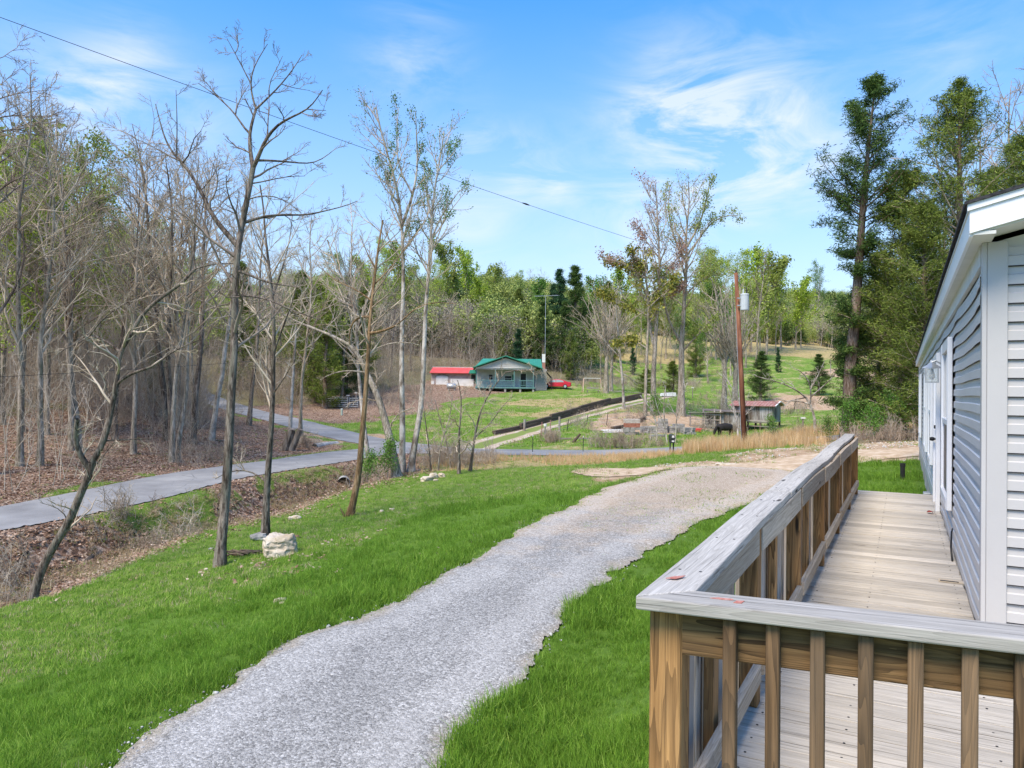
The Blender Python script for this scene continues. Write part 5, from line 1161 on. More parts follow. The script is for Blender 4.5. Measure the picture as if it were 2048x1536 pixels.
hero_tree('pine', 77, [([(1290, 826), (1292, 740), (1296, 660), (1298, 604), (1292, 560), (1288, 520)], 4.2, 1.6), ([(1298, 604), (1275, 540), (1250, 524), (1205, 520)], 2.6, .8), ([(1296, 640), (1260, 610), (1225, 600), (1195, 590)], 2, .7), ([(1292, 560), (1275, 530), (1262, 500)], 2, .7), ([(1298, 610), (1330, 585), (1350, 560)], 2, .7), ([(1294, 690), (1270, 680), (1240, 690)], 1.8, .6)],
    133, B_GREY, B_TWIG, L_PINE, H=11, crown0=.55, n1=10, n2=6, n3=3, len1=.25, tw=.008, leafn=1500, leafsz=.16, leafcr=.3, leafmul=3, label='ragged pine with yellowing needles leaning in front of the two tall trees')
# slim tree left of the pair, pollarded trees, white limbed tree
hero_tree('slim_tree', 82, [([(1248, 830), (1246, 770), (1240, 710), (1236, 660), (1230, 600)], 4, 1), ([(1244, 740), (1262, 755), (1275, 770)], 1.5, .7), ([(1240, 710), (1215, 690), (1195, 660)], 1.6, .7)], 132, B_PALE, B_TWIG, H=12, n1=10, n2=6, n3=3, tw=.008, label='slim grey tree left of the two tall trees by the track')
def pollard(base, seed, dep, label, wdt=1., hh=1., w0=5.5):
    x, y = base; rg = random.Random(seed); L_ = [([(x, y), (x + 1, y - 45), (x + 2, y - 82)], w0, w0 * .75)]
    for i in range(17):
        a = (i / 16 - .5) * 2; ex = x + a * 85 * wdt + rg.uniform(-8, 8); ey = y - 95 - (125 - 62 * a * a + rg.uniform(-18, 12)) * hh
        L_.append(([(x + 2 + a * 2, y - rg.uniform(62, 84)), (x + a * 30 * wdt, y - 100 - 14 * hh), (ex * .6 + x * .4, (ey + y - 120) / 2), (ex, ey)], 1.9, .6))
    hero_tree('pollarded_tree', dep, L_, seed, B_GREY, B_TWIG, H=9, crown0=.6, n1=8, n2=5, n3=3, len1=.3, tw=.007, up=.12, wob=.10, label=label)
pollard((1212, 782), 140, 105, 'round headed bare tree with many upswept shoots beside the swing frame')
pollard((1470, 808), 141, 88, 'bare bushy tree with upswept shoots behind the leaning utility pole', .8, 1.15, 7)
pollard((1448, 800), 142, 93, 'grey bare tree with thick double trunk left of the utility pole', .75, 1.0, 6)
pollard((1222, 785), 143, 112, 'second dark trunk of the round headed trees, right beside the first', .6, .9, 4)
hero_tree('white_limbed_tree', 52, [([(1632, 855), (1628, 830), (1622, 810), (1612, 795)], 3.2, 2.5), ([(1612, 795), (1590, 775), (1550, 762), (1510, 752)], 2.2, .6), ([(1622, 810), (1600, 800), (1570, 805), (1540, 790)], 2, .6), ([(1622, 812), (1626, 775), (1610, 740), (1585, 735)], 2.2, .6), ([(1626, 790), (1650, 770), (1675, 745), (1682, 730)], 2, .6), ([(1626, 775), (1640, 745), (1650, 720)], 1.6, .5), ([(1612, 795), (1585, 800), (1550, 808)], 1.6, .5)], 145, B_PALE, B_PALE, H=8, crown0=.4, n1=10, n2=6, n3=3, len1=.35, tw=.006, wob=.22, up=.0, label='low wide tree with whitish crooked limbs between the shed and the tall cedars')
for i, pts in enumerate([[(1335, 893), (1330, 850), (1325, 810), (1332, 770)], [(1350, 888), (1352, 840), (1358, 800), (1375, 765)], [(1312, 885), (1318, 850), (1302, 815), (1280, 790)]]):
    hero_tree('white_sapling', 50 + i, [(pts, 1.7, .8), ([pts[1], (pts[1][0] - 14, pts[1][1] - 30), (pts[1][0] - 22, pts[1][1] - 62)], 1.2, .5)], 150 + i, B_PALE, B_PALE, H=6, crown0=.3, n1=8, n2=5, n3=0, lv3=False, len1=.35, tw=.006, label=['thin white sapling directly behind the mailbox', 'thin white sapling right of the mailbox with arching shoots', 'thin white sapling left of the mailbox leaning over the block piles'][i])
for i, pts in enumerate([[(1478, 872), (1470, 830), (1462, 790), (1450, 760)], [(1484, 870), (1486, 820), (1470, 780), (1440, 740)]]):
    hero_tree('white_sapling', 47 + i * 2, [(pts, 1.9, .8)], 155 + i, B_PALE, B_PALE, H=7, crown0=.2, n1=12, n2=6, n3=3, len1=.4, tw=.005, label=['bushy white twigged sapling in front of the old barn wall', 'whip thin sapling leaning left against the utility pole'][i])
# dead snag and split stump
hero_tree('dead_snag', 52, [([(581, 905), (580, 860), (583, 800), (587, 740), (590, 690), (592, 655)], 5.5, 2.2), ([(586, 735), (570, 722)], 1.3, .5), ([(585, 760), (568, 748)], 1.3, .5), ([(583, 800), (571, 795)], 1.1, .5)], 160, B_PALE, B_PALE, H=2, crown0=.9, n1=3, n2=2, n3=0, lv3=False, label='broken dead pale snag standing behind the split stump')
for i, (a, b, r) in enumerate([((563, 903), (584, 858), 9), ((573, 908), (600, 858), 7)]):
    P0, P1 = Dp(*a, 47.5), Dp(*b, 47.2); P0[2] -= .5; m_ = MB(); m_.tube([P0 - P0, (P1 - P0) * .35, (P1 - P0) * .7, (P1 - P0)], np.array([1.25, 1, .95, .85]) * r / FPX * 47, 9)
    o = m_.build('tree_stump', bark('stump_bark%d' % i if 0 else 'stump_bark', (.08, .06, .045), (.19, .15, .115), (.33, .28, .23), 4), loc=P0, smooth=False); tag(o, ['thick left half of the split leaning stump at the road bend', 'thin dark right half of the split leaning stump at the road bend'][i], 'stump')

# ------------------------------------------------------------------ background trees
protoB = [proto('bare_tree', make_tree(200 + i, H=16, r0=.12 + .015 * (i % 3), crown0=.28 + .05 * (i % 3), n1=20, n2=9, n3=8, len1=.34, tw=.0065, up=.07, wob=.15, spread1=(.5, 1.05), bendy=.045, lean=.05), [B_GREY, B_GREY, B_DARK, B_GREY, B_DARK, B_PALE][i], [B_TWIG, B_TWIGD, B_TWIG][i % 3], None) for i in range(6)]
protoG = [proto('budding_tree', make_tree(220 + i, H=14, r0=.14, crown0=.25, n1=20, n2=10, n3=6, len1=.34, tw=.007, up=.07, wob=.15, spread1=(.5, 1.05), leafn=2600, leafsz=.07, leafcr=.2, leafmul=3), B_GREY, B_TWIG, [L_BUD, L_LIME, L_MID][i]) for i in range(3)]
protoY = [proto('spring_leafed_tree', blob_tree(230 + i, 12, 3, 3600, .16, .14), B_GREY, B_TWIG, [L_LIME, L_BUD, L_MID][i]) for i in range(3)]
protoC = [proto('cedar', cedar(240 + i, 10, .03, [.24, .17, .28][i], 1.0, spray=.19), B_CEDAR, B_CEDAR, [L_CED, L_CEDB, L_CEDY][i]) for i in range(3)]
def place(pr, px, dep, ytop, label, group=None, cat='tree', maxh=None, minh=3., H0=None, ground_off=-.1, sxy=None):
    H0 = H0 or {'bare_tree': 16.5, 'budding_tree': 14.5, 'spring_leafed_tree': 12.5, 'cedar': 10.2}[pr[0]]
    b = on_ray(px, dep); zt = Dp(px, ytop, dep)[2]; h = max(minh, zt - b[2]); h = min(h, maxh or 99); s = h / H0; b[2] += ground_off
    return plant(pr, b, random.uniform(0, 2 * PI), (sxy or max(s, .55)) , label, cat, group, sz=s)
random.seed(21)
GL = 'bare trees on the leaf covered bank left of the road'
# trunks one can tell apart close to the road
near = [(40, 33, 130, 0, 'straight grey trunk nearest the left edge above the road'), (80, 33.5, 190, 3, 'grey trunk bending right at mid height, second from the left edge above the road'), (143, 38, 240, 1, 'slender grey trunk behind the crooked leaning tree'), (158, 38.5, 210, 3, 'grey trunk touching its slender neighbour behind the crooked leaning tree'),
        (-20, 31, 40, 4, 'big bare crown cut off by the left picture edge'), (345, 40, 300, 2, 'small dark trunk just left of the tall forked tree beyond the road'), (422, 48, 330, 5, 'stout pale grey trunk beyond the road, left of the forked tree'), (392, 52, 330, 3, 'paired grey trunk close left of the stout pale trunk'), (600, 56, 400, 0, 'grey trunk right behind the dead snag'), (497, 60, 380, 2, 'grey trunk on the road side behind the forked tree')]
for px, dep, yt, k, lb in near: place(protoB[k], px, dep, yt, lb)
n_ = 0
tops = lambda x: np.interp(x, [-300, 0, 90, 180, 250, 330, 420, 560, 680, 760, 900], [0, 60, 150, 210, 260, 240, 250, 300, 330, 380, 470])
used = []
while n_ < 84:
    px = random.uniform(-140, 740); dep = random.choice([random.uniform(37, 62), random.uniform(55, 100), random.uniform(80, 130)])
    if dep < 84 and px > 400: continue
    p = on_ray(px, dep)
    if sdf_road(p[None, :2])[0] < 2.0: continue
    if any(abs(px - a) < 9 and abs(dep - b) < 8 for a, b in used): continue
    used.append((px, dep)); k = random.choice([0, 1, 2, 3, 4, 0, 1, 3]); yt = tops(px) + random.uniform(-10, 95)
    sec = ['by the left picture edge', 'behind the two roadside trunks', 'behind the crooked leaning tree', 'left of the tall forked tree', 'behind the tall forked tree', 'left of the dead snag', 'above the metal gate'][int(np.digitize(px, [0, 110, 250, 390, 500, 600]))]
    row = 'in the front of the wood' if dep < 55 else ('midway up the wooded bank' if dep < 85 else 'deep in the wood')
    if random.random() < .36: kd = 'pale green budding tree'; g_ = random.choice(protoG[:2]); mh = 16
    else: kd = {0: 'bare grey tree', 1: 'greyish brown bare tree', 2: 'dark trunked bare tree', 3: 'stout bare grey tree', 4: 'black barked bare tree'}[k]; g_ = protoB[k]; mh = 20
    lb_ = kd + ' ' + row + ', ' + sec; place(g_, px, dep, yt + (60 if mh == 16 else 0), lb_, lb_, maxh=mh)
    n_ += 1
# green patches inside the wood
for px, dep, yt, k, lb in [(650, 88, 590, 2, 'olive cedar right above the metal gate'), (628, 92, 560, 2, 'olive cedar behind the dead snag'), (690, 97, 600, 0, 'dark cedar right of the gate cedar'), (720, 105, 570, 2, 'tall cedar behind the pale blotched trunk'), (480, 105, 520, 2, 'faint cedar seen between the trunks beyond the road'), (310, 62, 690, 2, 'little green cedar low on the bank in the wood'), (600, 100, 540, 2, 'cedar crown rising behind the snag, leftmost of its group')]:
    place(protoC[k], px, dep, yt, lb)
place(protoG[0], 75, 48, 215, 'tree with a green leafy top against the sky near the left edge')
place(protoY[1], 95, 52, 230, 'vine covered green treetop against the sky near the left edge', maxh=19)
# middle distance behind the house
mid = [(930, 190, 500, 'Y', 0), (905, 175, 490, 'Y', 1), (870, 170, 520, 'G', 1), (965, 170, 560, 'Y', 0), (990, 185, 530, 'Y', 1), (840, 160, 520, 'G', 0), (800, 165, 500, 'Y', 1), (760, 150, 480, 'G', 1), (1000, 210, 520, 'B', 1), (1035, 240, 540, 'G', 1), (975, 230, 535, 'C', 0), (1060, 260, 535, 'B', 0), (1085, 270, 535, 'B', 3), (730, 155, 520, 'Y', 0), (700, 150, 500, 'G', 0),
       (1035, 165, 575, 'C', 2), (1070, 175, 560, 'Y', 2), (1100, 160, 565, 'C', 1), (1120, 150, 535, 'C', 1), (1147, 152, 528, 'C', 0), (1050, 145, 610, 'C', 2), (1085, 140, 600, 'C', 0), (1130, 140, 600, 'C', 0), (1010, 140, 650, 'C', 2), (1140, 132, 660, 'C', 2), (1165, 180, 560, 'G', 0), (1190, 200, 555, 'Y', 2), (1215, 190, 560, 'C', 2), (1250, 200, 545, 'Y', 0), (1280, 190, 540, 'G', 1), (1340, 210, 540, 'Y', 1), (1330, 190, 560, 'G', 0), (1390, 200, 530, 'Y', 1),
       (1420, 190, 500, 'G', 1), (1445, 170, 480, 'G', 0), (1480, 180, 500, 'G', 1), (1500, 200, 500, 'Y', 0), (1530, 190, 515, 'Y', 1), (1510, 160, 490, 'B', 1), (1560, 210, 545, 'Y', 0), (1590, 215, 560, 'Y', 0), (1600, 240, 640, 'C', 0), (1570, 235, 640, 'C', 0), (1640, 240, 610, 'B', 5), (1660, 238, 600, 'B', 3), (1625, 250, 620, 'B', 0), (1545, 240, 650, 'C', 2), (1630, 330, 525, 'G', 2), (1600, 225, 590, 'G', 1), (1460, 150, 600, 'Y', 2), (1415, 140, 640, 'G', 2), (1240, 150, 640, 'B', 3), (1295, 160, 650, 'G', 2), (1200, 140, 620, 'B', 1), (1270, 175, 600, 'G', 1), (1320, 165, 610, 'B', 0), (1345, 150, 620, 'G', 2), (1400, 165, 590, 'B', 4), (1430, 180, 570, 'Y', 2), (1390, 150, 640, 'C', 2), (1490, 160, 560, 'G', 1), (1520, 175, 560, 'Y', 1), (1180, 155, 600, 'Y', 2), (1550, 200, 570, 'B', 0), (1225, 170, 590, 'C', 2), (820, 128, 600, 'B', 1), (860, 132, 610, 'B', 0), (900, 135, 590, 'B', 2), (940, 138, 600, 'B', 3), (985, 135, 620, 'B', 1), (780, 125, 560, 'B', 4), (735, 120, 560, 'B', 0), (690, 125, 540, 'B', 1)]
lbl = {'Y0': 'bright lime leafed tree on the ridge', 'Y1': 'yellow green leafed tree on the ridge', 'Y2': 'mid green leafed tree on the ridge', 'G0': 'thin budding tree on the ridge', 'G1': 'thin lime budding tree on the ridge', 'G2': 'thin green budding tree beyond the field', 'C0': 'dark green cedar behind the green roofed house', 'C1': 'blue green cedar behind the green roofed house', 'C2': 'olive green cedar behind the green roofed house'}
for px, dep, yt, ty, k in mid:
    P_ = dict(Y=protoY, G=protoG, B=protoB, C=protoC)[ty][k]
    side = 'left of the green roofed house' if px < 930 else ('behind the green roofed house' if px < 1200 else ('behind the two tall trees' if px < 1430 else 'beyond the field right of the utility pole'))
    kind = {'Y0': 'bright lime leafed tree', 'Y1': 'yellow green leafed tree', 'Y2': 'mid green leafed tree', 'G0': 'thin pale budding tree', 'G1': 'thin lime budding tree', 'G2': 'thin green budding tree', 'C0': 'dark green cedar', 'C1': 'blue green cedar', 'C2': 'olive green cedar'}.get(ty + str(k), 'bare grey tree')
    place(P_, px, dep, yt, kind + ' on the slope ' + side, kind + 's ' + side, sxy=None)
# round field cedars and bushes
for px, dep, yt, k, lb, s_ in [(1520, 108, 700, 0, 'dark rounded cedar in the field just right of the utility pole', 1.05), (1636, 112, 706, 0, 'small cone shaped cedar in the field left of the tall cedars', .95), (1556, 150, 693, 1, 'tiny dark cedar bush high in the field', .5), (1290, 108, 735, 2, 'green bush left of the tall pale trunk', .8), (1345, 105, 720, 2, 'green bush between the two tall trunks', .8), (1265, 150, 690, 1, 'small cedar bush on the slope left of the tall trees', .6), (1030, 122, 655, 1, 'cedar right behind the house roof ridge', .9)]:
    place(protoC[k], px, dep, yt, lb, sxy=s_, minh=.8)
# tall cedars at the right
pf1 = lambda t: np.interp(t, [0, .12, .2, .35, .45, .62, .75, .9, 1], [.35, .5, .25, .45, .25, .95, .85, .45, .12])
c1 = proto('tall_cedar', cedar(301, 19, .07, .165, .82, gaps=((.13, .17), (.37, .45)), r0=.36, spray=.20, prof=pf1, trunk_lean=.005, fill=1.0), B_CEDAR, B_CEDAR, L_CED)
b = on_ray(1696, 41); o = plant(c1, b - np.array([0, 0, .2]), 1.2, (Dp(1720, 150, 41)[2] - b[2]) / 19.3, 'tallest dark cedar with bare trunk showing in gaps, right of the field')
pf2 = lambda t: np.interp(t, [0, .3, .55, .75, .9, 1], [.9, 1., .85, .6, .4, .12])
c2 = proto('broad_cedar', cedar(302, 17, .05, .25, 1.1, r0=.33, spray=.18, prof=pf2, fill=1.0), B_CEDAR, B_TWIG, L_CEDY)
c3 = proto('broad_cedar', cedar(303, 15, .05, .24, 1.2, r0=.28, spray=.19, prof=pf2, fill=1.0), B_CEDAR, B_TWIG, L_CEDY)
for px, dep, yt, pr, H0, lb in [(1925, 37, 170, c2, 17.2, 'broad olive cedar rising above the grey house roof'), (1800, 40, 330, c3, 15.2, 'olive cedar filling the gap beside the tallest cedar'), (1850, 36, 400, c3, 15.2, 'olive cedar right against the far end of the grey house'), (2040, 40, 260, c2, 17.2, 'broad cedar cut by the right picture edge above the roof'), (1760, 44, 500, c3, 15.2, 'low cedar behind the tallest cedar trunk'), (1990, 44, 330, c3, 15.2, 'cedar partly hidden by the roof between its broad neighbours')]:
    b = on_ray(px, dep); s = (Dp(px, yt, dep)[2] - b[2]) / H0; plant(pr, b, random.uniform(0, 6), s, lb)
for px, dep, yt, k, lb in [(2000, 50, 120, 0, 'bare grey tree rising behind the cedars near the right edge'), (2060, 48, 110, 1, 'bare tree at the right picture edge above the roof'), (1880, 55, 230, 3, 'thin bare tree top between the two cedar tops'), (1950, 52, 200, 0, 'bare tree whose twigs stand above the broad olive cedar')]:
    place(protoB[k], px, dep, yt, lb)
# saplings and green bushes under the cedars
bush = [proto('green_bush', blob_tree(310 + i, 3.2, 1.2, 1500, .075, .03), B_GREY, B_TWIG, [L_MID, L_LIME][i]) for i in range(2)]
for i, (px, dep, s_, k) in enumerate([(1690, 36, .6, 0), (1740, 35, .5, 0), (1800, 36, .6, 0), (1660, 40, .4, 0), (1770, 38, .7, 0), (1720, 40, .6, 0), (1840, 37, .6, 0)]):
    b = on_ray(px, dep); plant(bush[k], b, i * 1.3, s_, 'leafy green bush at the foot of the tall cedars', 'bush', 'green bushes under the tall cedars')
for i, (px, dep, s_, lb) in enumerate([(775, 35, .55, 'feathery green bush left of the leaning trunk by the culvert'), (735, 34, .45, 'small green bush beside the culvert mouth'), (1310, 70, .8, 'dark green bush in front of the tall pale trunk'), (1545, 49, .45, 'small green bush at the foot of the utility pole')]):
    b = on_ray(px, dep); plant(bush[0], b, i, s_, lb, 'bush')

# ------------------------------------------------------------------ undergrowth and far woods
def shrub_np(seed, h, stems, sp_=.45):
    rg = np.random.default_rng(seed); G = Geo(); az = rg.uniform(0, 2 * PI, stems); d = np.stack([np.cos(az) * sp_, np.sin(az) * sp_, np.ones(stems)], 1)
    P = grow(rg.normal(0, .25, (stems, 3)) * np.array([1, 1, 0]), d, h * rg.uniform(.5, 1, stems), 5, .16, .03, rg); R = np.full((stems, 6), .011) * (1.2 - np.linspace(0, .8, 6)); v, f = tubes(P, R, 3); G.quads(v, f)
    s, d, l, r = children_of(P, R, 9, .15, 1, (.4, 1.2), .35, rg); P2 = grow(s, d, l, 3, .25, .03, rg); v, f = tubes(P2, np.full((len(l), 4), .007) * np.array([1, .8, .6, .3]), 3); G.quads(v, f)
    s, d, l, r = children_of(P2, np.full((len(l), 4), .007), 4, .2, 1, (.4, 1.2), .5, rg); P3 = grow(s, d, l, 2, .25, .03, rg); v, f = tubes(P3, np.full((len(l), 3), .0045) * np.array([1, .8, .4]), 3); G.quads(v, f)
    return np.concatenate(G.v), [np.concatenate(G.f4)]
def leafshrub_np(seed, h, n, sz):
    v, f = shrub_np(seed, h, 5); rg = np.random.default_rng(seed); c = v[rg.choice(len(v), n)] + rg.normal(0, .1, (n, 3)); lv, lf_ = leaves(c, sz, rg); return (v, f), (lv, [lf_])
U_BR = bark('brush_brown', (.22, .165, .12), (.40, .315, .235), (.54, .45, .35), 1.5); U_GR = bark('brush_grey', (.26, .215, .165), (.43, .37, .29), (.57, .50, .41), 1.5)
xy = sample(16000, 30, 260, -50, 14, 31); ppx = 1024 + FPX * xy[:, 0] / xy[:, 1]
sdr = sdf_road(xy); keep = (sdr > 1.2) & clear_mask(xy, 1.2); xy = xy[keep]; w_ = zones(xy); rgx = np.random.default_rng(32)
dd = xy[:, 1]; ppx = 1024 + FPX * xy[:, 0] / xy[:, 1]
pr_ = w_[:, 6] * .75 + w_[:, 2] * np.clip((dd - 42) / 40, .03, .5); pr_ = np.where((ppx > 1000) & (dd < 150), pr_ * .25, pr_); pr_ = np.where((ppx > 410) & (ppx < 740) & (dd < 84), pr_ * .06, pr_); pr_ = np.where((ppx > 840) & (dd < 124), 0, pr_); pr_ = np.where((ppx > 620) & (dd < 100), pr_ * .12, pr_)
xy = xy[rgx.uniform(size=len(xy)) < pr_]
put('undergrowth', [(*shrub_np(61, 3.6, 7), U_BR), (*shrub_np(62, 4.2, 6), U_GR), (*shrub_np(63, 2.6, 8), U_BR), (*shrub_np(64, 5.5, 5), U_GR), (*shrub_np(65, 9.0, 4, .12), U_BR), (*shrub_np(66, 10.5, 3, .12), U_GR), (*shrub_np(67, 8.0, 4, .15), U_BR)], xy, None, .6, 1.25, 33, .08, 'brown tangle of bare saplings and brush under the wood', 'undergrowth')
# brush strip along the ditch and fences
bx_ = []
rgx = np.random.default_rng(34)
for (x0, y0, x1, y1, dep0, dep1, n) in [(830, 0, 985, 0, 38, 43, 60), (700, 0, 800, 0, 37, 39, 12), (560, 0, 640, 0, 48, 50, 10), (300, 0, 480, 0, 37, 44, 26), (640, 0, 690, 0, 40, 41, 8), (1090, 0, 1115, 0, 52, 54, 22), (1290, 0, 1620, 0, 84, 95, 60), (1150, 0, 1400, 0, 118, 135, 200), (1170, 0, 1500, 0, 130, 200, 330), (1500, 0, 1640, 0, 84, 100, 40), (1400, 0, 1560, 0, 95, 125, 60), (1500, 0, 1640, 0, 46, 52, 22), (1180, 0, 1330, 0, 47, 49, 40), (1130, 0, 1300, 0, 60, 80, 40), (1390, 0, 1500, 0, 66, 70, 24), (640, 0, 860, 0, 95, 112, 70), (960, 0, 1110, 0, 118, 128, 50), (1700, 0, 1860, 0, 33, 38, 40), (0, 0, 60, 0, 19, 21, 8), (120, 0, 420, 0, 22.5, 27, 26)]:
    for _ in range(n): p = on_ray(rgx.uniform(x0, x1), rgx.uniform(dep0, dep1)); bx_.append(p[:2])
xy = np.array(bx_); xy = xy[sdf_road(xy) > .3]
put('roadside_brush', [(*shrub_np(71, 1.5, 7), U_BR), (*shrub_np(72, 1.8, 6), U_GR), (*shrub_np(73, 1.2, 9), U_BR)], xy, None, .4, 1.1, 35, .15, 'low bare brush along the ditch, fences and field edge', 'brush')
def crown_np(seed, H, rad, n, sz, spiky=False):
    rg = np.random.default_rng(seed); ncl = 16; C = rg.normal(0, 1, (ncl, 3)); C = nrm(C) * rg.uniform(.25, .95, (ncl, 1)) * np.array([rad, rad, H * .36]); C[:, 2] += H * .6
    c = np.repeat(C, n // ncl, 0); c = c + rg.normal(0, rad * .26, c.shape); v, f = leaves(c, sz, rg, aspect=.7); 
    T = Geo(); P = grow(np.zeros((1, 3)), np.array([[0, 0, 1.]]), np.array([H * .85]), 5, .05, 0, rg); tv, tf = tubes(P, np.linspace(.13, .03, 6)[None], 5)
    return np.r_[v, tv], [f, tf + len(v)]
FW1 = leafmat('far_wood_lime', (.22, .27, .06), (.36, .42, .11), (.48, .52, .19), .2, .06); FW2 = leafmat('far_wood_green', (.12, .18, .045), (.20, .28, .07), (.31, .38, .12), .2, .06); FW3 = leafmat('far_wood_bare', (.21, .18, .14), (.30, .265, .20), (.40, .36, .28), .2, .06); FW4 = leafmat('far_wood_cedar', (.02, .045, .015), (.035, .075, .02), (.06, .11, .03), .1, .06)
rgx = np.random.default_rng(36); n = 7500; ppx = rgx.uniform(560, 2250, n); dep = np.where(ppx < 1180, np.exp(rgx.uniform(math.log(142), math.log(400), n)), rgx.uniform(240, 560, n)); xy = np.c_[(ppx - 1024) / FPX * dep, dep]
vid = rgx.choice([0, 0, 0, 1, 1, 2, 2, 3], n); vid = np.where((ppx < 940) & (rgx.uniform(size=n) < .6), 2, vid); sc = np.where(vid == 3, .75, 1.)
put('far_wood', [(*crown_np(81, 11, 3.2, 1700, .21), [FW1, U_GR]), (*crown_np(82, 11, 3.2, 1700, .21), [FW2, U_GR]), (*crown_np(83, 11, 3., 1100, .14), [FW3, U_GR]), (*crown_np(84, 10, 2.2, 1500, .2), [FW4, U_GR])], xy, vid, .55, 1.05, 37, .04, 'distant spring wood covering the ridge', 'wood', sc=sc)
# wood behind the left trees, far up the hill
n = 2400; ppx = rgx.uniform(-600, 740, n); dep = np.exp(rgx.uniform(math.log(125), math.log(300), n)); xy = np.c_[(ppx - 1024) / FPX * dep, dep]; vid = rgx.choice([0, 2, 2, 0, 1], n)
put('hill_wood', [(*crown_np(85, 9, 2.4, 520, .22), [FW1, U_GR]), (*crown_np(86, 9, 2.4, 520, .22), [FW2, U_GR]), (*crown_np(87, 9, 2.4, 520, .2), [FW3, U_GR])], xy, vid, .5, .95, 38, .04, 'distant mostly bare wood on the hill at the left', 'wood')
# ------------------------------------------------------------------ the green roofed house on the knoll
M_GRN = mottled('green_metal_roof', (.035, .20, .125), (.05, .27, .17), 2, .4, 3, spec=.5); M_GRNT = mottled('dark_green_trim', (.015, .13, .075), (.03, .18, .11), 3, .5)
M_REDR = mottled('red_metal_roof', (.52, .06, .05), (.68, .11, .09), 1.2, .45, 4); M_WALLG = mottled('grey_cream_wall', (.46, .44, .41), (.58, .56, .53), 1.5, .8, 4); M_BLOCK = mottled('concrete_block', (.20, .19, .175), (.42, .40, .37), 7, .95, 5, .4, 20)
M_TEAL = mottled('teal_paint', (.09, .20, .19), (.15, .28, .27), 3, .6); M_WHT = mottled('white_paint', (.62, .61, .58), (.76, .75, .72), 2, .7); M_BRICK = mottled('worn_brick', (.28, .12, .09), (.42, .22, .17), 5, .9, 5, .3, 30)
M_RDK = mottled('dark_interior', (.015, .015, .017), (.04, .04, .045), 2, .6); M_PINK = mottled('pinkish_brick_wall', (.34, .25, .22), (.50, .42, .38), 2.2, .9, 5)
hd = 112.0
def gh(px, py, dep): return Dp(px, py, dep)
hb0 = gh(947, 779, hd); hz = hb0[2] - .1
fh = empty('green_roofed_house', (hb0[0], hd, hz)); tag(fh, 'small grey house with green metal roof, teal porch rails and a red roofed wing', 'house')
PM = FPX / hd     # px per metre
def lx(px): return (px - 947) / PM * 1.003
def lz(py): return (780.2 - py) / PM
def fb(name, x0, x1, y0, y1, z0, z1, mat, par=None, bev=0):
    return MB().box(((x0 + x1) / 2, (y0 + y1) / 2, (z0 + z1) / 2), (x1 - x0, y1 - y0, z1 - z0), bev=bev).build(name, mat, par or fh)
def slab(name, P4, t, mat, par=None):
    P = np.array(P4, float); n = np.cross(P[1] - P[0], P[3] - P[0]); n /= np.linalg.norm(n); m_ = MB(); m_.add(list(P) + list(P - n * t), [[0, 1, 2, 3], [7, 6, 5, 4], [0, 4, 5, 1], [1, 5, 6, 2], [2, 6, 7, 3], [3, 7, 4, 0]]); return m_.build(name, mat, par or fh)
XE, X0, XR = lx(945), lx(950), lx(1086)
zf, ze, za = lz(773), lz(735), lz(711.5)
fb('foundation', lx(951), lx(1094), 2.4, 9.5, -1.2, zf, M_BLOCK); fb('wall', lx(951), lx(1083), 2.5, 9.4, zf, ze, M_WALLG)
fb('block_wall', lx(1070), lx(1094), 1.6, 2.5, -1, ze - .05, M_BLOCK); fb('block_wall', lx(1083.2), lx(1094), 2.51, 9.3, -1, ze - .05, M_BLOCK)
fb('porch_floor', lx(950), lx(1070), 0, 2.4, zf - .22, zf, M_TEAL); 
for px in (953, 980, 1010, 1040, 1066): fb('pier', lx(px) - .15, lx(px) + .15, .1, .4, -1.2, zf - .22, M_BLOCK)
for px in (952.5, 990.3, 1027.8, 1066): fb('porch_post', lx(px) - .07, lx(px) + .07, .06, .2, zf, ze - .02, M_TEAL, bev=.01)
fb('porch_beam', lx(951), lx(1068), .05, .22, ze - .22, ze, M_WALLG)
for a_, b_ in ((952.5, 990.3), (990.3, 1027.8), (1036, 1066)):
    r_ = fb('railing', lx(a_) + .07, lx(b_) - .07, .09, .17, lz(760.5), lz(759.2), M_TEAL); fb('bottom_rail', lx(a_) + .07, lx(b_) - .07, .09, .17, lz(770.8), lz(769.8), M_TEAL, r_)
    nb_ = int((lx(b_) - lx(a_)) / .24)
    for i in range(1, nb_): x = lx(a_) + (lx(b_) - lx(a_)) * i / nb_; MB().box((0, 0, 0), (.05, .05, lz(760.5) - lz(769.8))).build('baluster', M_TEAL, r_, loc=(x, .13, (lz(760.5) + lz(769.8)) / 2))
# porch gable
gx0, gx1, gxa = lx(948), lx(1084), lx(1010.5)
MB().prism([(gx0 + .3, ze), (gx1 - .9, ze), (gx1 - 1.3, ze + .28), (gxa, za - .28)], .08, c=(0, .0, 0)).build('gable', M_WALLG, fh)
fb('wall_trim', lx(951), lx(1070), -.055, -.042, ze - .03, ze + .06, M_WHT)
slab('porch_roof', [(gx0 - .2, -.5, ze - .02), (gxa, -.5, za), (gxa, 6, za), (gx0 - .2, 6, ze - .02)][::-1], .10, M_GRN); slab('porch_roof', [(gxa, -.5, za), (gx1 + .0, -.5, ze - .05), (gx1 + .0, 6, ze - .05), (gxa, 6, za)][::-1], .10, M_GRN)
m_ = MB(); m_.bar((gx0 - .25, -.53, ze - .06), (gxa, -.53, za - .04), .05, .20, (0, 1, 0)); m_.build('rake_trim', M_GRNT, fh); m_ = MB(); m_.bar((gxa, -.53, za - .04), (gx1 + .05, -.53, ze - .10), .05, .20, (0, 1, 0)); m_.build('rake_trim', M_GRNT, fh)
zr = lz(716.5) + .25
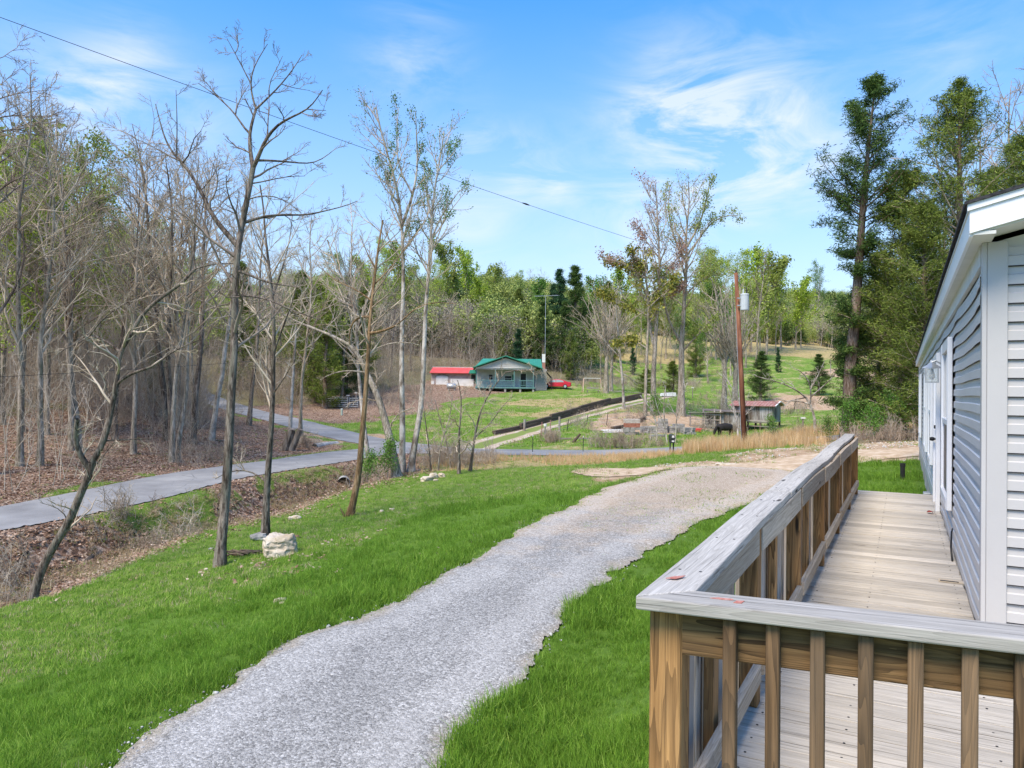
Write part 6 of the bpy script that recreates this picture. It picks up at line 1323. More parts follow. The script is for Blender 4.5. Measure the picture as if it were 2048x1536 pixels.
slab('roof', [(lx(945), 1.6, ze - .05), (lx(1087), 1.6, ze - .05), (lx(1083), 6.0, zr), (lx(962), 6.0, zr)], .12, M_GRN); slab('roof', [(lx(962), 6.0, zr), (lx(1083), 6.0, zr), (lx(1087), 10.2, ze - .05), (lx(945), 10.2, ze - .05)], .12, M_GRN)
MB().prism([(0, ze - .1), (4.1, zr - .14), (8.2, ze - .1)], .06, M=[[0, 1, 0], [1, 0, 0], [0, 0, 1]], c=(lx(1083.5), 1.7, 0)).build('gable', M_WALLG, fh)
for i in range(24): x = lx(1050) + i * .16;  
rb = MB()
for i in range(17):
    xx = lx(1020) + i * (lx(1084) - lx(1020)) / 16; rb.bar((xx, 1.62, ze + .0), (xx - .02, 5.95, zr + .03), .03, .035)
o = rb.build('roof_rib', M_GRN, fh); o['kind'] = 'stuff'
# windows and door under the porch
def hwin(x0, x1, z0, z1, y=2.5, fr_=M_WHT, parent=None):
    f = MB(); t = .07
    for q in ((x0, x0 + t, z0, z1), (x1 - t, x1, z0, z1), (x0 + t, x1 - t, z0, z0 + t), (x0 + t, x1 - t, z1 - t, z1), (x0 + t, x1 - t, (z0 + z1) / 2 - .03, (z0 + z1) / 2 + .03)): f.box(((q[0] + q[1]) / 2, y - .03, (q[2] + q[3]) / 2), (q[1] - q[0], .08, q[3] - q[2]))
    f = f.build('window', fr_, parent or fh); MB().box(((x0 + x1) / 2, y - .012, (z0 + z1) / 2), (x1 - x0 - .1, .02, z1 - z0 - .1)).build('pane', M_RDK, f); return f
hwin(lx(1008), lx(1023.5), lz(762), lz(749.5)); hwin(lx(975), lx(985), lz(759), lz(747)); d_ = fb('door', lx(1041), lx(1052), 2.44, 2.5, zf, lz(746), M_RDK); fb('door_frame', lx(1052), lx(1054), 2.42, 2.5, zf, lz(745), M_WHT, d_); fb('door_frame', lx(1039), lx(1041), 2.42, 2.5, zf, lz(745), M_WHT, d_)
fb('shutter', lx(1024), lx(1027), 2.44, 2.5, lz(762), lz(748), M_GRNT)
# chimney
ch = fb('chimney', lx(1084.5), lx(1090.5), 2.0, 2.5, ze - .4, lz(722), M_BRICK); fb('chimney_top', lx(1084.3), lx(1090.7), 1.98, 2.52, lz(722), lz(705), M_WHT, ch)
# red roofed wing
wz0, wzr, wze = lz(773), lz(732.5), lz(745)
fb('wing_wall', lx(856), lx(950), 4.5, 9.0, -1.2, wze + .05, M_PINK); slab('wing_roof', [(lx(853), 3.9, wze), (lx(934), 3.9, wze), (lx(945), 6.8, wzr), (lx(856), 6.8, wzr)], .08, M_REDR); slab('wing_roof', [(lx(856), 6.8, wzr), (lx(945), 6.8, wzr), (lx(945), 9.6, wze), (lx(853), 9.6, wze)], .08, M_REDR)
fb('ridge_cap', lx(855), lx(944), 6.7, 6.9, wzr, wzr + .07, M_WHT)
slab('door_canopy', [(lx(934), 3.5, lz(745.5)), (lx(951), 3.5, lz(745.5)), (lx(951), 4.5, lz(738)), (lx(936), 4.5, lz(738))], .06, M_GRNT)
gd = fb('garage_door', lx(866), lx(891), 4.42, 4.5, wz0 - .1, lz(751), M_WHT); m_ = MB(); m_.bar((lx(864), 4.38, lz(752)), (lx(878), 4.38, lz(747)), .06, .12, (0, 1, 0)); m_.build('garage_trim', M_GRNT, fh); m_ = MB(); m_.bar((lx(878), 4.38, lz(747)), (lx(893), 4.38, lz(752)), .06, .12, (0, 1, 0)); m_.build('garage_trim', M_GRNT, fh)
fb('wing_wall_base', lx(896), lx(944), 4.40, 4.49, wz0 - .2, lz(757), M_WHT); fb('white_panel', lx(856), lx(862), 4.40, 4.49, wz0 - .2, lz(762), M_WHT)
f = hwin(lx(938.5), lx(948), lz(766), lz(748), 4.5, M_GRNT)
# tank, antenna
tk = gh(903, 779, 111); m_ = MB(); m_.tube([(-.75, 0, .62), (-.62, 0, .62), (.62, 0, .62), (.75, 0, .62)], [.12, .42, .42, .12], 12); 
te = empty('propane_tank', (tk[0], tk[1], g1(tk[0], tk[1]))); tag(te, 'silver propane tank on legs in front of the red roofed wing', 'tank'); m_.build('tank_body', M_GALV, te, smooth=True)
for sx in (-.45, .45): MB().box((sx, 0, .12), (.08, .5, .3)).build('leg', M_GALV, te)
ab = gh(1090, 720, 121); ae = empty('tv_antenna', (ab[0], ab[1], g1(ab[0], ab[1]))); tag(ae, 'tall thin television antenna mast behind the green roofed house', 'antenna'); zt = Dp(1090, 592, 121)[2] - ae.location[2]
MB().tube([(0, 0, -.2), (0, 0, zt)], .045, 6).build('mast', M_GALV, ae); MB().bar((-1.7, .2, zt - .05), (2.0, -.2, zt + .1), .05, .05).build('boom', M_GALV, ae)
for i, q in enumerate((-1.5, -1.0, -.5, .2, .8, 1.4, 1.9)): MB().bar((q - .4, -.45, zt - .02 + .03 * i), (q + .4, .45, zt - .02 + .03 * i), .03, .03).build('element', M_GALV, ae)
# red car
M_CAR = mottled('red_car_paint', (.50, .012, .03), (.58, .02, .045), 1, .25, 2, spec=.6); M_TYRE = mottled('tyre_rubber', (.015, .015, .016), (.03, .03, .03), 5, .8); M_RIM = mottled('alloy_rim', (.5, .5, .52), (.62, .62, .64), 4, .35, metal=.6); M_CGL = mottled('car_glass_sky', (.30, .36, .40), (.45, .52, .56), .8, .12, 2, spec=.8)  # car glass has the sky's reflection painted into its base colour
cb0 = gh(1117, 776, 115.5); car = empty('red_car', (cb0[0] - .35, cb0[1], g1(cb0[0], cb0[1])), -.12); tag(car, 'shiny red sedan parked beside the green roofed house', 'car')
side = [(-2.3, .35), (-2.32, .62), (-2.15, .80), (-1.2, .92), (-.55, 1.32), (-.1, 1.42), (.55, 1.42), (1.15, 1.26), (1.75, 1.02), (2.25, .98), (2.32, .80), (2.30, .42), (2.1, .25), (-2.1, .25)]
o = MB().prism(side, 1.74).build('body', M_CAR, car); bv = o.modifiers.new('bevel', 'BEVEL'); bv.width = .10; bv.segments = 3; bv.limit_method = 'ANGLE'; bv.angle_limit = .9
for s_ in (-1, 1):
    MB().prism([(-1.05, .95), (-.50, 1.29), (-.05, 1.35), (-.05, .95)], .02, c=(0, s_ * .868, 0)).build('side_window', M_CGL, car); MB().prism([(.02, .95), (.02, 1.35), (.55, 1.34), (1.05, 1.2), (1.25, .97)], .02, c=(0, s_ * .868, 0)).build('side_window', M_CGL, car)
    for wx in (-1.45, 1.42):
        wl = empty('wheel'); wl.parent = car; wl.location = (wx, s_ * .80, .32)
        MB().tube([(0, -.1, 0), (0, .1, 0)], .32, 16).build('tyre', M_TYRE, wl, smooth=False); MB().tube([(0, -.11, 0), (0, .11, 0)], .21, 12).build('rim', M_RIM, wl)
    MB().box((2.30, s_ * .62, .80), (.06, .36, .16)).build('tail_light', mottled('tail_lamp_red', (.35, .01, .01), (.4, .02, .02), 1, .2), car)
MB().box((2.33, 0, .47), (.05, 1.5, .14), bev=.02).build('bumper', M_CAR, car); MB().box((2.33, 0, .66), (.03, .4, .12)).build('number_plate', M_WHT, car)
cv = empty('carport', gh(1099, 777, 113.8)); cv.location.z = g1(cv.location.x, cv.location.y); tag(cv, 'dark lean-to canopy on thin posts against the side of the green roofed house', 'carport')
slab('canopy', [(-.55, -.6, 2.9), (.3, -.6, 1.95), (.3, 2.6, 1.95), (-.55, 2.6, 2.9)], .05, M_RDK, cv); MB().box((.28, -.55, .95), (.06, .06, 1.95)).build('post', M_RDK, cv); MB().box((.28, 2.5, .95), (.06, .06, 1.95)).build('post', M_RDK, cv)
# swing frame and bench seat
sf = gh(1184, 779, 108); se = empty('swing_frame', (sf[0], sf[1], g1(sf[0], sf[1])), .1); tag(se, 'faded metal swing frame standing on the grass right of the red car', 'swing frame'); M_RUSTW = mottled('faded_orange_paint', (.50, .22, .12), (.70, .60, .52), 1.2, .6)
for sx in (-1, 1):
    for sy in (-.5, .5): MB().bar((sx * 1.42, sy, -.1), (sx * 1.22, 0, 2.12), .07, .07).build('leg', M_RUSTW, se)
MB().bar((-1.25, 0, 2.12), (1.25, 0, 2.12), .08, .08).build('crossbar', M_WHT, se)
be = empty('bench', (sf[0] + .1, sf[1] - .2, g1(sf[0], sf[1])), .1); tag(be, 'low grey wooden bench standing under the swing frame', 'bench')
for q in (.38, .62, .78): MB().box((0, .22 if q > .5 else 0, q), (1.8, .03 if q > .5 else .4, .10 if q > .5 else .04)).build('slat', W_BARN, be)
for sx in (-.8, .8):
    for sy in (-.17, .17): MB().box((sx, sy, .18), (.06, .06, .40)).build('leg', W_BARN, be)
bt = gh(1336, 779, 100); M_ALU = mottled('white_aluminium', (.55, .56, .57), (.72, .73, .74), 2, .4); bo = empty('small_boat', (bt[0], bt[1], g1(bt[0], bt[1])), .1); tag(bo, 'small white boat lying upside down by the end of the farm track', 'boat')
MB().prism([(-1.0, .1), (-.85, .5), (.75, .62), (.95, .58), (1.0, .1)], 1.1).build('hull', M_ALU, bo); MB().box((0, 0, .05), (1.7, .1, .16)).build('skid', M_RDK, bo)

# ------------------------------------------------------------------ timber retaining wall beside the farm track
def log_wall(name, pts, label, hts, t=.26, rows=3):
    P = [Dp(*p) for p in pts]; r = empty(name, (P[0][0], P[0][1], g1(P[0][0], P[0][1]))); tag(r, label, 'retaining wall'); o0 = np.array(r.location)
    for a, b, h in zip(P[:-1], P[1:], hts):
        n = max(1, int(np.linalg.norm((b - a)[:2]) / 2.6))
        for i in range(n):
            p = a + (b - a) * i / n; q = a + (b - a) * (i + 1) / n; p = np.array([p[0], p[1], g1(*p[:2])]); q = np.array([q[0], q[1], g1(*q[:2])])
            for k in range(rows):
                off = np.array([random.uniform(-.04, .04), random.uniform(-.05, .05) + .05 * k, (k + .5) * h / rows - .05 + random.uniform(-.02, .02)])
                pp, qq = p + off, q + off; L = np.linalg.norm(qq - pp) * random.uniform(.96, 1.04)
                d = (qq - pp) / np.linalg.norm(qq - pp); me = MB().box((0, 0, 0), (L, t, h / rows * .93), bev=.02).build('timber', W_LOG, link=False)
                o = obj('timber', me, r, (pp + qq) / 2 - o0); o.rotation_euler = (0, -math.asin(d[2]), math.atan2(d[1], d[0]))
    return r
log_wall('retaining_wall', [(988, 857, 58), (1040, 848, 62), (1100, 834, 69), (1160, 818, 78), (1220, 804, 88), (1283, 797, 97)], 'long low wall of dark stacked timbers above the farm track', [.42, .60, .75, .85, .75])
log_wall('log_edging', [(1225, 852, 60), (1255, 842, 63), (1290, 822, 74)], 'old dark logs edging the bank below the farm track', [.35, .42], rows=2)
# ------------------------------------------------------------------ gate into the wood, pedestal
gp = gh(645, 822, 88); ge = empty('metal_gate', (gp[0], gp[1], g1(gp[0], gp[1])), -.05); tag(ge, 'galvanised tube farm gate with a white sign at the wood edge', 'gate'); GWD = 3.0
for k in range(6): MB().tube([(0, 0, .18 + k * .215), (GWD, 0, .18 + k * .215)], .026, 6).build('rail', M_GALV, ge)
for x in (0, 1.0, 2.0, GWD): MB().box((x, 0, .70), (.05, .05, 1.16)).build('upright', M_GALV, ge)
MB().box((1.65, -.05, 1.08), (.32, .02, .26)).build('sign', M_WHT, ge)
g2 = empty('metal_gate', (gp[0] + 3.15, gp[1] + .1, g1(gp[0] + 3.3, gp[1])), .12); tag(g2, 'narrow second tube gate right of the gate with the sign', 'gate')
for k in range(5): MB().tube([(0, 0, .2 + k * .25), (1.0, 0, .2 + k * .25)], .024, 6).build('rail', M_GALV, g2)
for x in (0, 1.0): MB().box((x, 0, .72), (.05, .05, 1.2)).build('upright', M_GALV, g2)
for i, (px, h, lb) in enumerate([(694.5, 1.45, 'grey fence post with a white cap between the two metal gates'), (711, 1.75, 'taller fence post with a pale cap right of the narrow gate'), (644, 1.35, 'gate post at the hinge side of the metal gate')]):
    p = on_ray(px, 88.3); pe = empty('fence_post', p); tag(pe, lb, 'fence post'); MB().tube([(0, 0, -.2), (0, 0, h)], [.09, .075], 8).build('post', W_BARN, pe)
    if i < 2: MB().box((0, 0, h + .04), (.36, .22, .10)).build('cap', M_WHT, pe)
p = on_ray(682.5, 80); pe = empty('utility_pedestal', p); tag(pe, 'small pale green cable pedestal on the verge below the gate', 'pedestal'); MB().tube([(0, 0, -.1), (0, 0, .62)], .11, 10).build('housing', mottled('pale_green_paint', (.28, .38, .32), (.36, .46, .4), 3, .6), pe); MB().tube([(0, 0, .62), (0, 0, .72)], [.125, .09], 10).build('cap', mottled('pale_grey_green', (.42, .5, .46), (.5, .56, .52), 3, .6), pe)

# ------------------------------------------------------------------ old barn
bb = gh(1516, 862, 72); bz = g1(bb[0], bb[1]); barn = empty('old_barn', (bb[0], bb[1], bz), -.62); tag(barn, 'grey weathered board barn with a rusty tin roof beside the utility pole', 'barn')
M_TIN = mottled('rusty_tin_roof', (.20, .07, .055), (.34, .16, .13), 1.8, .6, 5, .2, 8, stretch=(1, 4, 1), c3=(.42, .34, .31))
def boards(name, x0, x1, y, z0, z1, par, axis='x', mat=W_BARN, slope=0., gap=.012):
    m_ = MB(); x = x0; i = 0
    while x < x1 - .05:
        w_ = min(random.uniform(.13, .2), x1 - x); zz1 = z1 + slope * ((x + w_ / 2) - x0) + random.uniform(-.02, .02); zz0 = z0 + random.uniform(-.06, .04)
        c = (x + w_ / 2, y + random.uniform(-.012, .012), (zz0 + zz1) / 2); d = (w_ - gap, .025, zz1 - zz0)
        if axis == 'y': c = (c[1], c[0], c[2]); d = (d[1], d[0], d[2])
        m_.box(c, d); x += w_
    o = m_.build(name, mat, par); o['kind'] = 'stuff'; return o
W_BARNV = bark('grey_barn_boards', (.12, .095, .075), (.27, .25, .23), (.43, .415, .40), 5, (1.2, 1.2, .12), moss=(.19, .125, .085))
zb0, zb1 = .85, 2.30
boards('wall', -2.1, 1.75, -1.3, zb0, zb1 - .05, barn, mat=W_BARNV); boards('wall', -1.3, 1.3, 1.76, zb0, zb1 + .1, barn, 'y', mat=W_BARNV); boards('wall', -2.1, 1.75, 1.3, zb0, zb1, barn, mat=W_BARNV)
MB().box((-.17, 0, 1.55), (3.75, 2.5, 1.3)).build('loft_shade_block', M_RDK, barn); MB().box((1.775, -.35, 1.55), (.02, .45, 1.0)).build('loft_door', M_RDK, barn)  # solid dark block stands in for the shade inside the loft
slab('roof', [(-2.35, -1.65, zb1 - .05), (2.1, -1.65, zb1 - .05), (2.1, 0, zb1 + .40), (-2.35, 0, zb1 + .40)], .04, M_TIN, barn); slab('roof', [(-2.35, 0, zb1 + .40), (2.1, 0, zb1 + .40), (2.1, 1.65, zb1 - .05), (-2.35, 1.65, zb1 - .05)], .04, M_TIN, barn)
for y_, z_ in ((-1.64, zb1 - .03),): MB().bar((2.12, -1.65, zb1 - .04), (2.12, 0, zb1 + .41), .05, .10, (1, 0, 0)).build('bargeboard', M_WHT, barn)
MB().bar((2.12, 0, zb1 + .41), (2.12, 1.65, zb1 - .04), .05, .10, (1, 0, 0)).build('bargeboard', M_WHT, barn)
rb = MB(); [rb.bar((x, -1.66, zb1 - .03), (x, 0, zb1 + .42), .02, .03) for x in np.arange(-2.2, 2.1, .31)]; o = rb.build('roof_rib', M_TIN, barn); o['kind'] = 'stuff'
for x in (-1.9, -.6, .6, 1.7):
    for y in (-1.2, 1.2): MB().box((x, y, .35), (.16, .16, 1.1)).build('post', W_LOG, barn)
MB().bar((-2.1, -1.28, .82), (1.8, -1.28, .82), .12, .16).build('sill_beam', W_BARN, barn); MB().bar((-.6, -1.25, .32), (2.3, -1.3, .28), .05, .1).build('fence_rail', W_BARN, barn); MB().bar((-.6, -1.25, .68), (1.7, -1.3, .65), .05, .1).build('fence_rail', W_BARN, barn)
MB().bar((1.72, -1.2, .8), (1.72, 1.2, .8), .12, .16).build('sill_beam', W_BARN, barn)
M_TIN2 = mottled('dark_old_tin', (.08, .065, .055), (.20, .17, .15), 2, .8, 5)
sb = gh(1430, 864, 71); shed = empty('lean_to_shed', (sb[0], sb[1], g1(sb[0], sb[1])), -.35); tag(shed, 'low collapsing lean-to shed with open rails left of the barn', 'shed')
boards('wall', .55, 2.75, -.1, 0, 1.75, shed, slope=-.02, mat=W_BARNV); boards('wall', -1.05, .5, .9, 0, 1.6, shed, mat=W_BARNV); boards('wall', -.1, 1.8, 2.76, 0, 1.7, shed, 'y', mat=W_BARNV)
slab('roof', [(-1.2, -.35, 1.85), (2.9, -.35, 1.72), (2.9, 1.9, 1.85), (-1.2, 1.9, 1.98)], .06, M_TIN2, shed)
MB().box((1.6, .9, .85), (2.1, 1.7, 1.6)).build('shade_block', M_RDK, shed)  # dark filler box in place of the shed's inner shade
for x in (-2.3, -1.1, .0, .5): MB().bar((x, -.3, -.1), (x + random.uniform(-.05, .05), -.3, 1.95 if x > -2 else 1.6), .13, .13, (0, 1, 0)).build('post', W_PICK if x == .5 else W_BARN, shed)
for z in (.35, .95, 1.45): MB().bar((-2.4, -.38, z + .05), (.5, -.38, z), .05, .10).build('rail', W_BARN, shed)
MB().bar((-1.7, -.42, .0), (-.2, -.42, 1.3), .05, .10, (0, 1, 0)).build('brace', W_BARN, shed); MB().bar((-2.5, -.4, 1.62), (.8, -.5, 1.70), .3, .04).build('top_board', W_BARN, shed)
# ------------------------------------------------------------------ block piles
BLK = MB().box((0, 0, 0), (.39, .19, .18), bev=.01).build('block', M_BLOCK, link=False)
M_PALEB = mottled('pale_brick', (.40, .33, .29), (.56, .50, .45), 4, .9); M_REDB = mottled('red_brick_stack', (.28, .10, .07), (.45, .20, .14), 4, .9)
BLKP = MB().box((0, 0, 0), (.39, .19, .10), bev=.008).build('block', M_PALEB, link=False); BLKR = MB().box((0, 0, 0), (.39, .19, .10), bev=.008).build('block', M_REDB, link=False)
def pile(px, dep, cols, rows, label, seed, tops_=(), rz=0.):
    rg = random.Random(seed); p = on_ray(px, dep); r = empty('block_pile', p, rz); tag(r, label, 'block pile', None); z = .09
    for k in range(rows):
        for j in range(2):
            for i in range(cols):
                if rg.random() < (.45 if k == rows - 1 else .1): continue
                o = obj('block', BLK, r, ((i - (cols - 1) / 2) * .41 + rg.uniform(-.03, .03), (j - .5) * .42 + rg.uniform(-.03, .03), z), (0, 0, rg.uniform(-.2, .2)))
        z += .19
    for me, n in tops_:
        for k in range(n):
            for j in range(2):
                for i in range(cols): obj('block', me, r, ((i - (cols - 1) / 2) * .37 + rg.uniform(-.03, .03), (j - .5) * .4, z - .04), (0, 0, rg.uniform(-.06, .06)))
            z += .105
    return r
pile(1263, 56.5, 3, 3, 'neat block stack with red and pale bricks on top', 1, [(BLKR, 3), (BLKP, 3)], .1)
pile(1297, 58, 3, 3, 'grey block heap left of the tallest heap, behind the mailbox', 2, (), .3); pile(1325, 60, 2, 6, 'tallest grey block heap behind the mailbox', 3, (), -.2); pile(1352, 60, 3, 4, 'grey block heap right behind the mailbox, beside the tallest heap', 4, (), .15); pile(1378, 59, 2, 3, 'low block heap at the right end of the row by the cow', 5, (), .5); pile(1310, 55, 4, 1, 'scattered grey blocks lying flat before the heaps', 6, (), .6)
for i, (px, dep, L, rz, lb, mt) in enumerate([(1235, 58, 2.6, .1, 'pale boards lying in the grass left of the brick topped stack', M_WHT), (1300, 62, 3.0, .05, 'rusty red sheet of tin lying behind the block heaps', M_TIN), (1372, 64, 3.2, -.1, 'red roofing scraps stacked behind the low block heap', M_REDR), (1165, 54, 4.2, -.1, 'pale fallen pole lying in the pasture by the road', W_BARN)]):
    p = on_ray(px, dep); r = empty('scrap_stack' if i < 3 else 'fallen_pole', p, rz); tag(r, lb, 'scrap' if i < 3 else 'pole')
    for k in range(4 if i < 3 else 1): MB().box((random.uniform(-.1, .1), k * .1, .05 + k * .06), (L * random.uniform(.75, 1), .5 if i else .3, .04) if i < 3 else (L, .12, .12)).build('board', mt, r, rot=(0, random.uniform(-.04, .04), random.uniform(-.1, .1)))
# ------------------------------------------------------------------ cow
M_COW = mottled('black_hide', (.010, .009, .009), (.028, .024, .022), 8, .7, 5)
def skin(name, V_, E_, R_, mat, loc, rz, sub=2):
    me = bpy.data.meshes.new(name); me.from_pydata(V_, E_, []); me.update(); o = obj(name, me, None, loc, (0, 0, rz)); me.materials.append(mat)
    sk = o.modifiers.new('skin', 'SKIN'); me.skin_vertices[0]
    for i, r in enumerate(R_): me.skin_vertices[0].data[i].radius = r if isinstance(r, tuple) else (r, r); me.skin_vertices[0].data[i].use_root = (i == 0)
    sk.use_smooth_shade = True; su = o.modifiers.new('subd', 'SUBSURF'); su.levels = sub; su.render_levels = sub; return o
cv_ = [(.42, 0, .76), (.15, 0, .68), (-.15, 0, .67), (-.42, 0, .76), (-.62, 0, .70), (-.78, 0, .45), (-.86, 0, .22), (-.92, 0, .08), (.60, 0, .82), (.66, 0, .55), (.66, 0, .35)]
ce_ = [(0, 1), (1, 2), (2, 3), (3, 4), (4, 5), (5, 6), (6, 7), (0, 8), (8, 9), (9, 10)]; cr_ = [(.23, .27), (.27, .33), (.26, .33), (.21, .28), (.12, .17), (.09, .12), (.10, .11), (.06, .06), .07, .025, .035]
for sx, top, hock in ((.45, 0, (.56, .38)), (-.40, 3, (-.42, .36))):
    for sy in (-.14, .14):
        k = len(cv_); cv_ += [(sx, sy, .58), (hock[0], sy, hock[1]), (sx + (.03 if sx > 0 else 0), sy, .14), (sx, sy, .03)]; ce_ += [(top, k), (k, k + 1), (k + 1, k + 2), (k + 2, k + 3)]; cr_ += [.13, .07, .05, .055]
p = on_ray(1449, 62); cow = skin('cow', cv_, ce_, cr_, M_COW, p, .25); cow.scale = (1.12, 1.12, 1.12); tag(cow, 'young black cow grazing with its head down beside the block piles', 'cow')
for sy in (-1, 1): MB().prism([(0, -.02), (.05, .05), (.16, .03), (.14, -.04)], .02, M=[[0, -1 * sy * 0 + 0, 0], [sy, 0, 0], [0, 0, 1]] if 0 else np.array([[.2, 0, 0], [sy * 1., .2, 0], [0, 0, 1.]]), c=(-.74, sy * .08, .50)).build('ear', M_COW, cow)
# ------------------------------------------------------------------ utility pole, wires
PB, PT = on_ray(1490, 39.5), Dp(1472, 546, 40.5); up_ = empty('utility_pole', PB); tag(up_, 'leaning brown wooden utility pole with a grey transformer', 'utility pole'); V1 = PT - PB
M_POLE = bark('creosoted_pole', (.10, .045, .03), (.20, .085, .05), (.30, .145, .085), 3, (2, 2, .15))
MB().tube([(0, 0, -.4), V1 * .5, V1], [.155, .13, .10], 12).build('pole', M_POLE, up_, smooth=True)
tp = Dp(1485, 604, 40.1) - PB; M_TRF = mottled('grey_transformer_paint', (.42, .46, .47), (.54, .58, .59), 3, .45)
tr = MB().lathe([(0, .46), (.20, .44), (.235, .40), (.235, .36), (.225, .35), (.225, -.42), (.21, -.46), (0, -.47)], (0, 0, 0), 18).build('transformer', M_TRF, up_, loc=tp + np.array([.10, -.05, 0]), smooth=False)
for q, h in ((-.08, .28), (.10, .34)): MB().lathe([(.02, .44), (.05, .47), (.03, .5), (.05, .53), (.03, .56), (.04, .60), (.015, .44 + h)], (q, 0, 0), 8).build('bushing', M_TRF if q < 0 else M_BLACK, tr)
for z in (-.2, .2): MB().box((-.28, .02, z), (.22, .12, .06)).build('bracket', M_GALV, tr)
MB().lathe([(.02, 0), (.06, .04), (.04, .08), (.06, .12), (.03, .18)], V1 + np.array([0, 0, .0]), 8).build('insulator', M_BLACK, up_)
MB().tube([V1 * .995 + [.08, -.12, -.1], V1 * .9 + [.2, -.2, 0], tp + [.2, -.05, .8]], .012, 5).build('drop_wire', M_BLACK, up_); MB().tube([V1 * .8 + [-.12, 0, 0], V1 * .4 + [-.15, 0, 0], [-.17, 0, 0]], .012, 5).build('ground_wire', M_GALV, up_)
def wire(a, b, sag, r, label, n=24, name='power_line', mat=None):
    t = np.linspace(0, 1, n + 1)[:, None]; P = a * (1 - t) + b * t - np.array([0, 0, 1.]) * sag * 4 * t * (1 - t); o = MB().tube(P - a, r, 5).build(name, mat or M_BLACK, loc=a, smooth=True); tag(o, label, 'wire'); return o
far_ = Dp(-420, -120, 14.0); w1 = wire(PT + np.array([0, 0, .1]), far_, .25, .0075, 'power line rising from the leaning pole across the sky to the top left'); sp = Dp(1050, 405, 30.6); t_ = .35
a = PT + np.array([0, 0, .1]); t_ = ((1050 - 1472) / FPX); 
ts = np.linspace(0, 1, 400)[:, None]; PP = a * (1 - ts) + far_ * ts - np.array([0, 0, 1.]) * .25 * 4 * ts * (1 - ts); pxs = 1024 + FPX * (PP @ RT) / (PP @ FW); k = np.abs(pxs - 1052).argmin()
MB().tube([PP[k - 2] - a, PP[k] - a, PP[k + 2] - a], [.02, .035, .02], 8).build('splice', M_BLACK, w1)
wire(Dp(-60, 757, 24), Dp(720, 702, 60), .15, .008, 'thin telephone cable running low through the wood at the left', name='phone_cable')
wire(Dp(1500, 672, 150), Dp(1850, 719, 60), .4, .02, 'thin wire crossing the field behind the tall cedar', name='field_wire', mat=M_RDK)
# mailbox
M_MB = mottled('dark_green_black_paint', (.02, .03, .025), (.05, .06, .05), 5, .5); p = on_ray(1343.5, 41); mb0 = empty('mailbox', p, .05); tag(mb0, 'dark round topped mailbox with white plates on a double post by the road', 'mailbox')
arch = [(.125 * math.cos(a), .92 + .0 + .125 * math.sin(a)) for a in np.linspace(0, PI, 9)] + [(-.125, .76), (.125, .76)]
MB().prism(arch, .5).build('box', M_MB, mb0); MB().box((0, 0, .66), (.22, .45, .18)).build('paper_box', M_MB, mb0); MB().box((0, -.262, .92), (.13, .015, .12)).build('number_plate', M_WHT, mb0); MB().box((0, -.24, .67), (.13, .015, .08)).build('name_plate', M_WHT, mb0)
for sx in (-.09, .09): MB().box((sx, 0, .25), (.06, .09, .70)).build('post', M_MB, mb0)
# posts in the pasture
for i, (px, dep, h, r_, kind, lb) in enumerate([(1065, 46, 1.05, .022, 't', 'thin dark metal stake with a white tip left of the second stake by the road'), (1166, 46, .95, .022, 't', 'thin dark metal stake with a white tip right of the first stake by the road'), (1048, 61, 1.0, .10, 'w', 'squat grey wooden gate post at the end of the timber wall'), (1118, 59, 1.25, .09, 'w', 'grey wooden gate post on the far side of the farm track'), (1083, 57, 1.1, .04, 'r', 'rusty iron gate post left of the white capped pipe'), (1100, 57, 1.2, .04, 'r', 'rusty iron gate post right of the white capped pipe'),
        (1605, 58, 1.1, .075, 'c', 'pale post with a white cap standing between the shed and the cedars'), (1384, 108, 1.5, .07, 'c', 'pale post with a white cap on the slope behind the tall trees'), (1133, 60, .95, .03, 't', 'leaning thin fence stake nearest the gate post below the track'), (1172, 66, .95, .03, 't', 'leaning thin fence stake in the middle of the fence below the track'), (1212, 66, 1.1, .03, 't', 'thin fence stake leaning left above the brick topped stack'), (1660, 150, 2.6, .10, 'w', 'tall pale field post high on the slope left of the cedars')]):
    p = on_ray(px, dep); e = empty('fence_post', p); tag(e, lb, 'post'); ln = .15 if 'leaning' in lb else .02
    MB().tube([(0, 0, -.2), (ln, 0, h)], [r_, r_ * .9], 8).build('post', dict(t=M_RDK, w=W_BARN, r=M_TIN, c=W_BARN)[kind], e)
    if kind == 't' and h > .9 and i < 2: MB().tube([(ln, 0, h - .02), (ln, 0, h + .08)], .03, 6).build('tip', M_WHT, e)
    if kind == 'c': MB().box((ln, 0, h + .05), (.30, .2, .12)).build('cap', M_WHT, e)
p = on_ray(1090, 57); e = empty('well_pipe', p); tag(e, 'white capped pipe standing between the rusty gate posts', 'pipe'); MB().tube([(0, 0, -.1), (0, 0, .75)], .07, 10).build('pipe', M_GALV, e); MB().tube([(0, 0, .75), (0, 0, .95)], .12, 10).build('cap', M_WHT, e)
p = on_ray(1150, 52); o = MB().tube([(-.25, 0, -.15), (.35, 0, .62)], [.10, .085], 9).build('leaning_post', W_LOG, loc=p); tag(o, 'short thick tilted wooden post in the pasture by the road', 'post')
# fence wire strands below the track
P_ = [on_ray(px, dep) + np.array([0, 0, .9]) for px, dep in ((1100, 57), (1133, 60), (1172, 66), (1212, 66), (1260, 72))]
for z in (0, -.35, -.65): m_ = MB(); m_.tube(np.array(P_) - P_[0] + np.array([0, 0, z]), .008, 4); o = m_.build('fence_wire', M_GALV, loc=P_[0]); tag(o, {0: 'top', -.35: 'middle', -.65: 'lowest'}[z] + ' strand of the wire fence below the farm track', 'wire')

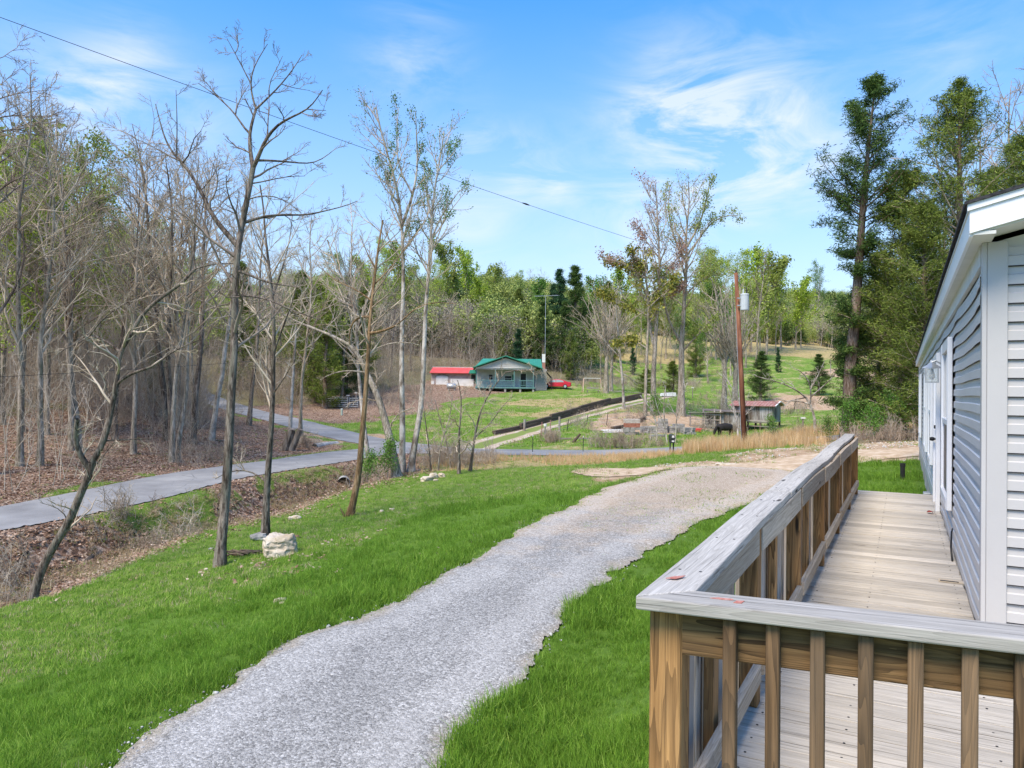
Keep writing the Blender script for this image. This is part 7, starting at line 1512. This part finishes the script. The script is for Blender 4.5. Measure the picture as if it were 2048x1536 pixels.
# ------------------------------------------------------------------ rocks, culverts, roots
def rockmat(name, a, b, c): return mottled(name, a, b, 2.2, .95, 7, .9, 9, c3=c)
R_BIG = rockmat('limestone', (.30, .22, .12), (.47, .40, .31), (.60, .57, .52)); R_GRY = rockmat('grey_rock', (.12, .115, .10), (.28, .27, .25), (.44, .43, .41)); R_TAN = rockmat('tan_rock', (.34, .26, .16), (.50, .42, .31), (.62, .56, .47)); R_RED = rockmat('red_rock', (.12, .05, .03), (.22, .11, .07), (.32, .19, .14))
import bmesh
from mathutils import noise as mno
def rock(px, py, dep, size, mat, label, seed, sub=4, flat=.7, rough=.35, sink=.25, cat='rock', grp=None, name='rock'):
    bm = bmesh.new(); bmesh.ops.create_icosphere(bm, subdivisions=sub, radius=1); o_ = Vector((seed * 3.1, seed * 1.7, seed))
    for v in bm.verts:
        p = v.co.copy(); q = Vector((max(-.86, min(.86, p.x)), max(-.86, min(.86, p.y)), max(-.7, min(.7, p.z)))); n = mno.fractal(q * 1.1 + o_, 1, 2, 4) * rough
        lay = .05 * math.sin((q.z * 9 + mno.noise(q * 2 + o_) * 3)); cell = mno.cell(q * 2.3 + o_) * .05
        v.co = q * (1 + n + lay * .6 + cell); v.co.x *= size[0]; v.co.y *= size[1]; v.co.z *= size[2]
    me = bpy.data.meshes.new(name); bm.to_mesh(me); bm.free(); me.materials.append(mat)
    b = on_ray(px, dep); o = obj(name, me, None, b + np.array([0, 0, size[2] * (.75 - sink)]), (0, 0, seed * .7)); tag(o, label, cat, grp); return o
rock(562, 0, 18.3, (.50, .42, .40), R_BIG, 'big pale limestone boulder on the lawn, largest rock in view', 3, 5, name='boulder', rough=.22)
for i, (px, dep, s, m_, lb) in enumerate([(522, 21.3, (.26, .2, .15), R_GRY, 'grey rock just left of the slim dark tree foot'), (545, 21.2, (.12, .1, .07), R_GRY, 'small grey rock right of the slim dark tree foot'), (595, 24.5, (.20, .16, .1), R_TAN, 'pale tan rock beyond the boulder at the lawn edge'), (584, 24.4, (.10, .1, .09), R_TAN, 'small tan rock touching the pale tan rock beyond the boulder'), (594, 20.8, (.14, .1, .07), R_RED, 'rusty brown rock right behind the boulder'),
        (854, 33, (.32, .22, .16), R_TAN, 'tan rock left of the pair at the lawn edge by the culvert trees'), (868, 34, (.30, .2, .18), R_TAN, 'highest tan rock of the group at the lawn edge'), (884, 34.2, (.22, .16, .14), R_TAN, 'rightmost tan rock of the group at the lawn edge'), (872, 32.6, (.12, .1, .07), R_TAN, 'smallest tan rock at the front of the lawn edge group'),
        (564, 13.2, (.13, .09, .06), R_TAN, 'pale broken rock sunk in the lush grass'), (569, 13.0, (.06, .05, .035), R_TAN, 'small stone right of the pale broken rock in the grass'), (404, 17.4, (.06, .05, .04), R_TAN, 'pale stone left of the forked tree foot'), (416, 17.7, (.055, .05, .04), R_TAN, 'yellowish stone touching the forked tree foot'), (425, 20.6, (.07, .05, .03), R_GRY, 'small white stone on the lawn behind the forked tree'), (765, 24.8, (.07, .06, .05), R_TAN, 'small stone on the lawn right of the bent tree'), (785, 25, (.1, .08, .04), R_TAN, 'flat stone on the lawn right of the bent tree'),
        (1301, 53, (.13, .1, .12), R_GRY, 'small pointed pale stone by the road below the block heaps')]): rock(px, 0, dep, s, m_, lb, i + 5, 3)
o = rock(1454, 0, 26.5, (.42, .25, .06), R_TAN, 'flat pale stone slab lying before the dirt mound', 41, 3)
# root shoots round the bent tree, wood pile behind the forked tree
b = on_ray(487, 18.9); e = empty('wood_pile', b, .05); tag(e, 'dark heap of rotting branches between the forked tree and the boulder', 'wood pile')
for i in range(34):
    a = np.array([random.uniform(-.42, .5), random.uniform(-.18, .18), random.uniform(.02, .16) * (1 - .5 * abs(i / 34 - .4))]); an = random.uniform(-.5, .5) + random.choice([0, 0, PI]); L = random.uniform(.12, .4)
    MB().tube([a, a + np.array([math.cos(an) * L * .5, math.sin(an) * L * .4, random.uniform(-.02, .05)]), a + np.array([math.cos(an) * L, math.sin(an) * L, random.uniform(-.04, .05)])], random.uniform(.012, .032), 6).build('branch', W_LOG, e)
b = on_ray(699, 24.4); e = empty('root_shoots', b); tag(e, 'brown tuft of cut shoots round the foot of the bent tree', 'shoots')
for i in range(26): an = random.uniform(0, 2 * PI); L = random.uniform(.15, .38); MB().tube([(math.cos(an) * .14, math.sin(an) * .14, -.02), (math.cos(an) * (.14 + L * .45), math.sin(an) * (.14 + L * .45), L * .8)], [.012, .006], 4).build('shoot', B_BROWN, e)
def culvert(px, py, dep, r, L, rz, label):
    h_ = hit(px, py); dep = h_[1] - .25; print('culvert', h_); p = Dp(px, py, dep); e = empty('culvert', p, rz); tag(e, label, 'culvert'); n = int(L / .05); prof = []
    for i in range(n + 1): prof.append((r + .010 * math.sin(i * 2.1), i * L / n))
    out = prof + [(r - .02, L)] + [(q - .02, z) for q, z in prof[::-1]]
    m_ = MB(); m_.lathe(out, (0, 0, 0), 20); o = m_.build('pipe', M_GALV2, e); o.rotation_euler = (-PI / 2, 0, 0); MB().lathe([(0, 0), (r - .025, 0)], (0, 0, 0), 20).build('inside', M_RDK, e, loc=(0, 1.2, 0), rot=(PI / 2, 0, 0)); return e  # dark disc stands in for the shade deep in the pipe
M_GALV2 = mottled('weathered_pipe', (.22, .22, .21), (.45, .45, .44), 5, .6, 5)
culvert(687, 967, 38.6, .33, 3.2, .25, 'open corrugated culvert pipe end in the creek bank'); culvert(629, 893, 49.3, .22, 2.5, -.4, 'small culvert pipe end beyond the road by the stump')
